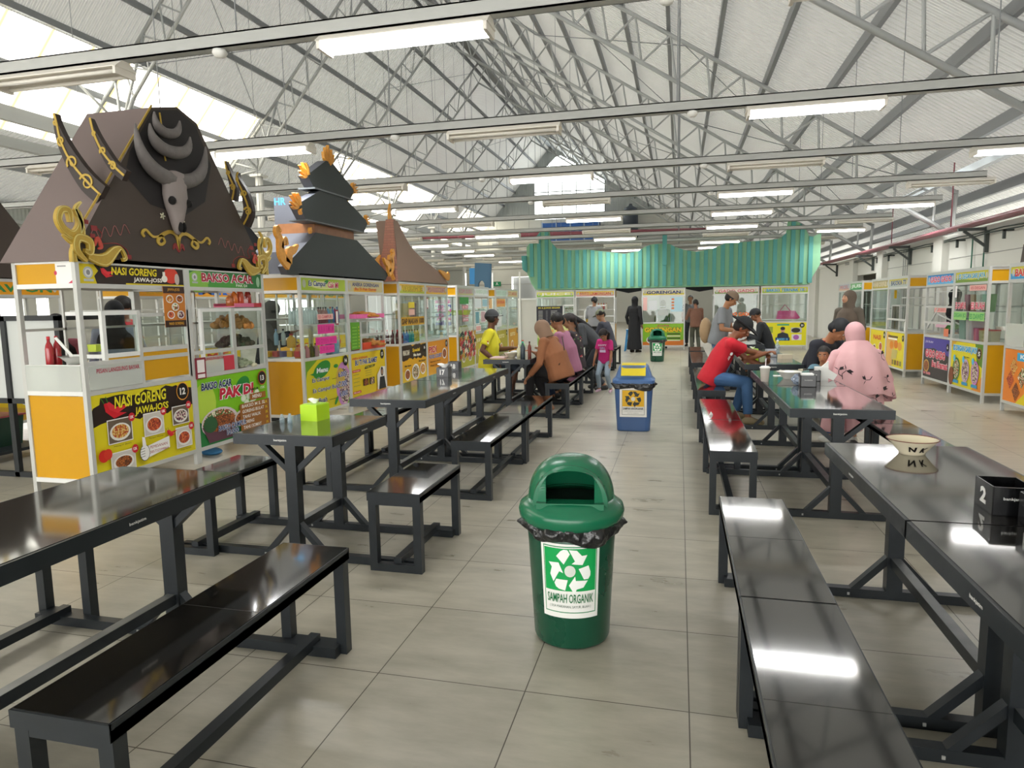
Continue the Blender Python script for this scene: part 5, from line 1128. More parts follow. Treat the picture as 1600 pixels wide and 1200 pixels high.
# black painted field behind the skull
mb = MB(); mb.add([(.003, 1.21-.3, 1.3), (.003, 1.21, 1.385), (.003, 1.44, 1.3), (.003, 1.62, .98), (.003, 1.5, .62), (.003, 1.2, .45), (.003, .8, .5), (.003, .55, .7), (.003, .62, .9)], [tuple(range(9))[::-1]], mat('black_paint_field', '242122', .7)); mb.build('black_field', t)
M_redp = mat('dull_red_paint', '8c2f30', .6)
def corner_scroll(sx, ox):
    g = lambda L: [(ox+sx*a, b) for a, b in L]
    mb = MB()
    swirl(mb, FM, g([(-.02, .26), (-.03, .34), (-.09, .34), (-.12, .27), (-.08, .2), (.0, .17), (.06, .24), (.05, .33), (.02, .36)]), [.03, .05, .05, .05, .055, .07, .06, .05, .02], M_gold, .03, .0)
    swirl(mb, FM, g([(-.1, .16), (-.02, .12), (.06, .16), (.07, .26), (.03, .36), (.08, .42)]), [.01, .05, .05, .04, .03, .01], M_gold, .02, .01)
    swirl(mb, FM, g([(.08, -.02), (.0, .06), (.02, .15), (.12, .13), (.12, .05), (.07, .06)]), [.02, .06, .06, .06, .05, .03], M_gold, .03, .01)
    swirl(mb, FM, g([(-.02, -.03), (-.02, .06), (.03, .12)]), [.05, .03, .02], M_gold, .03, .0)
    swirl(mb, FM, g([(.1, .02), (.25, .0), (.36, .08), (.42, .1), (.46, .03), (.43, .01)]), [.04, .11, .07, .02, .025, .03], M_gold, .025, .01)
    mb.build('corner_scroll', t)
    mb = MB(); 
    for a, b, r in ((.13, .28, .022), (.2, .24, .028), (.18, .18, .022), (.33, .03, .02), (.52, .04, .025)): swirl(mb, FM, g([(a-r, b), (a+r, b)]), [r*1.4, r*1.4], M_redp, .004, .002)
    swirl(mb, FM, g([(.22, .25), (.27, .2), (.25, .13), (.4, .14), (.5, .1), (.52, .05)]), [.006]*6, M_redp, .003, .002)
    swirl(mb, FM, g([(.16, .1), (.19, .16), (.22, .1), (.19, .08)]), [.01, .03, .03, .01], mat('red_orange_paint', 'c04a3a', .5), .012, .03); mb.build('red_buds', t)
corner_scroll(1, .0); corner_scroll(-1, 2.38)
mb = MB()
for s in (-1, 1):
    c = 1.1; g = lambda L: [(c+s*a, b) for a, b in L]
    swirl(mb, FM, g([(.0, .14), (.02, .26), (.1, .29), (.2, .25), (.25, .2), (.22, .17), (.17, .2), (.2, .25)]), [.01, .03, .03, .035, .03, .025, .02, .015], M_gold, .01, .003)
    swirl(mb, FM, g([(.2, .25), (.3, .23), (.38, .28), (.42, .25), (.4, .22)]), [.015, .02, .02, .025, .02], M_gold, .01, .003)
    swirl(mb, FM, g([(.0, .12), (.04, .18), (.07, .14)]), [.01, .04, .01], M_redp, .006, .002)
    swirl(mb, FM, [(1.1+s*.55+i*.05*s, .27+(.04 if i % 2 else -.04)-.01*i) for i in range(9)], [.006]*9, mat('pink_squiggle', '8f5a56', .6), .003, .002)
mb.build('middle_scroll', t)
mb = MB()
for a, b in ((.93, .42), (1.17, .4)):
    for k in range(5): q = 2*PI*k/5; swirl(mb, FM, [(a, b), (a+.03*math.cos(q), b+.03*math.sin(q))], [.014, .008], mat('cream_flower', 'd0ccb0', .6), .006, .003)
mb.build('painted_flowers', t)
# side horns (left face)
M_hdark = mat('dark_carved_wood', '2f2421', .5, noise=.2, nscale=12)
def side_horn(pts, ws, y, name='carved_horn'):
    mb = MB(); HM = frameM((0, y, 0), (1, 0, 0), (0, 0, 1), (0, -1, 0)); swirl(mb, HM, pts, ws, M_hdark, .05, -.025); o = mb.build(name, t)
    mb = MB(); k = len(pts)
    for i in range(1, k-1):
        x, z = pts[i]; r = ws[i]*.42; L, Rr = spiral(x, z, r*.2, r, i, i+8, .01, .018); ribbon(mb, L, Rr, HM, M_gold, .006, .025)
    swirl(mb, HM, [(a+.012*math.sin(i*2), b) for i, (a, b) in enumerate(pts)], [.018]*k, M_gold, .005, .025)
    mb.build('gilt_carving', t)
side_horn([(.02, .5), (-.1, .6), (-.22, .76), (-.31, .93), (-.35, 1.07), (-.35, 1.14)], [.16, .16, .13, .09, .04, .008], .3)
side_horn([(.14, .66), (.04, .74), (-.04, .86), (-.11, 1.0), (-.15, 1.12)], [.09, .085, .07, .04, .01], .42)
for (pts, ws) in (([(.0, .47), (.06, .6), (.03, .78), (-.04, .93), (-.04, 1.0)], [.12, .11, .08, .04, .01]), ([(-.12, .72), (-.1, .85), (-.14, 1.0), (-.17, 1.12)], [.09, .08, .05, .01])): side_horn(pts, ws, 2.1)
# ---- pagoda roof over stalls 14 and 15
M_pag = mat('black_green_board', '2e3534', .6, noise=.06, nscale=3); M_pags = mat('slate_grey_board', '585b63', .7)
t = thing('ornamental_roof', (XL, 4.92, CH), 'black three tiered pagoda stall roof with orange gold finials', 'roof')
def tier(poly, x0, x1, m=M_pag, ms=M_pags, nm='tier'):
    mb = MB(); ramp_prism(mb, [(a-4.92, b-CH) for a, b in poly], x0, x1, m, ms); mb.build(nm, t)
tier([(4.64, 1.93), (4.7, 1.84), (7.34, 1.84), (7.48, 1.95), (6.46, 2.38), (5.36, 2.38)], -.1, .0)
tier([(5.4, 2.37), (6.45, 2.37), (6.45, 2.51), (5.4, 2.51)], -.55, -.04, mat('wood_grain_band', '8a5a34', .5, noise=.4, nscale=10), mat('wood_grain_band', '8a5a34'), 'wooden_band')
tier([(4.93, 2.67), (5.1, 2.5), (6.63, 2.5), (6.77, 2.66), (6.12, 2.9), (5.46, 2.9)], -.1, .03)
tier([(5.17, 3.04), (5.33, 2.9), (6.26, 2.9), (6.38, 3.05), (5.82, 3.3), (5.64, 3.3)], -.1, .03)
mb = MB(); mb.box(-.62, -.12, .52, 1.45, .5, 1.0, M_pags); P = Print(mb, frameM((-.62, .52, .5), (1, 0, 0), (0, 0, 1), (0, -1, 0))); P.text('HR', .01, .4, .17, .49, '4aa0d0', .02); mb.build('rear_block', t)
mb = MB(); mb.prism([(.05, -.0), (.1, .28), (.5, .55), (1.5, .55), (1.6, 0)], 0, -.66, -.1, M_pags); mb.build('rear_skirt', t)
mb = MB(); mb.box(-.2, .05, 5.08-4.92, 6.7-4.92, .645, .66, mat('eave_grey', '5f6568', .5)); mb.box(-.18, .05, 5.3-4.92, 6.3-4.92, 1.05, 1.07, mat('eave_grey', '5f6568', .5)); mb.build('eave_board', t)
def flame(y, z, dy, dz, s, nm='gilt_finial'):
    mb = MB(); d = Vector((dy, dz)).normalized(); nn = Vector((-d.y, d.x)); o = Vector((y-4.92, z-CH))
    for i in range(5):
        a = (i-2)*.42; v = (d*math.cos(a)+nn*math.sin(a)); L = s*(1-.13*abs(i-2)); p0 = o; p1 = o+v*L*.6+nn*.1*s*(i-2)/2; p2 = o+v*L+d*.15*s
        swirl(mb, FM, [tuple(p0), tuple(p1), tuple(p2)], [s*.25, s*.2, s*.05], M_goldo, .04, .0-.004*i)
    mb.build(nm, t)
flame(5.73, 3.28, 0, 1, .2); flame(5.2, 3.05, -1, .5, .16); flame(6.36, 3.06, 1, .4, .13); flame(4.98, 2.66, -1, .5, .17); flame(6.72, 2.68, 1, .3, .12)
def gscroll(y, z, sx, s):
    mb = MB(); g = lambda L: [(y-4.92+sx*a*s, z-CH+b*s) for a, b in L]
    swirl(mb, FM, g([(0, 0), (-.14, .12), (-.16, .3), (-.22, .36), (-.2, .42), (-.14, .38)]), [.1*s, .12*s, .09*s, .06*s, .05*s, .03*s], M_goldo, .04)
    swirl(mb, FM, g([(-.02, .04), (.02, .16), (.12, .2), (.2, .26)]), [.12*s, .12*s, .08*s, .02*s], M_goldo, .04); swirl(mb, FM, g([(-.14, .2), (-.06, .3), (-.02, .24)]), [.04*s, .07*s, .03*s], M_goldo, .04); mb.build('gilt_scroll', t)
gscroll(4.68, 1.93, 1, 1.0); gscroll(7.44, 1.95, -1, .9)
for y, z in ((5.0, 2.62), (5.2, 2.42)): flame(y, z, 0, -1, .06)
# ---- curved brown roof over the third group
t = thing('ornamental_roof', (XL, 7.84, CH), 'curved tan brown stall roof rising to a peak beside the pagoda roof', 'roof')
M_tan = mat('tan_brown_board', '8f7869', .75, noise=.05, nscale=2)
def brick_red():
    m = bpy.data.materials.new('red_brick_print'); m.use_nodes = True; nt = m.node_tree; n = nt.nodes; L = nt.links.new; b = n['Principled BSDF']; b.inputs['Roughness'].default_value = .7
    tc = n.new('ShaderNodeTexCoord'); mp = n.new('ShaderNodeMapping'); mp.inputs['Rotation'].default_value = (PI/2, 0, 0); br = n.new('ShaderNodeTexBrick'); br.inputs['Scale'].default_value = 1; br.inputs['Brick Width'].default_value = .12; br.inputs['Row Height'].default_value = .04; br.inputs['Mortar Size'].default_value = .003
    br.inputs['Color1'].default_value = lin('b07a66'); br.inputs['Color2'].default_value = lin('a87060'); br.inputs['Mortar'].default_value = lin('8c6a5c'); L(tc.outputs['Object'], mp.inputs[0]); L(mp.outputs[0], br.inputs['Vector']); L(br.outputs['Color'], b.inputs['Base Color']); return m
pr_ = [(-.06, -.0), (.0, .45), (-.1, .95), (.06, .96), (.3, .78), (.6, .58), (1.2, .4), (1.77, .27), (2.1, .19), (2.48, .0)]
mb = MB(); ramp_prism(mb, pr_, -.3, .0, M_tan, M_tan); mb.build('front_slope', t)
mb = MB(); mb.prism([(-.36, 0), (0.01, 0), (-.01, .5), (.0, .97), (-.13, .97), (-.2, .5)], 1, -.1, -.02, brick_red()); mb.build('brick_end', t)
def gsc2(L, W): 
    mb = MB(); HM = frameM((0, -.1, 0), (1, 0, 0), (0, 0, 1), (0, -1, 0)); swirl(mb, HM, L, W, M_goldo, .03); mb.build('gilt_scroll', t)
gsc2([(-.34, .0), (-.26, .15), (-.3, .3), (-.24, .42)], [.1, .1, .08, .02]); gsc2([(-.02, .02), (-.06, .15), (-.03, .3)], [.05, .05, .02])
mb = MB(); swirl(mb, FM, [(-.03, .95), (-.05, 1.08), (-.02, 1.22)], [.1, .08, .01], M_goldo, .03, -.1); mb.build('gilt_finial', t)
mb = MB(); swirl(mb, FM, [(1.9, .26), (2.15, .2), (2.38, .14), (2.42, .2), (2.36, .24)], [.02, .1, .12, .08, .03], M_goldo, .03); mb.build('gilt_scroll', t)
# ---- blue gate board over the last left group
t = thing('ornamental_roof', (XL, 13.2, CH), 'blue arched board rising over the last left stalls', 'roof')
M_bb1 = mat('blue_board', '3f6580', .6); M_bb2 = mat('bright_blue_board', '3a8cc8', .6)
mb = MB(); ar = [(.08*math.cos(PI-PI*i/8)*1.0-.19, .12*math.sin(PI*i/8)+.06) for i in range(9)]
mb.prism([(-.36, .02), (-.27, .02)]+ar+[(-.11, .0), (.02, .0), (.05, .57), (-.34, .6)], 1, 0, .1, M_bb1); mb.build('arched_board', t)
mb = MB(); mb.box(-.5, -.34, .06, .12, .1, .48, M_bb2); mb.build('side_board', t)
# ---- long green wavy roof
t = thing('wavy_green_roof', (0, YG-.1, 0), 'long green ribbed roof with upswept ends across the far stalls', 'roof')
M_g1 = mat('light_green_board', '80b08c', .8, noise=.06, nscale=2); M_g2 = mat('teal_batten', '4f938d', .8, noise=.06, nscale=3)
_px = [(823, 393), (830, 384), (837, 379), (845, 368), (862, 362), (864, 384), (875, 396), (898, 399), (925, 398), (955, 402), (987, 406), (1008, 402), (1019, 395), (1030, 391), (1046, 390), (1059, 391), (1068, 396), (1082, 401), (1100, 404), (1122, 400), (1144, 391), (1190, 388), (1222, 385), (1233, 377), (1236, 352), (1253, 361), (1262, 372), (1267, 384), (1283, 377)]
_top = [(-4.71+(x-823)*8.52/460, 3.22-(y-393)*.0178-(x-823)*.00042) for x, y in _px]
def topz(x):
    for (a, b), (c, d) in zip(_top, _top[1:]):
        if a <= x <= c: return b+(d-b)*(x-a)/(c-a)
    return _top[-1][1]
low = [(3.78, 2.45), (3.6, 1.9), (-4.5, 1.93), (-4.66, 2.4)]
mb = MB(); n = len(_top); zb = [1.92]*n
for (a, b), (c, d) in zip(_top, _top[1:]):
    bl = lambda x: 1.9 if -4.5 < x < 3.6 else (1.9+(-4.5-x)*2.6 if x <= -4.5 else 1.9+(x-3.6)*2.6)
    mb.add([(a, .02, bl(a)), (c, .02, bl(c)), (c, .02, d), (a, .02, b), (a, .1, bl(a)), (c, .1, bl(c)), (c, .1, d), (a, .1, b)], [(0, 1, 2, 3), (5, 4, 7, 6), (3, 2, 6, 7), (1, 0, 4, 5)], M_g1)
mb.build('roof_panel', t)
k = 0; x = -4.6
while x < 3.72:
    if topz(x) > 2.2:
        mb = MB(); zl = 1.93 if -4.45 < x < 3.5 else 2.3
        mb.prism([(x, zl), (x+.11, zl), (x+.11, topz(x+.11)-.01), (x, topz(x)-.01)], 1, -.035, .02, M_g2); mb.build('batten', t)
    x += .238
mb = MB(); mb.box(-.56, -.43, -.09, .02, 2.55, 3.42, M_g2); mb.build('centre_batten', t)
mb = MB(); mb.box(-4.4, 3.55, .0, .7, 1.885, 1.92, M_g1); mb.build('underside', t)
mb = MB(); mb.tube([(-4.78, -.04, 2.95), (-4.76, -.04, 2.55), (-4.7, -.04, 2.45)], [.09, .08, .02], M_g2, 10); mb.build('end_curl', t)
# black valance over the passages between the green roofed stalls
for a, b, lab in ((-1.95, -1.18, 'black cloth valance in the gap left of the GORENGAN stall'), (.13, .92, 'black cloth valance in the gap right of the GORENGAN stall')):
    mb = MB(); mb.prism([(a, 1.9), (b, 1.9), (b, 1.8), ((a+b)/2, 1.74), (a, 1.83)], 1, YG+.05, YG+.07, mat('black_cloth', '1a1c20', .9)); tag(mb.build('cloth_valance'), lab, 'cloth')
# ================================================================ GOODS ON THE STALLS
def cart_pt(y0, lx, ly, z): return (XL-ly, y0+lx, z)       # left stalls
def cart_ptR(yfar, lx, ly, z): return (XRt+ly, yfar-lx, z) # right stalls
M_wb = mat('pet_bottle', 'c9d8e4', .15, spec=.7); M_capb = mat('blue_cap', '2a5aa8', .4); M_red1 = mat('red_cap', 'c02a2a', .4)
cols14 = [('e6ecf0', 'f0f0f0')]*8+[('a86a6a', '2a2a2a')]*4+[('5a9ad0', 'e0e0e0'), ('8ab8a0', 'c03030'), ('4a80c8', '2a5aa8'), ('d0508a', 'e8e8e8'), ('6a90c0', '2a5aa8')]
protos = {}
def pbottle(body, cap, loc, lab, grp, h=.2, r=.028, name='drink_bottle'):
    k = (body, cap, h, r)
    if k not in protos:
        t = bottle(name, loc, lab, h, r, mat('pet_'+body, body, .18, spec=.7), mat('cap_'+cap, cap, .4), group=grp); protos[k] = t
    else: t = dup(protos[k], loc, label=lab, group=grp)
    return t
for row in range(2):
    for i, (b, c) in enumerate(cols14):
        if row and i > 11: continue
        nm = {'e6ecf0': 'clear water bottle in the row on the upper shelf of stall 14', 'a86a6a': 'reddish drink bottle on the upper shelf of stall 14'}.get(b, 'coloured drink bottle, %s, right part of the shelf of stall 14' % {'5a9ad0': 'light blue', '8ab8a0': 'pale green with red cap', '4a80c8': 'blue with blue cap', 'd0508a': 'pink', '6a90c0': 'greyish blue'}.get(b, ''))
        pbottle(b, c, cart_pt(4.92, .07+i*.061, .09+row*.1, 1.25), nm, 'bottles on the upper shelf of stall 14', .21, .026)
for i in range(7): pbottle('9cc4dc', 'e0e0e0', cart_pt(4.92, .86+.04*(i % 4), .08+.07*(i//4), .83), 'light blue bottle at the lower right of stall 14', 'light blue bottles low in stall 14', .24, .026)
for i, (x, b, c) in enumerate(((.08, 'e0885a', 'c02a2a'), (.18, 'e8e0e0', 'e8a0b8'), (.28, 'd070a0', 'e8e8e8'), (.4, '20242a', '3a3a3a'), (.5, 'e8a0b0', '2a2a2a'))):
    pbottle(b, c, cart_pt(4.92, x, .12, .83), 'short %s jar low in stall 14' % ('orange', 'white', 'pink', 'black', 'light pink')[i], 'jars low in stall 14', .17, .038, 'drink_jar')
for i in range(5):
    mb = MB(); mb.box(-.035, .035, -.05, .05, 0, .07, mat('snack_%d' % (i % 3), ('c83a3a', 'e8b020', '7a6a9a')[i % 3], .5)); tag(mb.build('snack_box', loc=(XL-.1-.1*i, 4.99, .86)), 'small %s snack box on the end ledge of stall 14' % ('red', 'yellow', 'purple', 'red', 'yellow')[i], 'box', 'snack boxes on the end ledge of stall 14')
t = bottle('candy_jar', (XL-.2, 5.0, .97), 'jar with red lid and yellow label at the end of stall 14', .17, .055, mat('pet_e8c060', 'e0a832', .3), M_red1)
pbottle('8ab0d0', '4a80c8', (XL-.42, 5.02, 1.0), 'blue drink bottle at the end of stall 14', 'drink bottles at the end of stall 14'); pbottle('b8c0c0', '2a2a2a', (XL-.32, 5.02, 1.0), 'clear bottle with black cap at the end of stall 14', 'drink bottles at the end of stall 14')
# stall 13: pink tray with sauces, fried goods on glass shelves
y13 = 1.84+CW
t = thing('sauce_tray', cart_pt(y13, .88, .12, 1.47), 'pink and red tray on top of the showcase of stall 13', 'tray', PI/2)
mb = MB(); mb.box(-.22, .22, -.12, .12, 0, .012, mat('pink_plastic', 'dc6f90', .35)); mb.box(-.22, .22, -.125, -.12, 0, .04, mat('pink_plastic', 'dc6f90', .35)); mb.box(-.22, .22, .12, .125, 0, .04, mat('pink_plastic', 'dc6f90', .35)); mb.box(.1, .225, -.128, .128, 0, .042, mat('red_plastic', 'b82a35', .35)); mb.build('tray', t)
for i, (x, b, c, h) in enumerate(((.72, 'b86a3a', 'd8a060', .12), (.8, 'd8742a', 'e8a040', .17), (.9, 'c8583a', 'b8a0d8', .2), (1.03, '9c2f22', 'c84a3a', .19), (.97, 'e0b8b8', 'e8d8d8', .1))):
    pbottle(b, c, cart_pt(y13, x, .1, 1.482), '%s sauce bottle on the pink tray of stall 13' % ('short amber', 'orange', 'red with lilac cap', 'dark red', 'small pale')[i], 'sauce bottles on the pink tray', h, .036, 'sauce_bottle')
def heap(loc, rx, ry, rz, m, lab, cat='food', seed=1, bumps=26, name='fried_food_heap'):
    mb = MB(); R = random.Random(seed)
    for i in range(bumps*3):
        a = R.uniform(0, 2*PI); q = R.random()**.6; x = q*rx*math.cos(a); y = q*ry*math.sin(a); z = rz*(1-q*q)*R.uniform(.4, 1)
        M = Matrix.Translation((x, y, z)) @ Matrix.Rotation(R.uniform(0, 3), 4, 'Z') @ Matrix.Rotation(R.uniform(-.5, .5), 4, 'X')
        mb.ell((0, 0, 0), (rx*.17, rx*.1, rz*.28), m, 8, 5, M)
    o = mb.build(name, loc=loc); tag(o, lab, cat, kind='stuff'); return o
M_fry = mat('fried_batter', 'b57a38', .7, noise=.35, nscale=30); M_fry2 = mat('fried_orange', 'c8843a', .6, noise=.3, nscale=30)
heap(cart_pt(y13, .88, .2, 1.27), .2, .2, .12, M_fry, 'heap of golden fritters on the top glass shelf of stall 13', seed=2, bumps=40)
heap(cart_pt(y13, .9, .2, 1.075), .2, .18, .1, mat('leafy_dark', '4a4634', .8, noise=.4, nscale=20), 'dark leafy food on the middle glass shelf of stall 13', seed=3, bumps=30, name='leafy_food')
heap(cart_pt(y13, .9, .2, .85), .2, .18, .08, mat('pale_dumpling', 'c9c4a8', .6, noise=.1, nscale=8), 'pale dumplings at the bottom of the showcase of stall 13', seed=4, bumps=24, name='dumpling_heap')
heap(cart_pt(y13, .35, .2, .85), .16, .14, .08, mat('pale_food', 'b8b49a', .6, noise=.2, nscale=12), 'pale food behind the frosted tray of stall 13', seed=8, bumps=18, name='dumpling_heap')
# stall 12 goods
t = thing('kitchen_bowl', cart_pt(1.84, .22, .3, 1.03), 'white bowl with ladle inside stall 12', 'bowl'); mb = MB(); mb.lathe([(.05, 0), (.11, .06), (.13, .07), (.1, .055), (.04, .015)], M_white, 24); mb.build('bowl_body', t); mb = MB(); mb.bar((0, 0, .03), (-.1, -.08, .22), .02, .02, M_white); mb.build('ladle', t)
for i in range(2): pbottle('a8262e', 'c8323a', cart_pt(1.84, .12+.07*i, .45, 1.0), 'red sauce bottle at the back of stall 12', 'red sauce bottles in stall 12', .26, .03, 'sauce_bottle')
def tub(loc, w, d, h, col, lab, lid=None, grp=None, name='plastic_tub'):
    t = thing(name, loc, lab, 'tub', group=grp); m = mat('tub_'+col, col, .35); mb = MB()
    mb.prism([(-w*.42, 0), (w*.42, 0), (w*.5, h), (-w*.5, h)], 1, -d/2, d/2, m); mb.build('tub_body', t)
    if lid: mb = MB(); mb.box(-w*.53, w*.53, -d*.53, d*.53, h, h+.015, mat('tub_'+lid, lid, .35)); mb.build('lid', t)
    return t
tub((-8.0, 3.9, 1.25), .32, .3, .12, '3fbf4a', 'bright green basin seen through the end frame of stall 12'); tub((-8.0, 4.35, 1.25), .32, .3, .13, '2f6b50', 'dark green basin beside the bright green basin')
tub(cart_pt(1.84, .42, .3, 1.12), .09, .09, .06, 'c8dc50', 'small lime tub in the showcase of stall 12')
# stall 15
y15 = 4.92+CW
t = thing('fritter_tray', cart_pt(y15, .62, .1, 1.29), 'bright pink tray of fritters on stall 15', 'tray', PI/2); mb = MB(); mb.box(-.45, .45, -.13, .13, 0, .015, mat('hot_pink_plastic', 'e86aa8', .35))
for a, b, c, d in ((-.45, .45, -.14, -.13), (-.45, .45, .13, .14), (-.46, -.45, -.14, .14), (.45, .46, -.14, .14)): mb.box(a, b, c, d, 0, .06, mat('hot_pink_plastic', 'e86aa8', .35))
mb.build('tray', t)
heap(cart_pt(y15, .62, .1, 1.32), .26, .1, .06, M_fry2, 'golden fritters lying in the bright pink tray', seed=5, bumps=26)
t = thing('fritter_tray', cart_pt(y15, .76, .12, .84), 'orange red tray of fritters low in stall 15', 'tray', PI/2); mb = MB(); mb.box(-.36, .36, -.12, .12, 0, .015, mat('orange_red_plastic', 'cf4a2c', .35))
for a, b, c, d in ((-.36, .36, -.13, -.12), (-.36, .36, .12, .13), (-.37, -.36, -.13, .13), (.36, .37, -.13, .13)): mb.box(a, b, c, d, 0, .1, mat('orange_red_plastic', 'cf4a2c', .35))
mb.build('tray', t)
heap(cart_pt(y15, .76, .12, .9), .28, .1, .08, M_fry, 'brown fritters in the orange red tray', seed=6, bumps=26)
# third group
for i in range(8): pbottle(('7a2a2a', '4a80c8', '3aa0a0', 'c8b050')[i//2], '2a2a2a', cart_pt(7.86, .14+.12*i, .1, .83), '%s bottle low in the yellow poster stall' % ('dark red', 'blue', 'teal', 'yellow')[i//2], 'bottles low in the third group stall', .22, .034)
for i in range(5): pbottle('6a2226', 'c02a2a', cart_pt(7.86, .06, .08+.09*i, .83), 'cola coloured bottle at the end window of the third stall group', 'cola coloured bottles at the end window', .24, .034)
for i in range(3): tub(cart_pt(7.86, .25+.3*i, .12, 1.25), .1, .1, .25, ('b8a878', 'd8b030', '9a7a80')[i], '%s packet pile on the upper shelf of the third group' % ('tan', 'yellow', 'mauve')[i], grp='packets on the shelf of the third group', name='packet_pile')
tub(cart_pt(10.8, .5, .15, 1.25), .5, .2, .1, 'a0b040', 'olive green goods on the shelf above the sachets', name='packet_pile')
for i in range(4): pbottle(('b0b048', 'c8c070')[i % 2], 'd8d8d0', cart_pt(10.8, .5+.13*i, .1, .84), '%s jar above the hanging sachets' % ('olive', 'pale yellow')[i % 2], 'jars above the hanging sachets', .2, .045, 'drink_jar')
# right stalls
yf5 = 8.04+CW
for i, (x, c, l) in enumerate(((.2, '5a8f86', '3fae98'), (.45, 'd8c8d0', '3fae98'), (.62, 'd05a8a', None))): tub(cart_ptR(yf5, x, .16, .83), .2 if i < 2 else .14, .2, .3 if i < 2 else .18, c, ('dark tub with teal lid', 'clear tub with teal lid', 'pink syrup tub')[i]+' behind the glass of stall 5', l)
for i in range(3): t = tub(cart_ptR(yf5, .82+.13*i, .14, .83), .12, .12, .16, ('c8b890', 'c8a888', 'b8a890')[i], '%s biscuit jar with red lid behind the glass of stall 5' % ('left', 'middle', 'right')[i], 'b82a35', 'biscuit jars with red lids', 'biscuit_jar')
for i, c in enumerate(('a85a78', 'b8987a', 'd8d8d0', '7a9a6a')): tub(cart_ptR(yf5, .25+.2*i, .15, 1.25), .13, .13, .24, c, '%s canister on the upper shelf of stall 5' % ('plum', 'tan', 'white', 'green')[i], None, 'canisters on the upper shelf of stall 5', 'canister')
tub((XRt+.3, 8.1, 1.0), .25, .2, .05, 'e0e0d8', 'white dish at the near end of stall 5', name='dish')
heap((XRt+.3, 10.0, .95), .12, .1, .1, mat('green_veg', '5f9a4a', .7, noise=.3, nscale=14), 'green vegetables behind the slanted frame of the GADO GADO stall', seed=9, name='vegetable_heap')
tub((XRt+.15, 5.9, 1.12), .2, .2, .14, 'd8b0a0', 'peach paper box on the frosted tray of the nearest right stall', name='paper_box')
bottle('sauce_bottle', (XRt+.12, 11.75, .83), 'white bottle with black cap on the counter of the steel showcase stall', .24, .03, M_white, mat('cap_2a2a2a', '2a2a2a'))
# far stalls
t = thing('pink_bag', (3.0, YG+.2, .9), 'pink plastic carrier bag on the counter of stall 21', 'bag'); mb = MB(); mb.prism([(-.28, 0), (.3, 0), (.36, .04), (.22, .24), (-.24, .24)], 1, -.1, .1, mat('pink_bag_plastic', 'cc3f80', .4, noise=.2)); mb.build('bag_body', t); mb = MB(); mb.tube([(-.2, 0, .22), (-.05, 0, .42), (.05, 0, .3), (.12, 0, .22)], .012, mat('pink_bag_plastic', 'cc3f80'), 6); mb.build('handles', t)
t = thing('blue_stool', (-1.44, 18.2, 0), 'light blue plastic stool beside the person in black', 'stool'); M_sto = mat('stool_blue', '3a9ad8', .4)
mb = MB(); mb.box(-.15, .15, -.15, .15, .62, .65, M_sto); mb.build('seat', t)
for a in (-1, 1):
    for b in (-1, 1): mb = MB(); mb.bar((a*.12, b*.12, .62), (a*.18, b*.18, 0), .04, .03, M_sto); mb.build('leg', t)
mb = MB(); mb.box(-.15, .15, -.16, -.14, .3, .34, M_sto); mb.box(-.15, .15, .14, .16, .3, .34, M_sto); mb.build('stretcher', t)
for i in range(4): pbottle(('c86a4a', 'e0a848', 'b83a3a', 'e8e0d0')[i], 'c02a2a', (-2.5+.08*i, YG+.25, 1.25), '%s bottle on the shelf by the man in grey sweater' % ('brick', 'amber', 'red', 'cream')[i], 'bottles on the far shelf', .2, .03)
# ---------------- second row of stalls behind, seen through the frames
for k, (y, s, c) in enumerate(((2.3, 'SOTO', 'd86a3a'), (3.6, 'RAWON', '3a8a4a'), (5.9, 'PECEL', 'd8a020'), (7.2, 'MIE', '2a6ad0'), (10.0, 'SATE', 'd8a020'), (11.3, 'NASI', '3a8a4a'))):
    stall((-7.8, y, 0), PI/2, '%s stall of the second row, seen through the left front stalls' % ('first', 'second', 'third', 'fourth', 'fifth', 'sixth')[k], sign=gsign('e8a020', s, c), poster=gposter('e0c020', 'c8a03a', [(s, .2, .7, .7, .85, 'c83a2a', None)], [(.5, .4, .12, k)]), glass=False, shelf=(1.25,))
# dark cupboards and work table at the left picture edge
M_cup = mat('black_cupboard', '23272a', .45); M_cupw = mat('grey_laminate', 'c9cdca', .4)
t = thing('cupboard', (-5.75, 2.3, 0), 'black framed cupboard with grey panels behind stall 12', 'cupboard')
mb = MB(); 
for x in (-.6, -.02, .56):
    mb.box(x, x+.05, -.02, .02, 0, 1.42, M_cup)
for z in (.0, .66, 1.38): mb.box(-.6, .61, -.02, .02, z, z+.045, M_cup)
mb.box(-.6, .61, .02, .4, 1.38, 1.42, M_cup); mb.build('frame', t)
mb = MB(); mb.box(-.55, -.02, .0, .01, .7, 1.38, M_cupw); mb.box(.03, .56, .0, .01, .7, 1.38, M_cupw); mb.build('panel', t)
t = thing('work_table', (-6.9, 2.9, 0), 'black steel work table with red basin at the left edge', 'table'); mb = MB(); mb.box(-.5, .5, -.3, .3, .7, .74, M_cup); mb.box(-.5, .5, -.3, .3, .08, .11, M_cup); mb.build('top', t)
for a in (-.46, .42):
    for b in (-.28, .24): mb = MB(); mb.box(a, a+.04, b, b+.04, 0, .7, M_cup); mb.build('leg', t)
tub((-6.9, 2.9, .11), .6, .4, .3, '2a4a3a', 'dark green crate under the black work table', 'b04a5a')
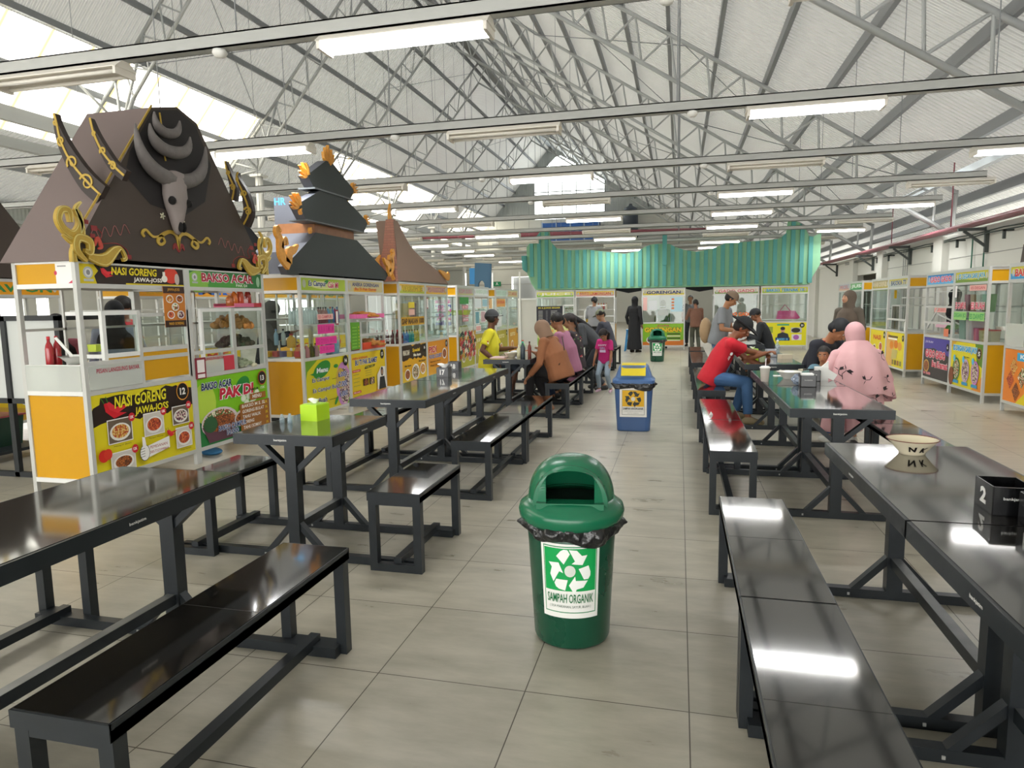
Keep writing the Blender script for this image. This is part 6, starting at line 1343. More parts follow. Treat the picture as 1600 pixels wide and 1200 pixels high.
# roof of a stall in the second row at the left edge
t = thing('ornamental_roof', (-7.8, 2.3, CH), 'dark brown stall roof at the far left edge with black scroll', 'roof'); mb = MB(); mb.prism([(-.1, 0), (2.5, 0), (1.6, 1.1), (.9, 1.1)], 0, -.6, 0, M_dark, m2=M_mauve); mb.build('roof_body', t)
mb = MB(); swirl(mb, frameM((0, -.1, 0), (1, 0, 0), (0, 0, 1), (0, -1, 0)), [(.1, 0), (.02, .15), (.0, .3), (.06, .42), (.0, .46)], [.16, .14, .08, .07, .1], mat('black_paint_field', '242122'), .04); mb.build('black_scroll', t)
mb = MB(); mb.prism([(0, 0), (2.4, 0), (2.1, .5), (1.6, .85), (.9, .85), (.3, .4)], 0, -.6, 0, mat('black_blue_board', '20232b', .7)); tag(mb.build('ornamental_roof', loc=(-6.4, 5.2, CH)), 'small black stall roof peeking between the brown and pagoda roofs', 'roof')
# misc floor items
mb = MB(); mb.ell((0, 0, .03), (.12, .08, .04), mat('blue_rag', '3a78a8', .8, noise=.4)); tag(mb.build('blue_rag', loc=(-4.62, 3.4, 0)), 'blue plastic rag on the floor under stall 13', 'rag')
# gas/black-gold ornament above the nearest right stall
mb = MB(); HM = frameM((XRt+.1, 6.9, 1.9), (0, -1, 0), (0, 0, 1), (-1, 0, 0)); swirl(mb, HM, [(-.25, .0), (-.1, .1), (-.02, .22), (-.1, .32), (-.2, .24), (-.14, .16)], [.16, .14, .12, .1, .08, .04], M_gold, .04); swirl(mb, HM, [(-.08, .3), (-.06, .6), (-.09, .9)], [.03, .03, .01], M_gold, .03)
t = tag(mb.build('gilt_roof_scroll'), 'gold scroll on top of the nearest right stall at the picture edge', 'ornament')
mb = MB(); mb.prism([(.0, 0), (.5, 0), (.45, .22), (.1, .22)], 0, 0, .3, M_dark); tag(mb.build('dark_roof_end', loc=(XRt+.1, 6.95, 1.87)), 'dark board end behind the gold scroll, right picture edge', 'ornament')
# ================================================================ PEOPLE
def capsule(mb, a, b, ra, rb, m, n=12):
    a = Vector(a); b = Vector(b); d = (b-a)
    if d.length < 1e-5: d = Vector((0, 0, 1e-4))
    d.normalize(); pts = []; R = []
    for t in (-1, -.7, -.3): pts.append(a+d*ra*t); R.append(ra*math.sqrt(max(0.02, 1-t*t)))
    pts.append(a); R.append(ra); pts.append(b); R.append(rb)
    for t in (.3, .7, 1): pts.append(b+d*rb*t); R.append(rb*math.sqrt(max(0.02, 1-t*t)))
    mb.tube(pts, R, m, n)
def loft(mb, secs, m, n=18):
    """secs: (centre, side vec, front vec, rx, ry)"""
    vs = []; fs = []
    for c, sx, fy, rx, ry in secs:
        for j in range(n):
            a = 2*PI*j/n; vs.append(Vector(c)+Vector(sx)*rx*math.cos(a)+Vector(fy)*ry*math.sin(a))
    for i in range(len(secs)-1):
        for j in range(n): a = i*n+j; b = i*n+(j+1) % n; fs.append((a, b, b+n, a+n))
    fs.append(tuple(range(n))[::-1]); fs.append(tuple((len(secs)-1)*n+j for j in range(n)))
    mb.add(vs, fs, m, True)
def oell(mb, c, r, X, Y, Z, m, n=14, k=10):
    M = Matrix((Vector(X), Vector(Y), Vector(Z))).transposed().to_4x4(); M.translation = Vector(c); mb.ell((0, 0, 0), r, m, n, k, M)
def fuse(mb, name, parent, vox=.009, smooth=4, fac=.5):
    o = mb.build(name+'_raw'); md = o.modifiers.new('r', 'REMESH'); md.mode = 'VOXEL'; md.voxel_size = vox; md.use_smooth_shade = True
    s = o.modifiers.new('s', 'SMOOTH'); s.iterations = smooth; s.factor = fac
    dg = bpy.context.evaluated_depsgraph_get(); me = bpy.data.meshes.new_from_object(o.evaluated_get(dg)); mm = mb.ms[0]
    raw = o.data; bpy.data.objects.remove(o); bpy.data.meshes.remove(raw)
    me.materials.clear(); me.materials.append(mm); me.name = name
    me.polygons.foreach_set('material_index', [0]*len(me.polygons)); me.polygons.foreach_set('use_smooth', [True]*len(me.polygons))
    p = bpy.data.objects.new(name, me); COL.objects.link(p); p.parent = parent; return p
def ik(a, c, l1, l2, pole):
    a = Vector(a); c = Vector(c); d = c-a; D = d.length; mx = (l1+l2)*.995
    if D > mx: c = a+d*mx/D; d = c-a; D = mx
    x = (l1*l1-l2*l2+D*D)/(2*D); h = math.sqrt(max(0, l1*l1-x*x)); u = d/D; p = Vector(pole); p = (p-u*p.dot(u))
    p = p.normalized() if p.length > 1e-5 else Vector((0, 0, 1)); return a+u*x+p*h, c
def person(lab, x, y, face, H=1.65, pz=None, lean=0, side=0, wl=None, wr=None, al=None, ar=None, hy=0, hp=0, shirt='c02030', sleeve='short', pants='3a5a8a', legs='long', hair='short', haircol='17130f', hat=None, hatcol='22252a', skin='9a6a4a', shoe='b0a080', dress=False, vox=.009, girth=1.0, child=False, knee=None, fin=.5, noface=False, drape=True, shirt2=None, twist=0, neck=0):
    """face: heading in degrees of the facing direction (0 = +x, 90 = +y). wrists/ankles in local (right, forward, up)"""
    s = H/1.65; t = thing('person', (x, y, 0), lab, 'person', math.radians(face-90))
    sk = mat('skin_'+skin, skin, .5, noise=.06, nscale=9); sh = mat('cloth_'+shirt, shirt, .85, noise=.1, nscale=7, bump=.35, bscale=9) if not shirt2 else shirt2
    pt = mat('trouser_'+pants, pants, .85, noise=.12, nscale=8, bump=.3, bscale=12)
    U = Vector((0, 0, 1)); F = Vector((0, 1, 0)); X = Vector((1, 0, 0))
    if pz is None: pz = .87*s
    P = Vector((0, 0, pz)); L = math.radians(lean); S = math.radians(side)
    up = (U*math.cos(L)+F*math.sin(L)); up = (up*math.cos(S)+X*math.sin(S)).normalized(); fw = (F-up*F.dot(up)).normalized(); rt = fw.cross(up)
    tw = math.radians(twist); rt2 = rt*math.cos(tw)-fw*math.sin(tw); fw2 = fw*math.cos(tw)+rt*math.sin(tw)
    bend = Vector(up)
    C = P+up*.3*s; N = P+up*.5*s+fw2*.01*s
    SHW = (.175 if not child else .15)*s*girth**.5
    sl = N-up*.055*s-rt2*SHW; sr = N-up*.055*s+rt2*SHW
    hup = (up*math.cos(math.radians(hp*.5))+fw2*math.sin(math.radians(hp*.5))).normalized()
    hs = 1.0 if not child else 1.22
    HC = N+hup*(.15+neck)*s*(1.05 if not child else 1.1)+fw2*.02*s
    a = math.radians(hy); b = math.radians(hp)
    hf = (fw2*math.cos(a)+rt2*math.sin(a)); hf = (hf*math.cos(b)-U*math.sin(b)).normalized(); hr = hf.cross(U).normalized() if abs(hf.z) < .95 else rt; hu = hr.cross(hf).normalized()
    q = s*hs*.97
    ua, fa, th, sn = .285*s, .245*s, .41*s, .415*s
    hipl = P-rt*.085*s-up*.02*s; hipr = P+rt*.085*s-up*.02*s
    wl = Vector(wl)*1 if wl else sl+Vector((-.06, .03, -.5))*s; wr = Vector(wr)*1 if wr else sr+Vector((.06, .03, -.5))*s
    al = Vector(al) if al else Vector((-.1, 0, .07)); ar = Vector(ar) if ar else Vector((.1, 0, .07))
    kp = Vector(knee) if knee else F+U*.2
    el, wl = ik(sl, wl, ua, fa, Vector((-.5, -.6, -.8))); er, wr = ik(sr, wr, ua, fa, Vector((.5, -.6, -.8)))
    kl, al = ik(hipl, al, th, sn, kp); kr, ar = ik(hipr, ar, th, sn, kp)
    # ---------- continuous body
    B = MB(); g = girth
    loft(B, [(P-up*.09*s, rt, fw, .1*s, .075*s), (P-up*.03*s, rt, fw, .15*s*g, .1*s*g), (P+up*.1*s, rt, fw, .13*s*g, .09*s*g), (P+up*.25*s, rt2, fw2, .145*s*g, .1*s*g), (P+up*.38*s, rt2, fw2, .155*s, .095*s), (P+up*.46*s, rt2, fw2, .1*s, .07*s), (P+up*.5*s, rt2, fw2, .05*s, .05*s)], sk)
    capsule(B, N-up*.03*s, HC-hu*.04*q-hf*.015*q, .052*s, .05*s, sk)
    oell(B, HC+hu*.02*q-hf*.012*q, (.077*q, .098*q, .1*q), hr, hf, hu, sk, 18, 12)
    oell(B, HC-hu*.045*q+hf*.022*q, (.058*q, .066*q, .068*q), hr, hf, hu, sk)
    oell(B, HC-hu*.092*q+hf*.048*q, (.03*q, .03*q, .022*q), hr, hf, hu, sk)
    if not noface:
        capsule(B, HC+hu*.012*q+hf*.083*q, HC-hu*.03*q+hf*.104*q, .009*q, .016*q, sk, 8)
        for e in (-1, 1):
            oell(B, HC+hu*.03*q+hf*.08*q+hr*e*.03*q, (.022*q, .012*q, .008*q), hr, hf, hu, sk, 10, 6)
            oell(B, HC-hu*.005*q+hr*e*.078*q-hf*.005*q, (.012*q, .02*q, .03*q), hr, hf, hu, sk, 10, 8)
            oell(B, HC-hu*.025*q+hf*.062*q+hr*e*.035*q, (.022*q, .02*q, .022*q), hr, hf, hu, sk, 10, 6)
        oell(B, HC-hu*.058*q+hf*.087*q, (.024*q, .012*q, .007*q), hr, hf, hu, sk, 10, 6); oell(B, HC-hu*.068*q+hf*.084*q, (.02*q, .011*q, .007*q), hr, hf, hu, sk, 10, 6)
    for e, S0, E0, W0 in ((-1, sl, el, wl), (1, sr, er, wr)):
        capsule(B, S0+rt2*(-e)*.04*s, S0, .052*s, .05*s, sk); capsule(B, S0, E0, .047*s, .037*s, sk); capsule(B, E0, E0.lerp(W0, .35), .037*s, .038*s, sk); capsule(B, E0.lerp(W0, .35), W0, .038*s, .025*s, sk)
        d = (W0-E0).normalized(); pn = (fw2*.3+Vector((0, 0, -1))); pn = (pn-d*pn.dot(d)); pn = pn.normalized() if pn.length > .1 else fw2; sd = d.cross(pn).normalized()*(1 if e > 0 else -1)
        k = s*(.92 if not child else .85); pc = W0+d*.045*k
        oell(B, pc, (.038*k, .045*k, .016*k), sd, d, pn, sk, 12, 8)
        for fi, (o, l) in enumerate(((-.028, .062), (-.0095, .072), (.0095, .068), (.027, .054))):
            r = .0085*k+.0005; b0 = W0+d*.08*k+sd*o*k; v1 = (d*math.cos(fin*.5)+pn*math.sin(fin*.5)); b1 = b0+v1*l*.55*k; v2 = (d*math.cos(fin*1.7)+pn*math.sin(fin*1.7)); b2 = b1+v2*l*.5*k
            capsule(B, b0, b1, r*1.05, r, sk, 7); capsule(B, b1, b2, r, r*.85, sk, 7)
        t0 = W0+d*.02*k-sd*.028*k; t1 = t0+(d*.7-sd*.7).normalized()*.04*k+pn*.008*k; capsule(B, t0, t1, .012*k, .0105*k, sk, 7); capsule(B, t1, t1+(d*.95+pn*.3).normalized()*.03*k, .0105*k, .009*k, sk, 7)
    FT = []
    for e, H0, K0, A0 in ((-1, hipl, kl, al), (1, hipr, kr, ar)):
        capsule(B, H0, K0, .082*s, .052*s, sk); capsule(B, K0, K0.lerp(A0, .3), .05*s, .052*s, sk); capsule(B, K0.lerp(A0, .3), A0, .052*s, .033*s, sk)
        fd = (F*1.0+X*e*.15); sh_ = A0-K0; fd = (fd - U*fd.z).normalized(); hz = A0.z
        heel = A0-fd*.03*s-U*.035*s; toe = A0+fd*.15*s-U*.045*s; FT.append((A0, heel, toe, fd))
        capsule(B, heel, toe, .032*s, .024*s, sk); capsule(B, A0, toe.lerp(heel, .3), .034*s, .03*s, sk)
    fuse(B, 'body', t, vox, 3)
    if not noface:
        E = MB()
        for e in (-1, 1):
            oell(E, HC+hu*.012*q+hf*.084*q+hr*e*.03*q, (.0125*q, .006*q, .007*q), hr, hf, hu, mat('eye_white', 'e8e4de', .3), 10, 6)
            oell(E, HC+hu*.012*q+hf*.088*q+hr*e*.03*q, (.0062*q, .004*q, .0065*q), hr, hf, hu, mat('eye_dark', '1a120e', .2), 10, 6)
            E.bar(HC+hu*.032*q+hf*.09*q+hr*e*.015*q, HC+hu*.033*q+hf*.082*q+hr*e*.046*q, .006*q, .008*q, mat('hair_'+haircol, haircol, .7))
        E.build('eyes', t); E = MB(); oell(E, HC-hu*.06*q+hf*.096*q, (.021*q, .004*q, .006*q), hr, hf, hu, mat('lips', '8c4a42', .5), 10, 6); E.build('mouth', t)
    # ---------- shirt
    T = MB(); w = .014*s; gg = 1.1*g
    loft(T, [(P-up*(.1 if not dress else .12)*s, rt, fw, .15*s*gg+w, .11*s*gg+w), (P-up*.02*s, rt, fw, .158*s*gg+w, .112*s*gg+w), (P+up*.1*s, rt, fw, .145*s*gg+w, .105*s*gg+w), (P+up*.25*s, rt2, fw2, .152*s*gg+w, .108*s*gg+w), (P+up*.38*s, rt2, fw2, .165*s+w, .1*s+w), (P+up*.455*s, rt2, fw2, .115*s+w, .075*s+w), (P+up*.485*s, rt2, fw2, .065*s+w, .055*s+w)], sh)
    for e, S0, E0, W0 in ((-1, sl, el, wl), (1, sr, er, wr)):
        capsule(T, S0+rt2*(-e)*.05*s, S0, .062*s+w*.5, .06*s+w*.5, sh)
        if sleeve == 'short': 
            Q = S0.lerp(E0, .72); T.tube([S0, S0.lerp(E0, .4), Q], [.062*s+w*.3, .064*s, .066*s], sh, 12)
        else:
            capsule(T, S0, E0, .058*s+w*.4, .05*s, sh); T.tube([E0, E0.lerp(W0, .5), E0.lerp(W0, .93)], [.05*s, .047*s, .037*s+(.01*s if dress else 0)], sh, 12); oell(T, E0, (.051*s,)*3, X, F, U, sh)
    if dress and pz < .75*s:   # seated dress: skirt covers thighs and shins
        for H0, K0, A0 in ((hipl, kl, al), (hipr, kr, ar)):
            capsule(T, H0, K0, .12*s, .085*s, sh); T.tube([K0, K0.lerp(A0, .5), K0.lerp(A0, .85)], [.085*s, .09*s, .1*s], sh, 12)
        capsule(T, hipl.lerp(hipr, .5), kl.lerp(kr, .5), .12*s, .08*s, sh)
    elif dress: loft(T, [(P-up*.02*s, rt, fw, .175*s*gg, .13*s*gg), (Vector((0, 0, pz*.55)), X, F, .2*s, .16*s), (Vector((0, 0, .16)), X, F, .235*s, .2*s), (Vector((0, 0, .08)), X, F, .235*s, .2*s)], sh)
    fuse(T, 'shirt' if not dress else 'dress', t, max(vox, .012), 5)
    # ---------- trousers
    if not (dress and pz >= .75*s):
        T = MB(); loft(T, [(P-up*.09*s-fw*.01, rt, fw, .11*s*g, .09*s*g), (P-up*.03*s, rt, fw, .163*s*g, .118*s*g), (P+up*.06*s, rt, fw, .15*s*g, .108*s*g)], pt)
        for H0, K0, A0 in ((hipl, kl, al), (hipr, kr, ar)):
            capsule(T, H0, K0, .095*s*g**.5, .066*s, pt)
            if legs == 'long': T.tube([K0, K0.lerp(A0, .4), K0.lerp(A0, .9)], [.066*s, .063*s, .055*s], pt, 12); oell(T, K0, (.066*s,)*3, X, F, U, pt)
            elif legs == 'three': T.tube([K0, K0.lerp(A0, .3), K0.lerp(A0, .6)], [.066*s, .066*s, .062*s], pt, 12)
            else: T.tube([K0, K0.lerp(A0, .12)], [.068*s, .074*s], pt, 12)
        fuse(T, 'trousers', t, max(vox, .012), 4)
    # ---------- shoes
    if shoe:
        sm = mat('shoe_'+shoe, shoe, .6)
        for A0, heel, toe, fd in FT:
            T = MB(); capsule(T, heel+U*.0, toe, .04*s, .034*s, sm); capsule(T, A0-U*.01, toe.lerp(heel, .35), .04*s, .037*s, sm)
            fuse(T, 'shoe', t, max(vox, .01), 2)
    # ---------- hair and head wear
    hm = mat('hair_'+haircol, haircol, .75, noise=.3, nscale=25, bump=.5, bscale=60)
    def cap_shell(r, m, lo, front):
        T = MB(); vs = []; fs = []; n = 28; K = 10
        for i in range(K+1):
            el_ = -.35+(PI/2+.35)*i/K
            for j in range(n):
                a_ = 2*PI*j/n; fr = math.sin(a_)  # forward component
                lo_ = lo if fr < .2 else lo+(front-lo)*min(1, (fr-.2)/.5)
                e_ = max(el_, lo_); 
                vs.append(HC+hu*.02*q-hf*.012*q+hr*math.cos(e_)*math.cos(a_)*r[0]*q+hf*math.cos(e_)*fr*r[1]*q+hu*math.sin(e_)*r[2]*q)
        for i in range(K):
            for j in range(n): a_ = i*n+j; b_ = i*n+(j+1) % n; fs.append((a_, b_, b_+n, a_+n))
        T.add(vs, fs, m, True); return T
    if hair in ('short', 'long', 'pony'):
        T = cap_shell((.088, .11, .113), hm, -.45, .42)
        for k_ in range(5): oell(T, HC+hu*(.03-.01*k_)*q-hf*.05*q+hr*(k_-2)*.022*q, (.05*q, .06*q, .06*q), hr, hf, hu, hm, 10, 8)
        o = T.build('hair', t)
        if hair in ('long', 'pony'):
            T = MB(); pts = [HC-hf*.07*q+hu*.02*q, HC-hf*.11*q-hu*.08*q, N-fw2*.09*s-up*.05*s, N-fw2*.12*s-up*.2*s, N-fw2*.13*s-up*.36*s]; T.tube(pts, [.06*q, .07*q if hair == 'long' else .035*q, .075*q if hair == 'long' else .035*q, .065*q if hair == 'long' else .03*q, .015*q], hm, 12, flat=.6); T.build('hair_length', t)
    if hair == 'hijab':
        hj = mat('hijab_'+haircol, haircol, .85, noise=.08, nscale=7, bump=.3, bscale=14); T = MB()
        oell(T, HC+hu*.022*q-hf*.014*q, (.098*q, .12*q, .122*q), hr, hf, hu, hj, 22, 16)
        loft(T, [(HC-hu*.02*q-hf*.02*q, hr, hf, .094*q, .105*q), (HC-hu*.09*q-hf*.01*q, hr, hf, .092*q, .1*q), (N+hf*.0, rt2, fw2, .1*s, .095*s), (N-up*.07*s, rt2, fw2, .18*s, .125*s), (N-up*.17*s, rt2, fw2, .2*s*g**.5, .14*s*g), (N-up*.23*s, rt2, fw2, .19*s*g**.5, .135*s*g)][:6 if drape else 3], hj)
        # face opening left by a skin oval standing just proud
        fuse(T, 'hijab', t, .011, 4)
        if not noface:
            T = MB(); oell(T, HC-hu*.012*q+hf*.072*q, (.056*q, .043*q, .078*q), hr, hf, hu, sk, 20, 14); capsule(T, HC+hu*.012*q+hf*.108*q, HC-hu*.026*q+hf*.122*q, .008*q, .013*q, sk, 8); fuse(T, 'face', t, .005, 2)
            E = MB()
            for e in (-1, 1): oell(E, HC+hu*.012*q+hf*.109*q+hr*e*.024*q, (.011*q, .005*q, .006*q), hr, hf, hu, mat('eye_dark', '1a120e', .2), 10, 6); E.bar(HC+hu*.03*q+hf*.112*q+hr*e*.012*q, HC+hu*.031*q+hf*.104*q+hr*e*.038*q, .005*q, .006*q, mat('hair_17130f', '17130f', .7))
            oell(E, HC-hu*.052*q+hf*.112*q, (.018*q, .005*q, .007*q), hr, hf, hu, mat('lips', '8c4a42', .5), 10, 6); E.build('eyes', t)
    if hat == 'cap':
        hm2 = mat('hat_'+hatcol, hatcol, .8); T = cap_shell((.094, .116, .118), hm2, .08, .12)
        T.build('cap', t); T = MB(); c = HC+hu*.045*q+hf*.1*q; vs = []
        for i in range(13): a_ = PI*i/12; vs.append(c+hr*.075*q*math.cos(a_)+hf*(.085*q*math.sin(a_))-hu*.012*q*(abs(math.cos(a_))+math.sin(a_)*.6)); 
        n_ = len(vs); vs += [v-hu*.006*q for v in vs]; T.add(vs, [tuple(range(n_)), tuple(range(n_, 2*n_))[::-1]]+[(i, n_+i, n_+(i+1) % n_, (i+1) % n_) for i in range(n_)], hm2); T.build('cap_brim', t)
    if hat == 'brim':
        hm2 = mat('hat_'+hatcol, hatcol, .8, bump=.3); T = cap_shell((.096, .118, .13), hm2, .12, .12); T.build('hat_crown', t)
        T = MB(); vs = []; n = 32
        for r_, dz in ((.85, .03), (1.15, .02), (1.5, .0), (1.62, .012)):
            for j in range(n): a_ = 2*PI*j/n; vs.append(HC+hu*(.03+dz+.035*abs(math.cos(a_))**2*(r_-.85))*q+hr*math.cos(a_)*.098*r_*q+hf*math.sin(a_)*.118*r_*q)
        fs = [(i*n+j, i*n+(j+1) % n, (i+1)*n+(j+1) % n, (i+1)*n+j) for i in range(3) for j in range(n)]; T.add(vs, fs, hm2, True); o = T.build('hat_brim', t); md = o.modifiers.new('solid', 'SOLIDIFY'); md.thickness = .004
    return t, dict(HC=HC, N=N, P=P, up=up, fw=fw2, rt=rt2, wl=wl, wr=wr, sl=sl, sr=sr, el=el, er=er, hf=hf, hr=hr, hu=hu)
def decal(t, o, X_, Y_, f, name='shirt_print', bendc=None):
    """print lying on a garment: small flat pieces, just above the cloth"""
    Z_ = Vector(X_).cross(Vector(Y_)); mb = MB(); P = Print(mb, frameM(o, X_, Y_, Z_)); f(P); ob = mb.build(name, t); return ob
# right side ----------------------------------------------------------------
t, J = person('man in red T-shirt, black brimmed hat and blue jeans leaning on the right table', .33, 6.1, 0, H=1.68, pz=.56, lean=27, wl=(-.02, .62, .83), wr=(-.2, .64, .8), al=(-.2, .3, .08), ar=(.18, .42, .08), hp=16, hy=10, shirt='c4202f', pants='41658f', hat='brim', hatcol='16181b', shoe='9a8a6a', skin='8a5638', vox=.007, fin=.9)
decal(t, J['sr']+J['rt']*.066-Vector((0, 0, .12)), (J['er']-J['sr']).cross(J['rt']).normalized(), -(J['er']-J['sr']).normalized(), lambda P: (P.ell(.0, 0, .02, .02, 'e8e4e4'), P.rect(.03, -.01, .08, .0, 'e8e4e4'), P.rect(.03, .006, .07, .014, 'e8e4e4')))
t, J = person('man in black jacket with red stripe bending over the small boy', 1.38, 5.75, -50, H=1.68, pz=.56, lean=26, wl=(-.12, .42, .66), wr=(.1, .42, .66), al=(-.1, .3, .08), ar=(.14, .42, .08), hp=28, hy=-8, shirt='23252e', sleeve='long', pants='1c1e22', hair='short', haircol='14161b', shoe='c8b0ae', skin='a87250', vox=.007)
mb = MB(); a = J['sr']; b = J['er']; mb.tube([J['N']+J['rt']*.07-J['up']*.01, a+J['up']*.05, a.lerp(b, .35)+J['up']*.055+J['fw']*.01, b+Vector((0, 0, .05))], [.018, .022, .022, .014], mat('red_stripe', 'b8323a', .8), 8, flat=.5); mb.build('red_stripe', t)
t, J = person('small boy in pale blue shirt sitting before the man in black jacket', 1.36, 5.0, 268, H=1.0, pz=.5, lean=5, wl=(-.12, .2, .74), wr=(.12, .2, .74), al=(-.06, .25, .35), ar=(.06, .25, .35), hy=20, hp=5, shirt='5f8494', pants='38424c', hair='short', haircol='191512', skin='b5805c', shoe=None, child=True, vox=.007)
def pinkcloth():
    m = bpy.data.materials.new('pink_patterned_cloth'); m.use_nodes = True; nt = m.node_tree; n = nt.nodes; L = nt.links.new; b = n['Principled BSDF']; b.inputs['Roughness'].default_value = .85
    tc = n.new('ShaderNodeTexCoord'); nz = n.new('ShaderNodeTexNoise'); nz.inputs['Scale'].default_value = 6; L(tc.outputs['Object'], nz.inputs['Vector'])
    r = n.new('ShaderNodeMixRGB'); r.inputs[1].default_value = lin('d3a0a4'); r.inputs[2].default_value = lin('dcb0b2'); L(nz.outputs['Fac'], r.inputs[0]); L(r.outputs[0], b.inputs['Base Color'])
    bp = n.new('ShaderNodeBump'); bp.inputs['Strength'].default_value = .5; bp.inputs['Distance'].default_value = .02; n2 = n.new('ShaderNodeTexNoise'); n2.inputs['Scale'].default_value = 7; L(tc.outputs['Object'], n2.inputs['Vector']); L(n2.outputs['Fac'], bp.inputs['Height']); L(bp.outputs[0], b.inputs['Normal']); return m
PK = pinkcloth()
t, J = person('woman in pink hijab and pink dress with black leaf print, seen from behind', 1.6, 4.55, 100, H=1.52, pz=.52, lean=10, wl=(-.3, .25, .72), wr=(.26, .3, .7), al=(-.12, .35, .08), ar=(.12, .35, .08), hp=10, hair='hijab', haircol='d3a4a8', shirt='d3a0a4', shirt2=PK, sleeve='long', dress=True, girth=1.32, skin='b08060', shoe='e0e0d8', vox=.01)
# khimar: wide cloth falling from the head over the shoulders with black sprigs
mb = MB(); N_, up_, fw_, rt_ = J['N'], J['up'], J['fw'], J['rt']
secs = [(N_+up_*.08, rt_, fw_, .1, .1), (N_+up_*.01, rt_, fw_, .17, .125), (N_-up_*.06, rt_, fw_, .235, .16), (N_-up_*.2, rt_, fw_, .275, .2), (N_-up_*.34, rt_, fw_, .3, .225), (N_-up_*.46, rt_, fw_, .31, .235)]
n = 48; vs = []; fs = []
for i, (c, a, b, rx, ry) in enumerate(secs):
    for j in range(n):
        q = 2*PI*j/n; k = 1+.018*i*math.sin(9*q+.6*math.sin(3*q)); vs.append(Vector(c)+a*rx*k*math.cos(q)+b*ry*k*math.sin(q)-up_*.03*i/5*math.sin(2*q+1))
for i in range(len(secs)-1):
    for j in range(n): a = i*n+j; b = i*n+(j+1) % n; fs.append((a, b, b+n, a+n))
mb.add(vs, fs, PK, True); o = mb.build('shoulder_cape', t); md = o.modifiers.new('s', 'SUBSURF'); md.levels = 1; md.render_levels = 1
mb = MB(); m_l = mat('black_leaf_print', '2a2326', .8)
for (u, v, sz, an) in ((-.75, .2, .05, .5), (-.55, .21, .06, -.3), (.62, .06, .05, .8), (-.05, .3, .045, 2.2), (.35, .4, .06, .7), (.6, .28, .04, .9), (-.85, .42, .035, .2), (.15, .47, .05, 1.), (-.3, .45, .03, 0), (.78, .44, .03, 2.)):
    c = N_-up_*v; ang = -PI/2+u*1.15; f_ = .305 if v > .3 else .285 if v > .18 else .235; g_ = .225 if v > .3 else .205 if v > .18 else .17
    o = c+rt_*math.cos(ang)*f_*1.02+fw_*math.sin(ang)*g_*1.03; nrm = (rt_*math.cos(ang)/f_+fw_*math.sin(ang)/g_).normalized(); tx = up_.cross(nrm).normalized()
    P = Print(mb, frameM(o+nrm*.006, tx, nrm.cross(tx), nrm)); c_, s_ = math.cos(an), math.sin(an)
    def rp(x, y): return (x*c_-y*s_, x*s_+y*c_)
    P.poly([rp(0, 0), rp(sz*.5, sz*.35), rp(sz*1.1, sz*.1), rp(sz*.8, -.1*sz), rp(sz*1.0, -.4*sz), rp(.4*sz, -.2*sz)], m_l); P.poly([rp(0, 0), rp(-.3*sz, .6*sz), rp(-.45*sz, 1.0*sz), rp(-.1*sz, .5*sz)], m_l); P.line([rp(0, 0), rp(-.4*sz, -.6*sz), rp(-.1*sz, -1.4*sz)], .006, m_l)
mb.build('leaf_print', t)
person('standing woman in olive brown long dress and hijab by the right stalls', 2.53, 9.2, 225, H=1.58, lean=0, hy=14, hp=-6, hair='hijab', haircol='5f5348', shirt='5e564c', sleeve='long', dress=True, girth=1.05, skin='b98a6c', shoe='2a2a2a', vox=.01, wl=(-.2, .12, .8), wr=(.18, .16, .85))
t, J = person('standing man in grey T-shirt, cream and brown cap and jeans, head bent', .56, 9.0, -20, H=1.64, lean=12, hp=30, hy=-10, shirt='82868a', pants='4a6a90', hat='cap', hatcol='7d6a58', skin='a3714e', shoe='3a3a3a', wl=(.0, .34, 1.0), wr=(.12, .34, .98), vox=.008, girth=1.1)
mb = MB(); mb.ell((0, 0, 0), (.1, .14, .21), mat('beige_backpack', 'a58a68', .8, noise=.1)); mb.ell((.06, 0, -.06), (.07, .11, .12), mat('beige_backpack2', '957a5a', .8)); tag(mb.build('backpack', loc=(.37, 9.1, .98)), 'beige backpack on the back of the man in grey T-shirt', 'backpack')
mb = MB(); mb.ell((0, 0, 0), (.05, .04, .07), mat('white_bag_film', 'e4e4e2', .4)); tag(mb.build('plastic_bag', loc=(.86, 8.85, 1.0)), 'small white plastic bag held by the man in grey T-shirt', 'bag')
person('man in black shirt and black cap sitting beyond the red shirted man', 1.62, 11.4, 175, H=1.66, pz=.56, lean=18, shirt='1e2124', sleeve='long', pants='2a2e36', hat='cap', hatcol='1a1c1f', skin='946246', wl=(-.15, .4, .8), wr=(.15, .4, .8), al=(-.1, .4, .08), ar=(.1, .4, .08), hp=12, vox=.009, shoe='2a2a2a')
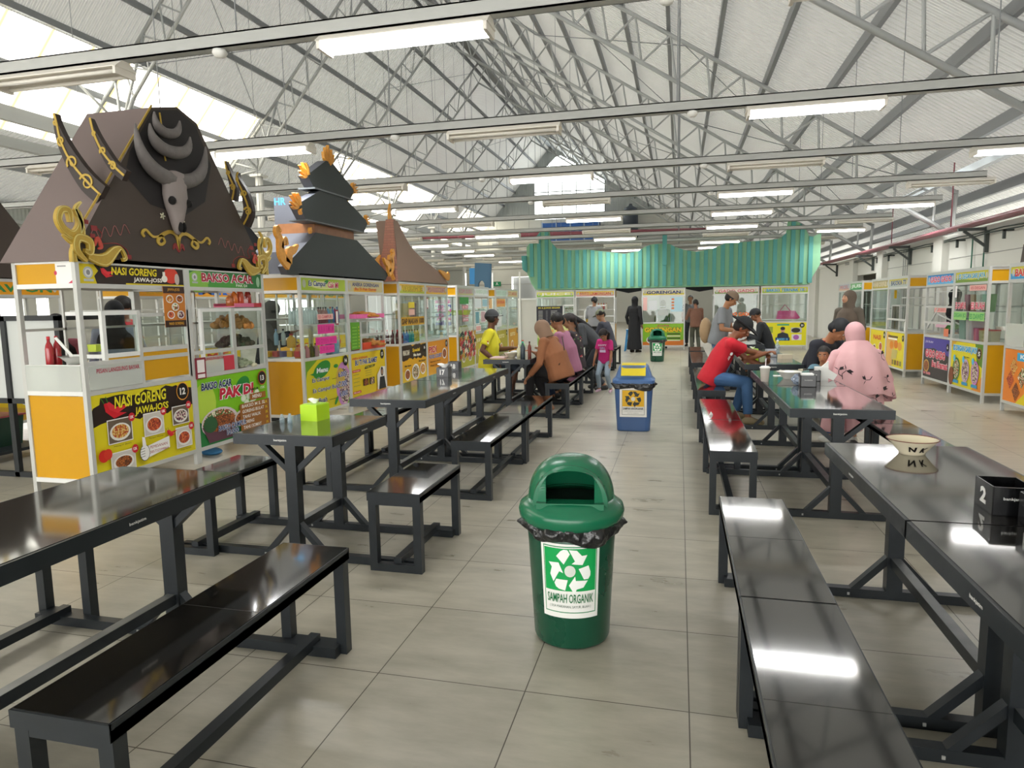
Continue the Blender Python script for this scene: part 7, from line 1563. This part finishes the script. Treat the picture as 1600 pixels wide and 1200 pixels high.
# left side -----------------------------------------------------------------
t, J = person('man in yellow T-shirt, dark cap and navy shorts looking away to the far stalls', -2.88, 7.55, 12, H=1.72, pz=.57, lean=4, hy=-38+0, hp=-4, shirt='d9cf2c', pants='2b3440', legs='short', hat='cap', hatcol='3a3c3e', skin='6b4634', shoe='3a3430', wl=(-.05, .38, .79), wr=(.27, .12, .62), al=(-.2, .3, .08), ar=(.12, .32, .08), vox=.008, girth=1.12)
decal(t, J['sr'].lerp(J['er'], .45)+J['rt']*.069+Vector((0, 0, -.02)), Vector((0, 1, 0)), Vector((0, 0, 1)), lambda P: (P.rect(-.035, 0, .035, .022, 'c82a2a'), P.rect(-.035, -.024, .035, 0, 'f0eeea')), 'flag_patch')
t, J = person('woman in tan brown hoodie and beige hijab with one bare foot drawn up', -1.56, 6.35, 168, H=1.6, pz=.56, lean=20, wl=(-.24, .34, .52), wr=(.12, .42, .8), al=(-.06, .42, .2), ar=(.14, .2, .09), hp=16, hy=10, hair='hijab', haircol='8f7460', shirt='94603f', sleeve='long', pants='1b1a1c', skin='a8785a', shoe=None, girth=1.3, vox=.008, noface=True, drape=False, neck=-.03)
mb = MB(); N_, up_, fw_, rt_ = J['N'], J['up'], J['fw'], J['rt']; mb.tube([N_-fw_*.15-up_*.05+rt_*.12, N_-fw_*.17-up_*.22, N_-fw_*.1-up_*.4-rt_*.18], .007, mat('brown_strap', '3e2a20', .7), 6); mb.build('bag_strap', t)
t, J = person('person in lilac pink shirt sitting next to the brown hoodie', -1.56, 7.2, 172, H=1.68, pz=.56, lean=14, hy=10, hp=5, shirt='a8708a', sleeve='long', pants='30405a', hair='short', haircol='151211', skin='9a6a4c', wl=(-.1, .4, .8), wr=(.1, .4, .8), al=(-.1, .3, .08), ar=(.1, .3, .08), shoe='303030', girth=1.15, vox=.009)
t, J = person('woman with long dark hair and floral black top on the left bench', -1.56, 7.85, 175, H=1.6, pz=.56, lean=8, hy=-10, shirt='3a3236', sleeve='long', pants='28262c', hair='pony', haircol='1c1413', skin='a07456', wl=(-.1, .4, .8), wr=(.12, .35, .8), al=(-.1, .3, .08), ar=(.1, .3, .08), shoe='303030', vox=.01)
mb = MB(); R = random.Random(5)
for k in range(26):
    ang = R.uniform(-2.7, -.4); v = R.uniform(.05, .42); o = J['N']-J['up']*v+J['rt']*math.cos(ang)*.19+J['fw']*math.sin(ang)*.135; nrm = (J['rt']*math.cos(ang)+J['fw']*math.sin(ang)*1.3).normalized(); tx = J['up'].cross(nrm).normalized(); Print(mb, frameM(o, tx, nrm.cross(tx), nrm)).ell(0, 0, .016, .012, ('b83a50', 'd8c0a0', '5a7a4a')[k % 3], 7)
mb.build('flower_print', t)
t, J = person('person in charcoal hoodie bending over the left bench', -1.38, 8.95, 200, H=1.66, pz=.74, lean=42, hp=50, hy=10, shirt='45484b', sleeve='long', pants='33363c', hair='long', haircol='141214', skin='ac7c5e', wl=(-.1, .45, .7), wr=(.12, .4, .68), al=(-.12, -.1, .08), ar=(.12, -.05, .08), shoe='303030', vox=.009)
t, J = person('small girl in magenta T-shirt and light jeans standing in the aisle', -1.2, 8.5, 255, H=1.06, lean=12, hp=45, hy=15, shirt='c42a78', pants='93a3b0', hair='long', haircol='1d1614', skin='a06e50', wl=(-.14, .14, .5), wr=(.16, .1, .48), shoe='c8a8b8', child=True, vox=.008, side=-4)
decal(t, J['P']+J['up']*.19+J['fw']*.105, J['rt']*-1 if False else Vector((-1, 0, 0)), Vector((0, .1, 1)).normalized(), lambda P: (P.text('HAPPY', -.07, .05, .07, .08, 'e8d8e8', .03), P.text('GIRL', -.05, 0, .05, .035, 'b8a8d0', .03), P.rect(-.05, -.05, .05, -.01, 'd8c8e0')), 'shirt_print')
person('man in olive cap and dark blue shirt sitting far down the left bench', -1.5, 12.3, 165, H=1.68, pz=.56, lean=16, hy=10, hp=8, shirt='3a3c46', sleeve='long', pants='2c2e33', hat='cap', hatcol='6a6e58', skin='9c7256', wl=(-.1, .42, .84), wr=(.1, .42, .84), al=(-.1, .32, .08), ar=(.1, .32, .08), shoe='404040', vox=.01)
person('standing person in light grey sweater and black cap at the far stall', -2.5, 17.6, 80, H=1.64, shirt='8e9094', sleeve='long', pants='2a2c30', hat='cap', hatcol='202226', skin='9c7256', lean=4, wl=(-.15, .3, 1.05), wr=(.15, .3, 1.05), vox=.012, shoe='303030', noface=True)
person('person in black hijab and long black clothes standing left of the GORENGAN stall', -1.32, 17.7, 60, H=1.62, hair='hijab', haircol='17181b', shirt='1b1c20', sleeve='long', dress=True, skin='9c7256', vox=.012, shoe='202020', noface=True)
person('person in brown top with olive apron standing in the far passage', .42, 17.8, 100, H=1.52, shirt='6e4c3c', sleeve='long', pants='4a4c40', hair='short', skin='8c5e44', lean=6, wl=(-.2, .3, .95), wr=(.1, .32, 1.0), vox=.012, shoe='202020', noface=True)
person('person in grey shirt and white face mask in the passage behind the green roof', .3, 20.5, 265, H=1.66, shirt='6a6c70', pants='303338', hair='short', skin='a07456', vox=.012, shoe='202020', noface=True)
# vendors behind the stalls
person('vendor in black hijab reaching behind the bottles of stall 14', -5.25, 5.35, 20, H=1.55, hair='hijab', haircol='16171a', shirt='1d1e22', sleeve='long', pants='1d1e22', skin='9c6c52', wl=(-.1, .3, 1.0), wr=(.35, .42, 1.15), vox=.012, shoe='202020', noface=True, lean=8)
person('vendor in red shirt with black bag seen through stall 13', -6.1, 4.0, 200, H=1.62, shirt='c0262e', pants='26282c', hair='short', skin='8c5e44', vox=.012, shoe='202020', noface=True)
person('vendor in pale blue dress behind the showcase of stall 12', -5.6, 3.35, 300, H=1.55, hair='hijab', haircol='1a1b1e', shirt='a9b6cc', sleeve='long', dress=True, skin='9c6c52', vox=.012, shoe='202020', noface=True)
person('vendor in pink blouse and dark hijab bending in stall 12', -5.9, 2.9, 330, H=1.45, hair='hijab', haircol='2a2326', shirt='c87080', sleeve='long', pants='28262c', skin='9c6c52', vox=.012, shoe='202020', noface=True, lean=15)
person('vendor with black headscarf inside the steel showcase stall on the right', 4.95, 11.9, 180, H=1.6, hair='hijab', haircol='18191b', shirt='303236', sleeve='long', pants='28262c', skin='9c6c52', vox=.012, shoe='202020', noface=True)
person('vendor in green blouse and olive scarf inside the GORENGAN stall', -.55, 19.5, 270, H=1.5, hair='hijab', haircol='7a7a52', shirt='5a7a48', sleeve='long', pants='28262c', skin='9c6c52', vox=.012, shoe='202020', noface=True)
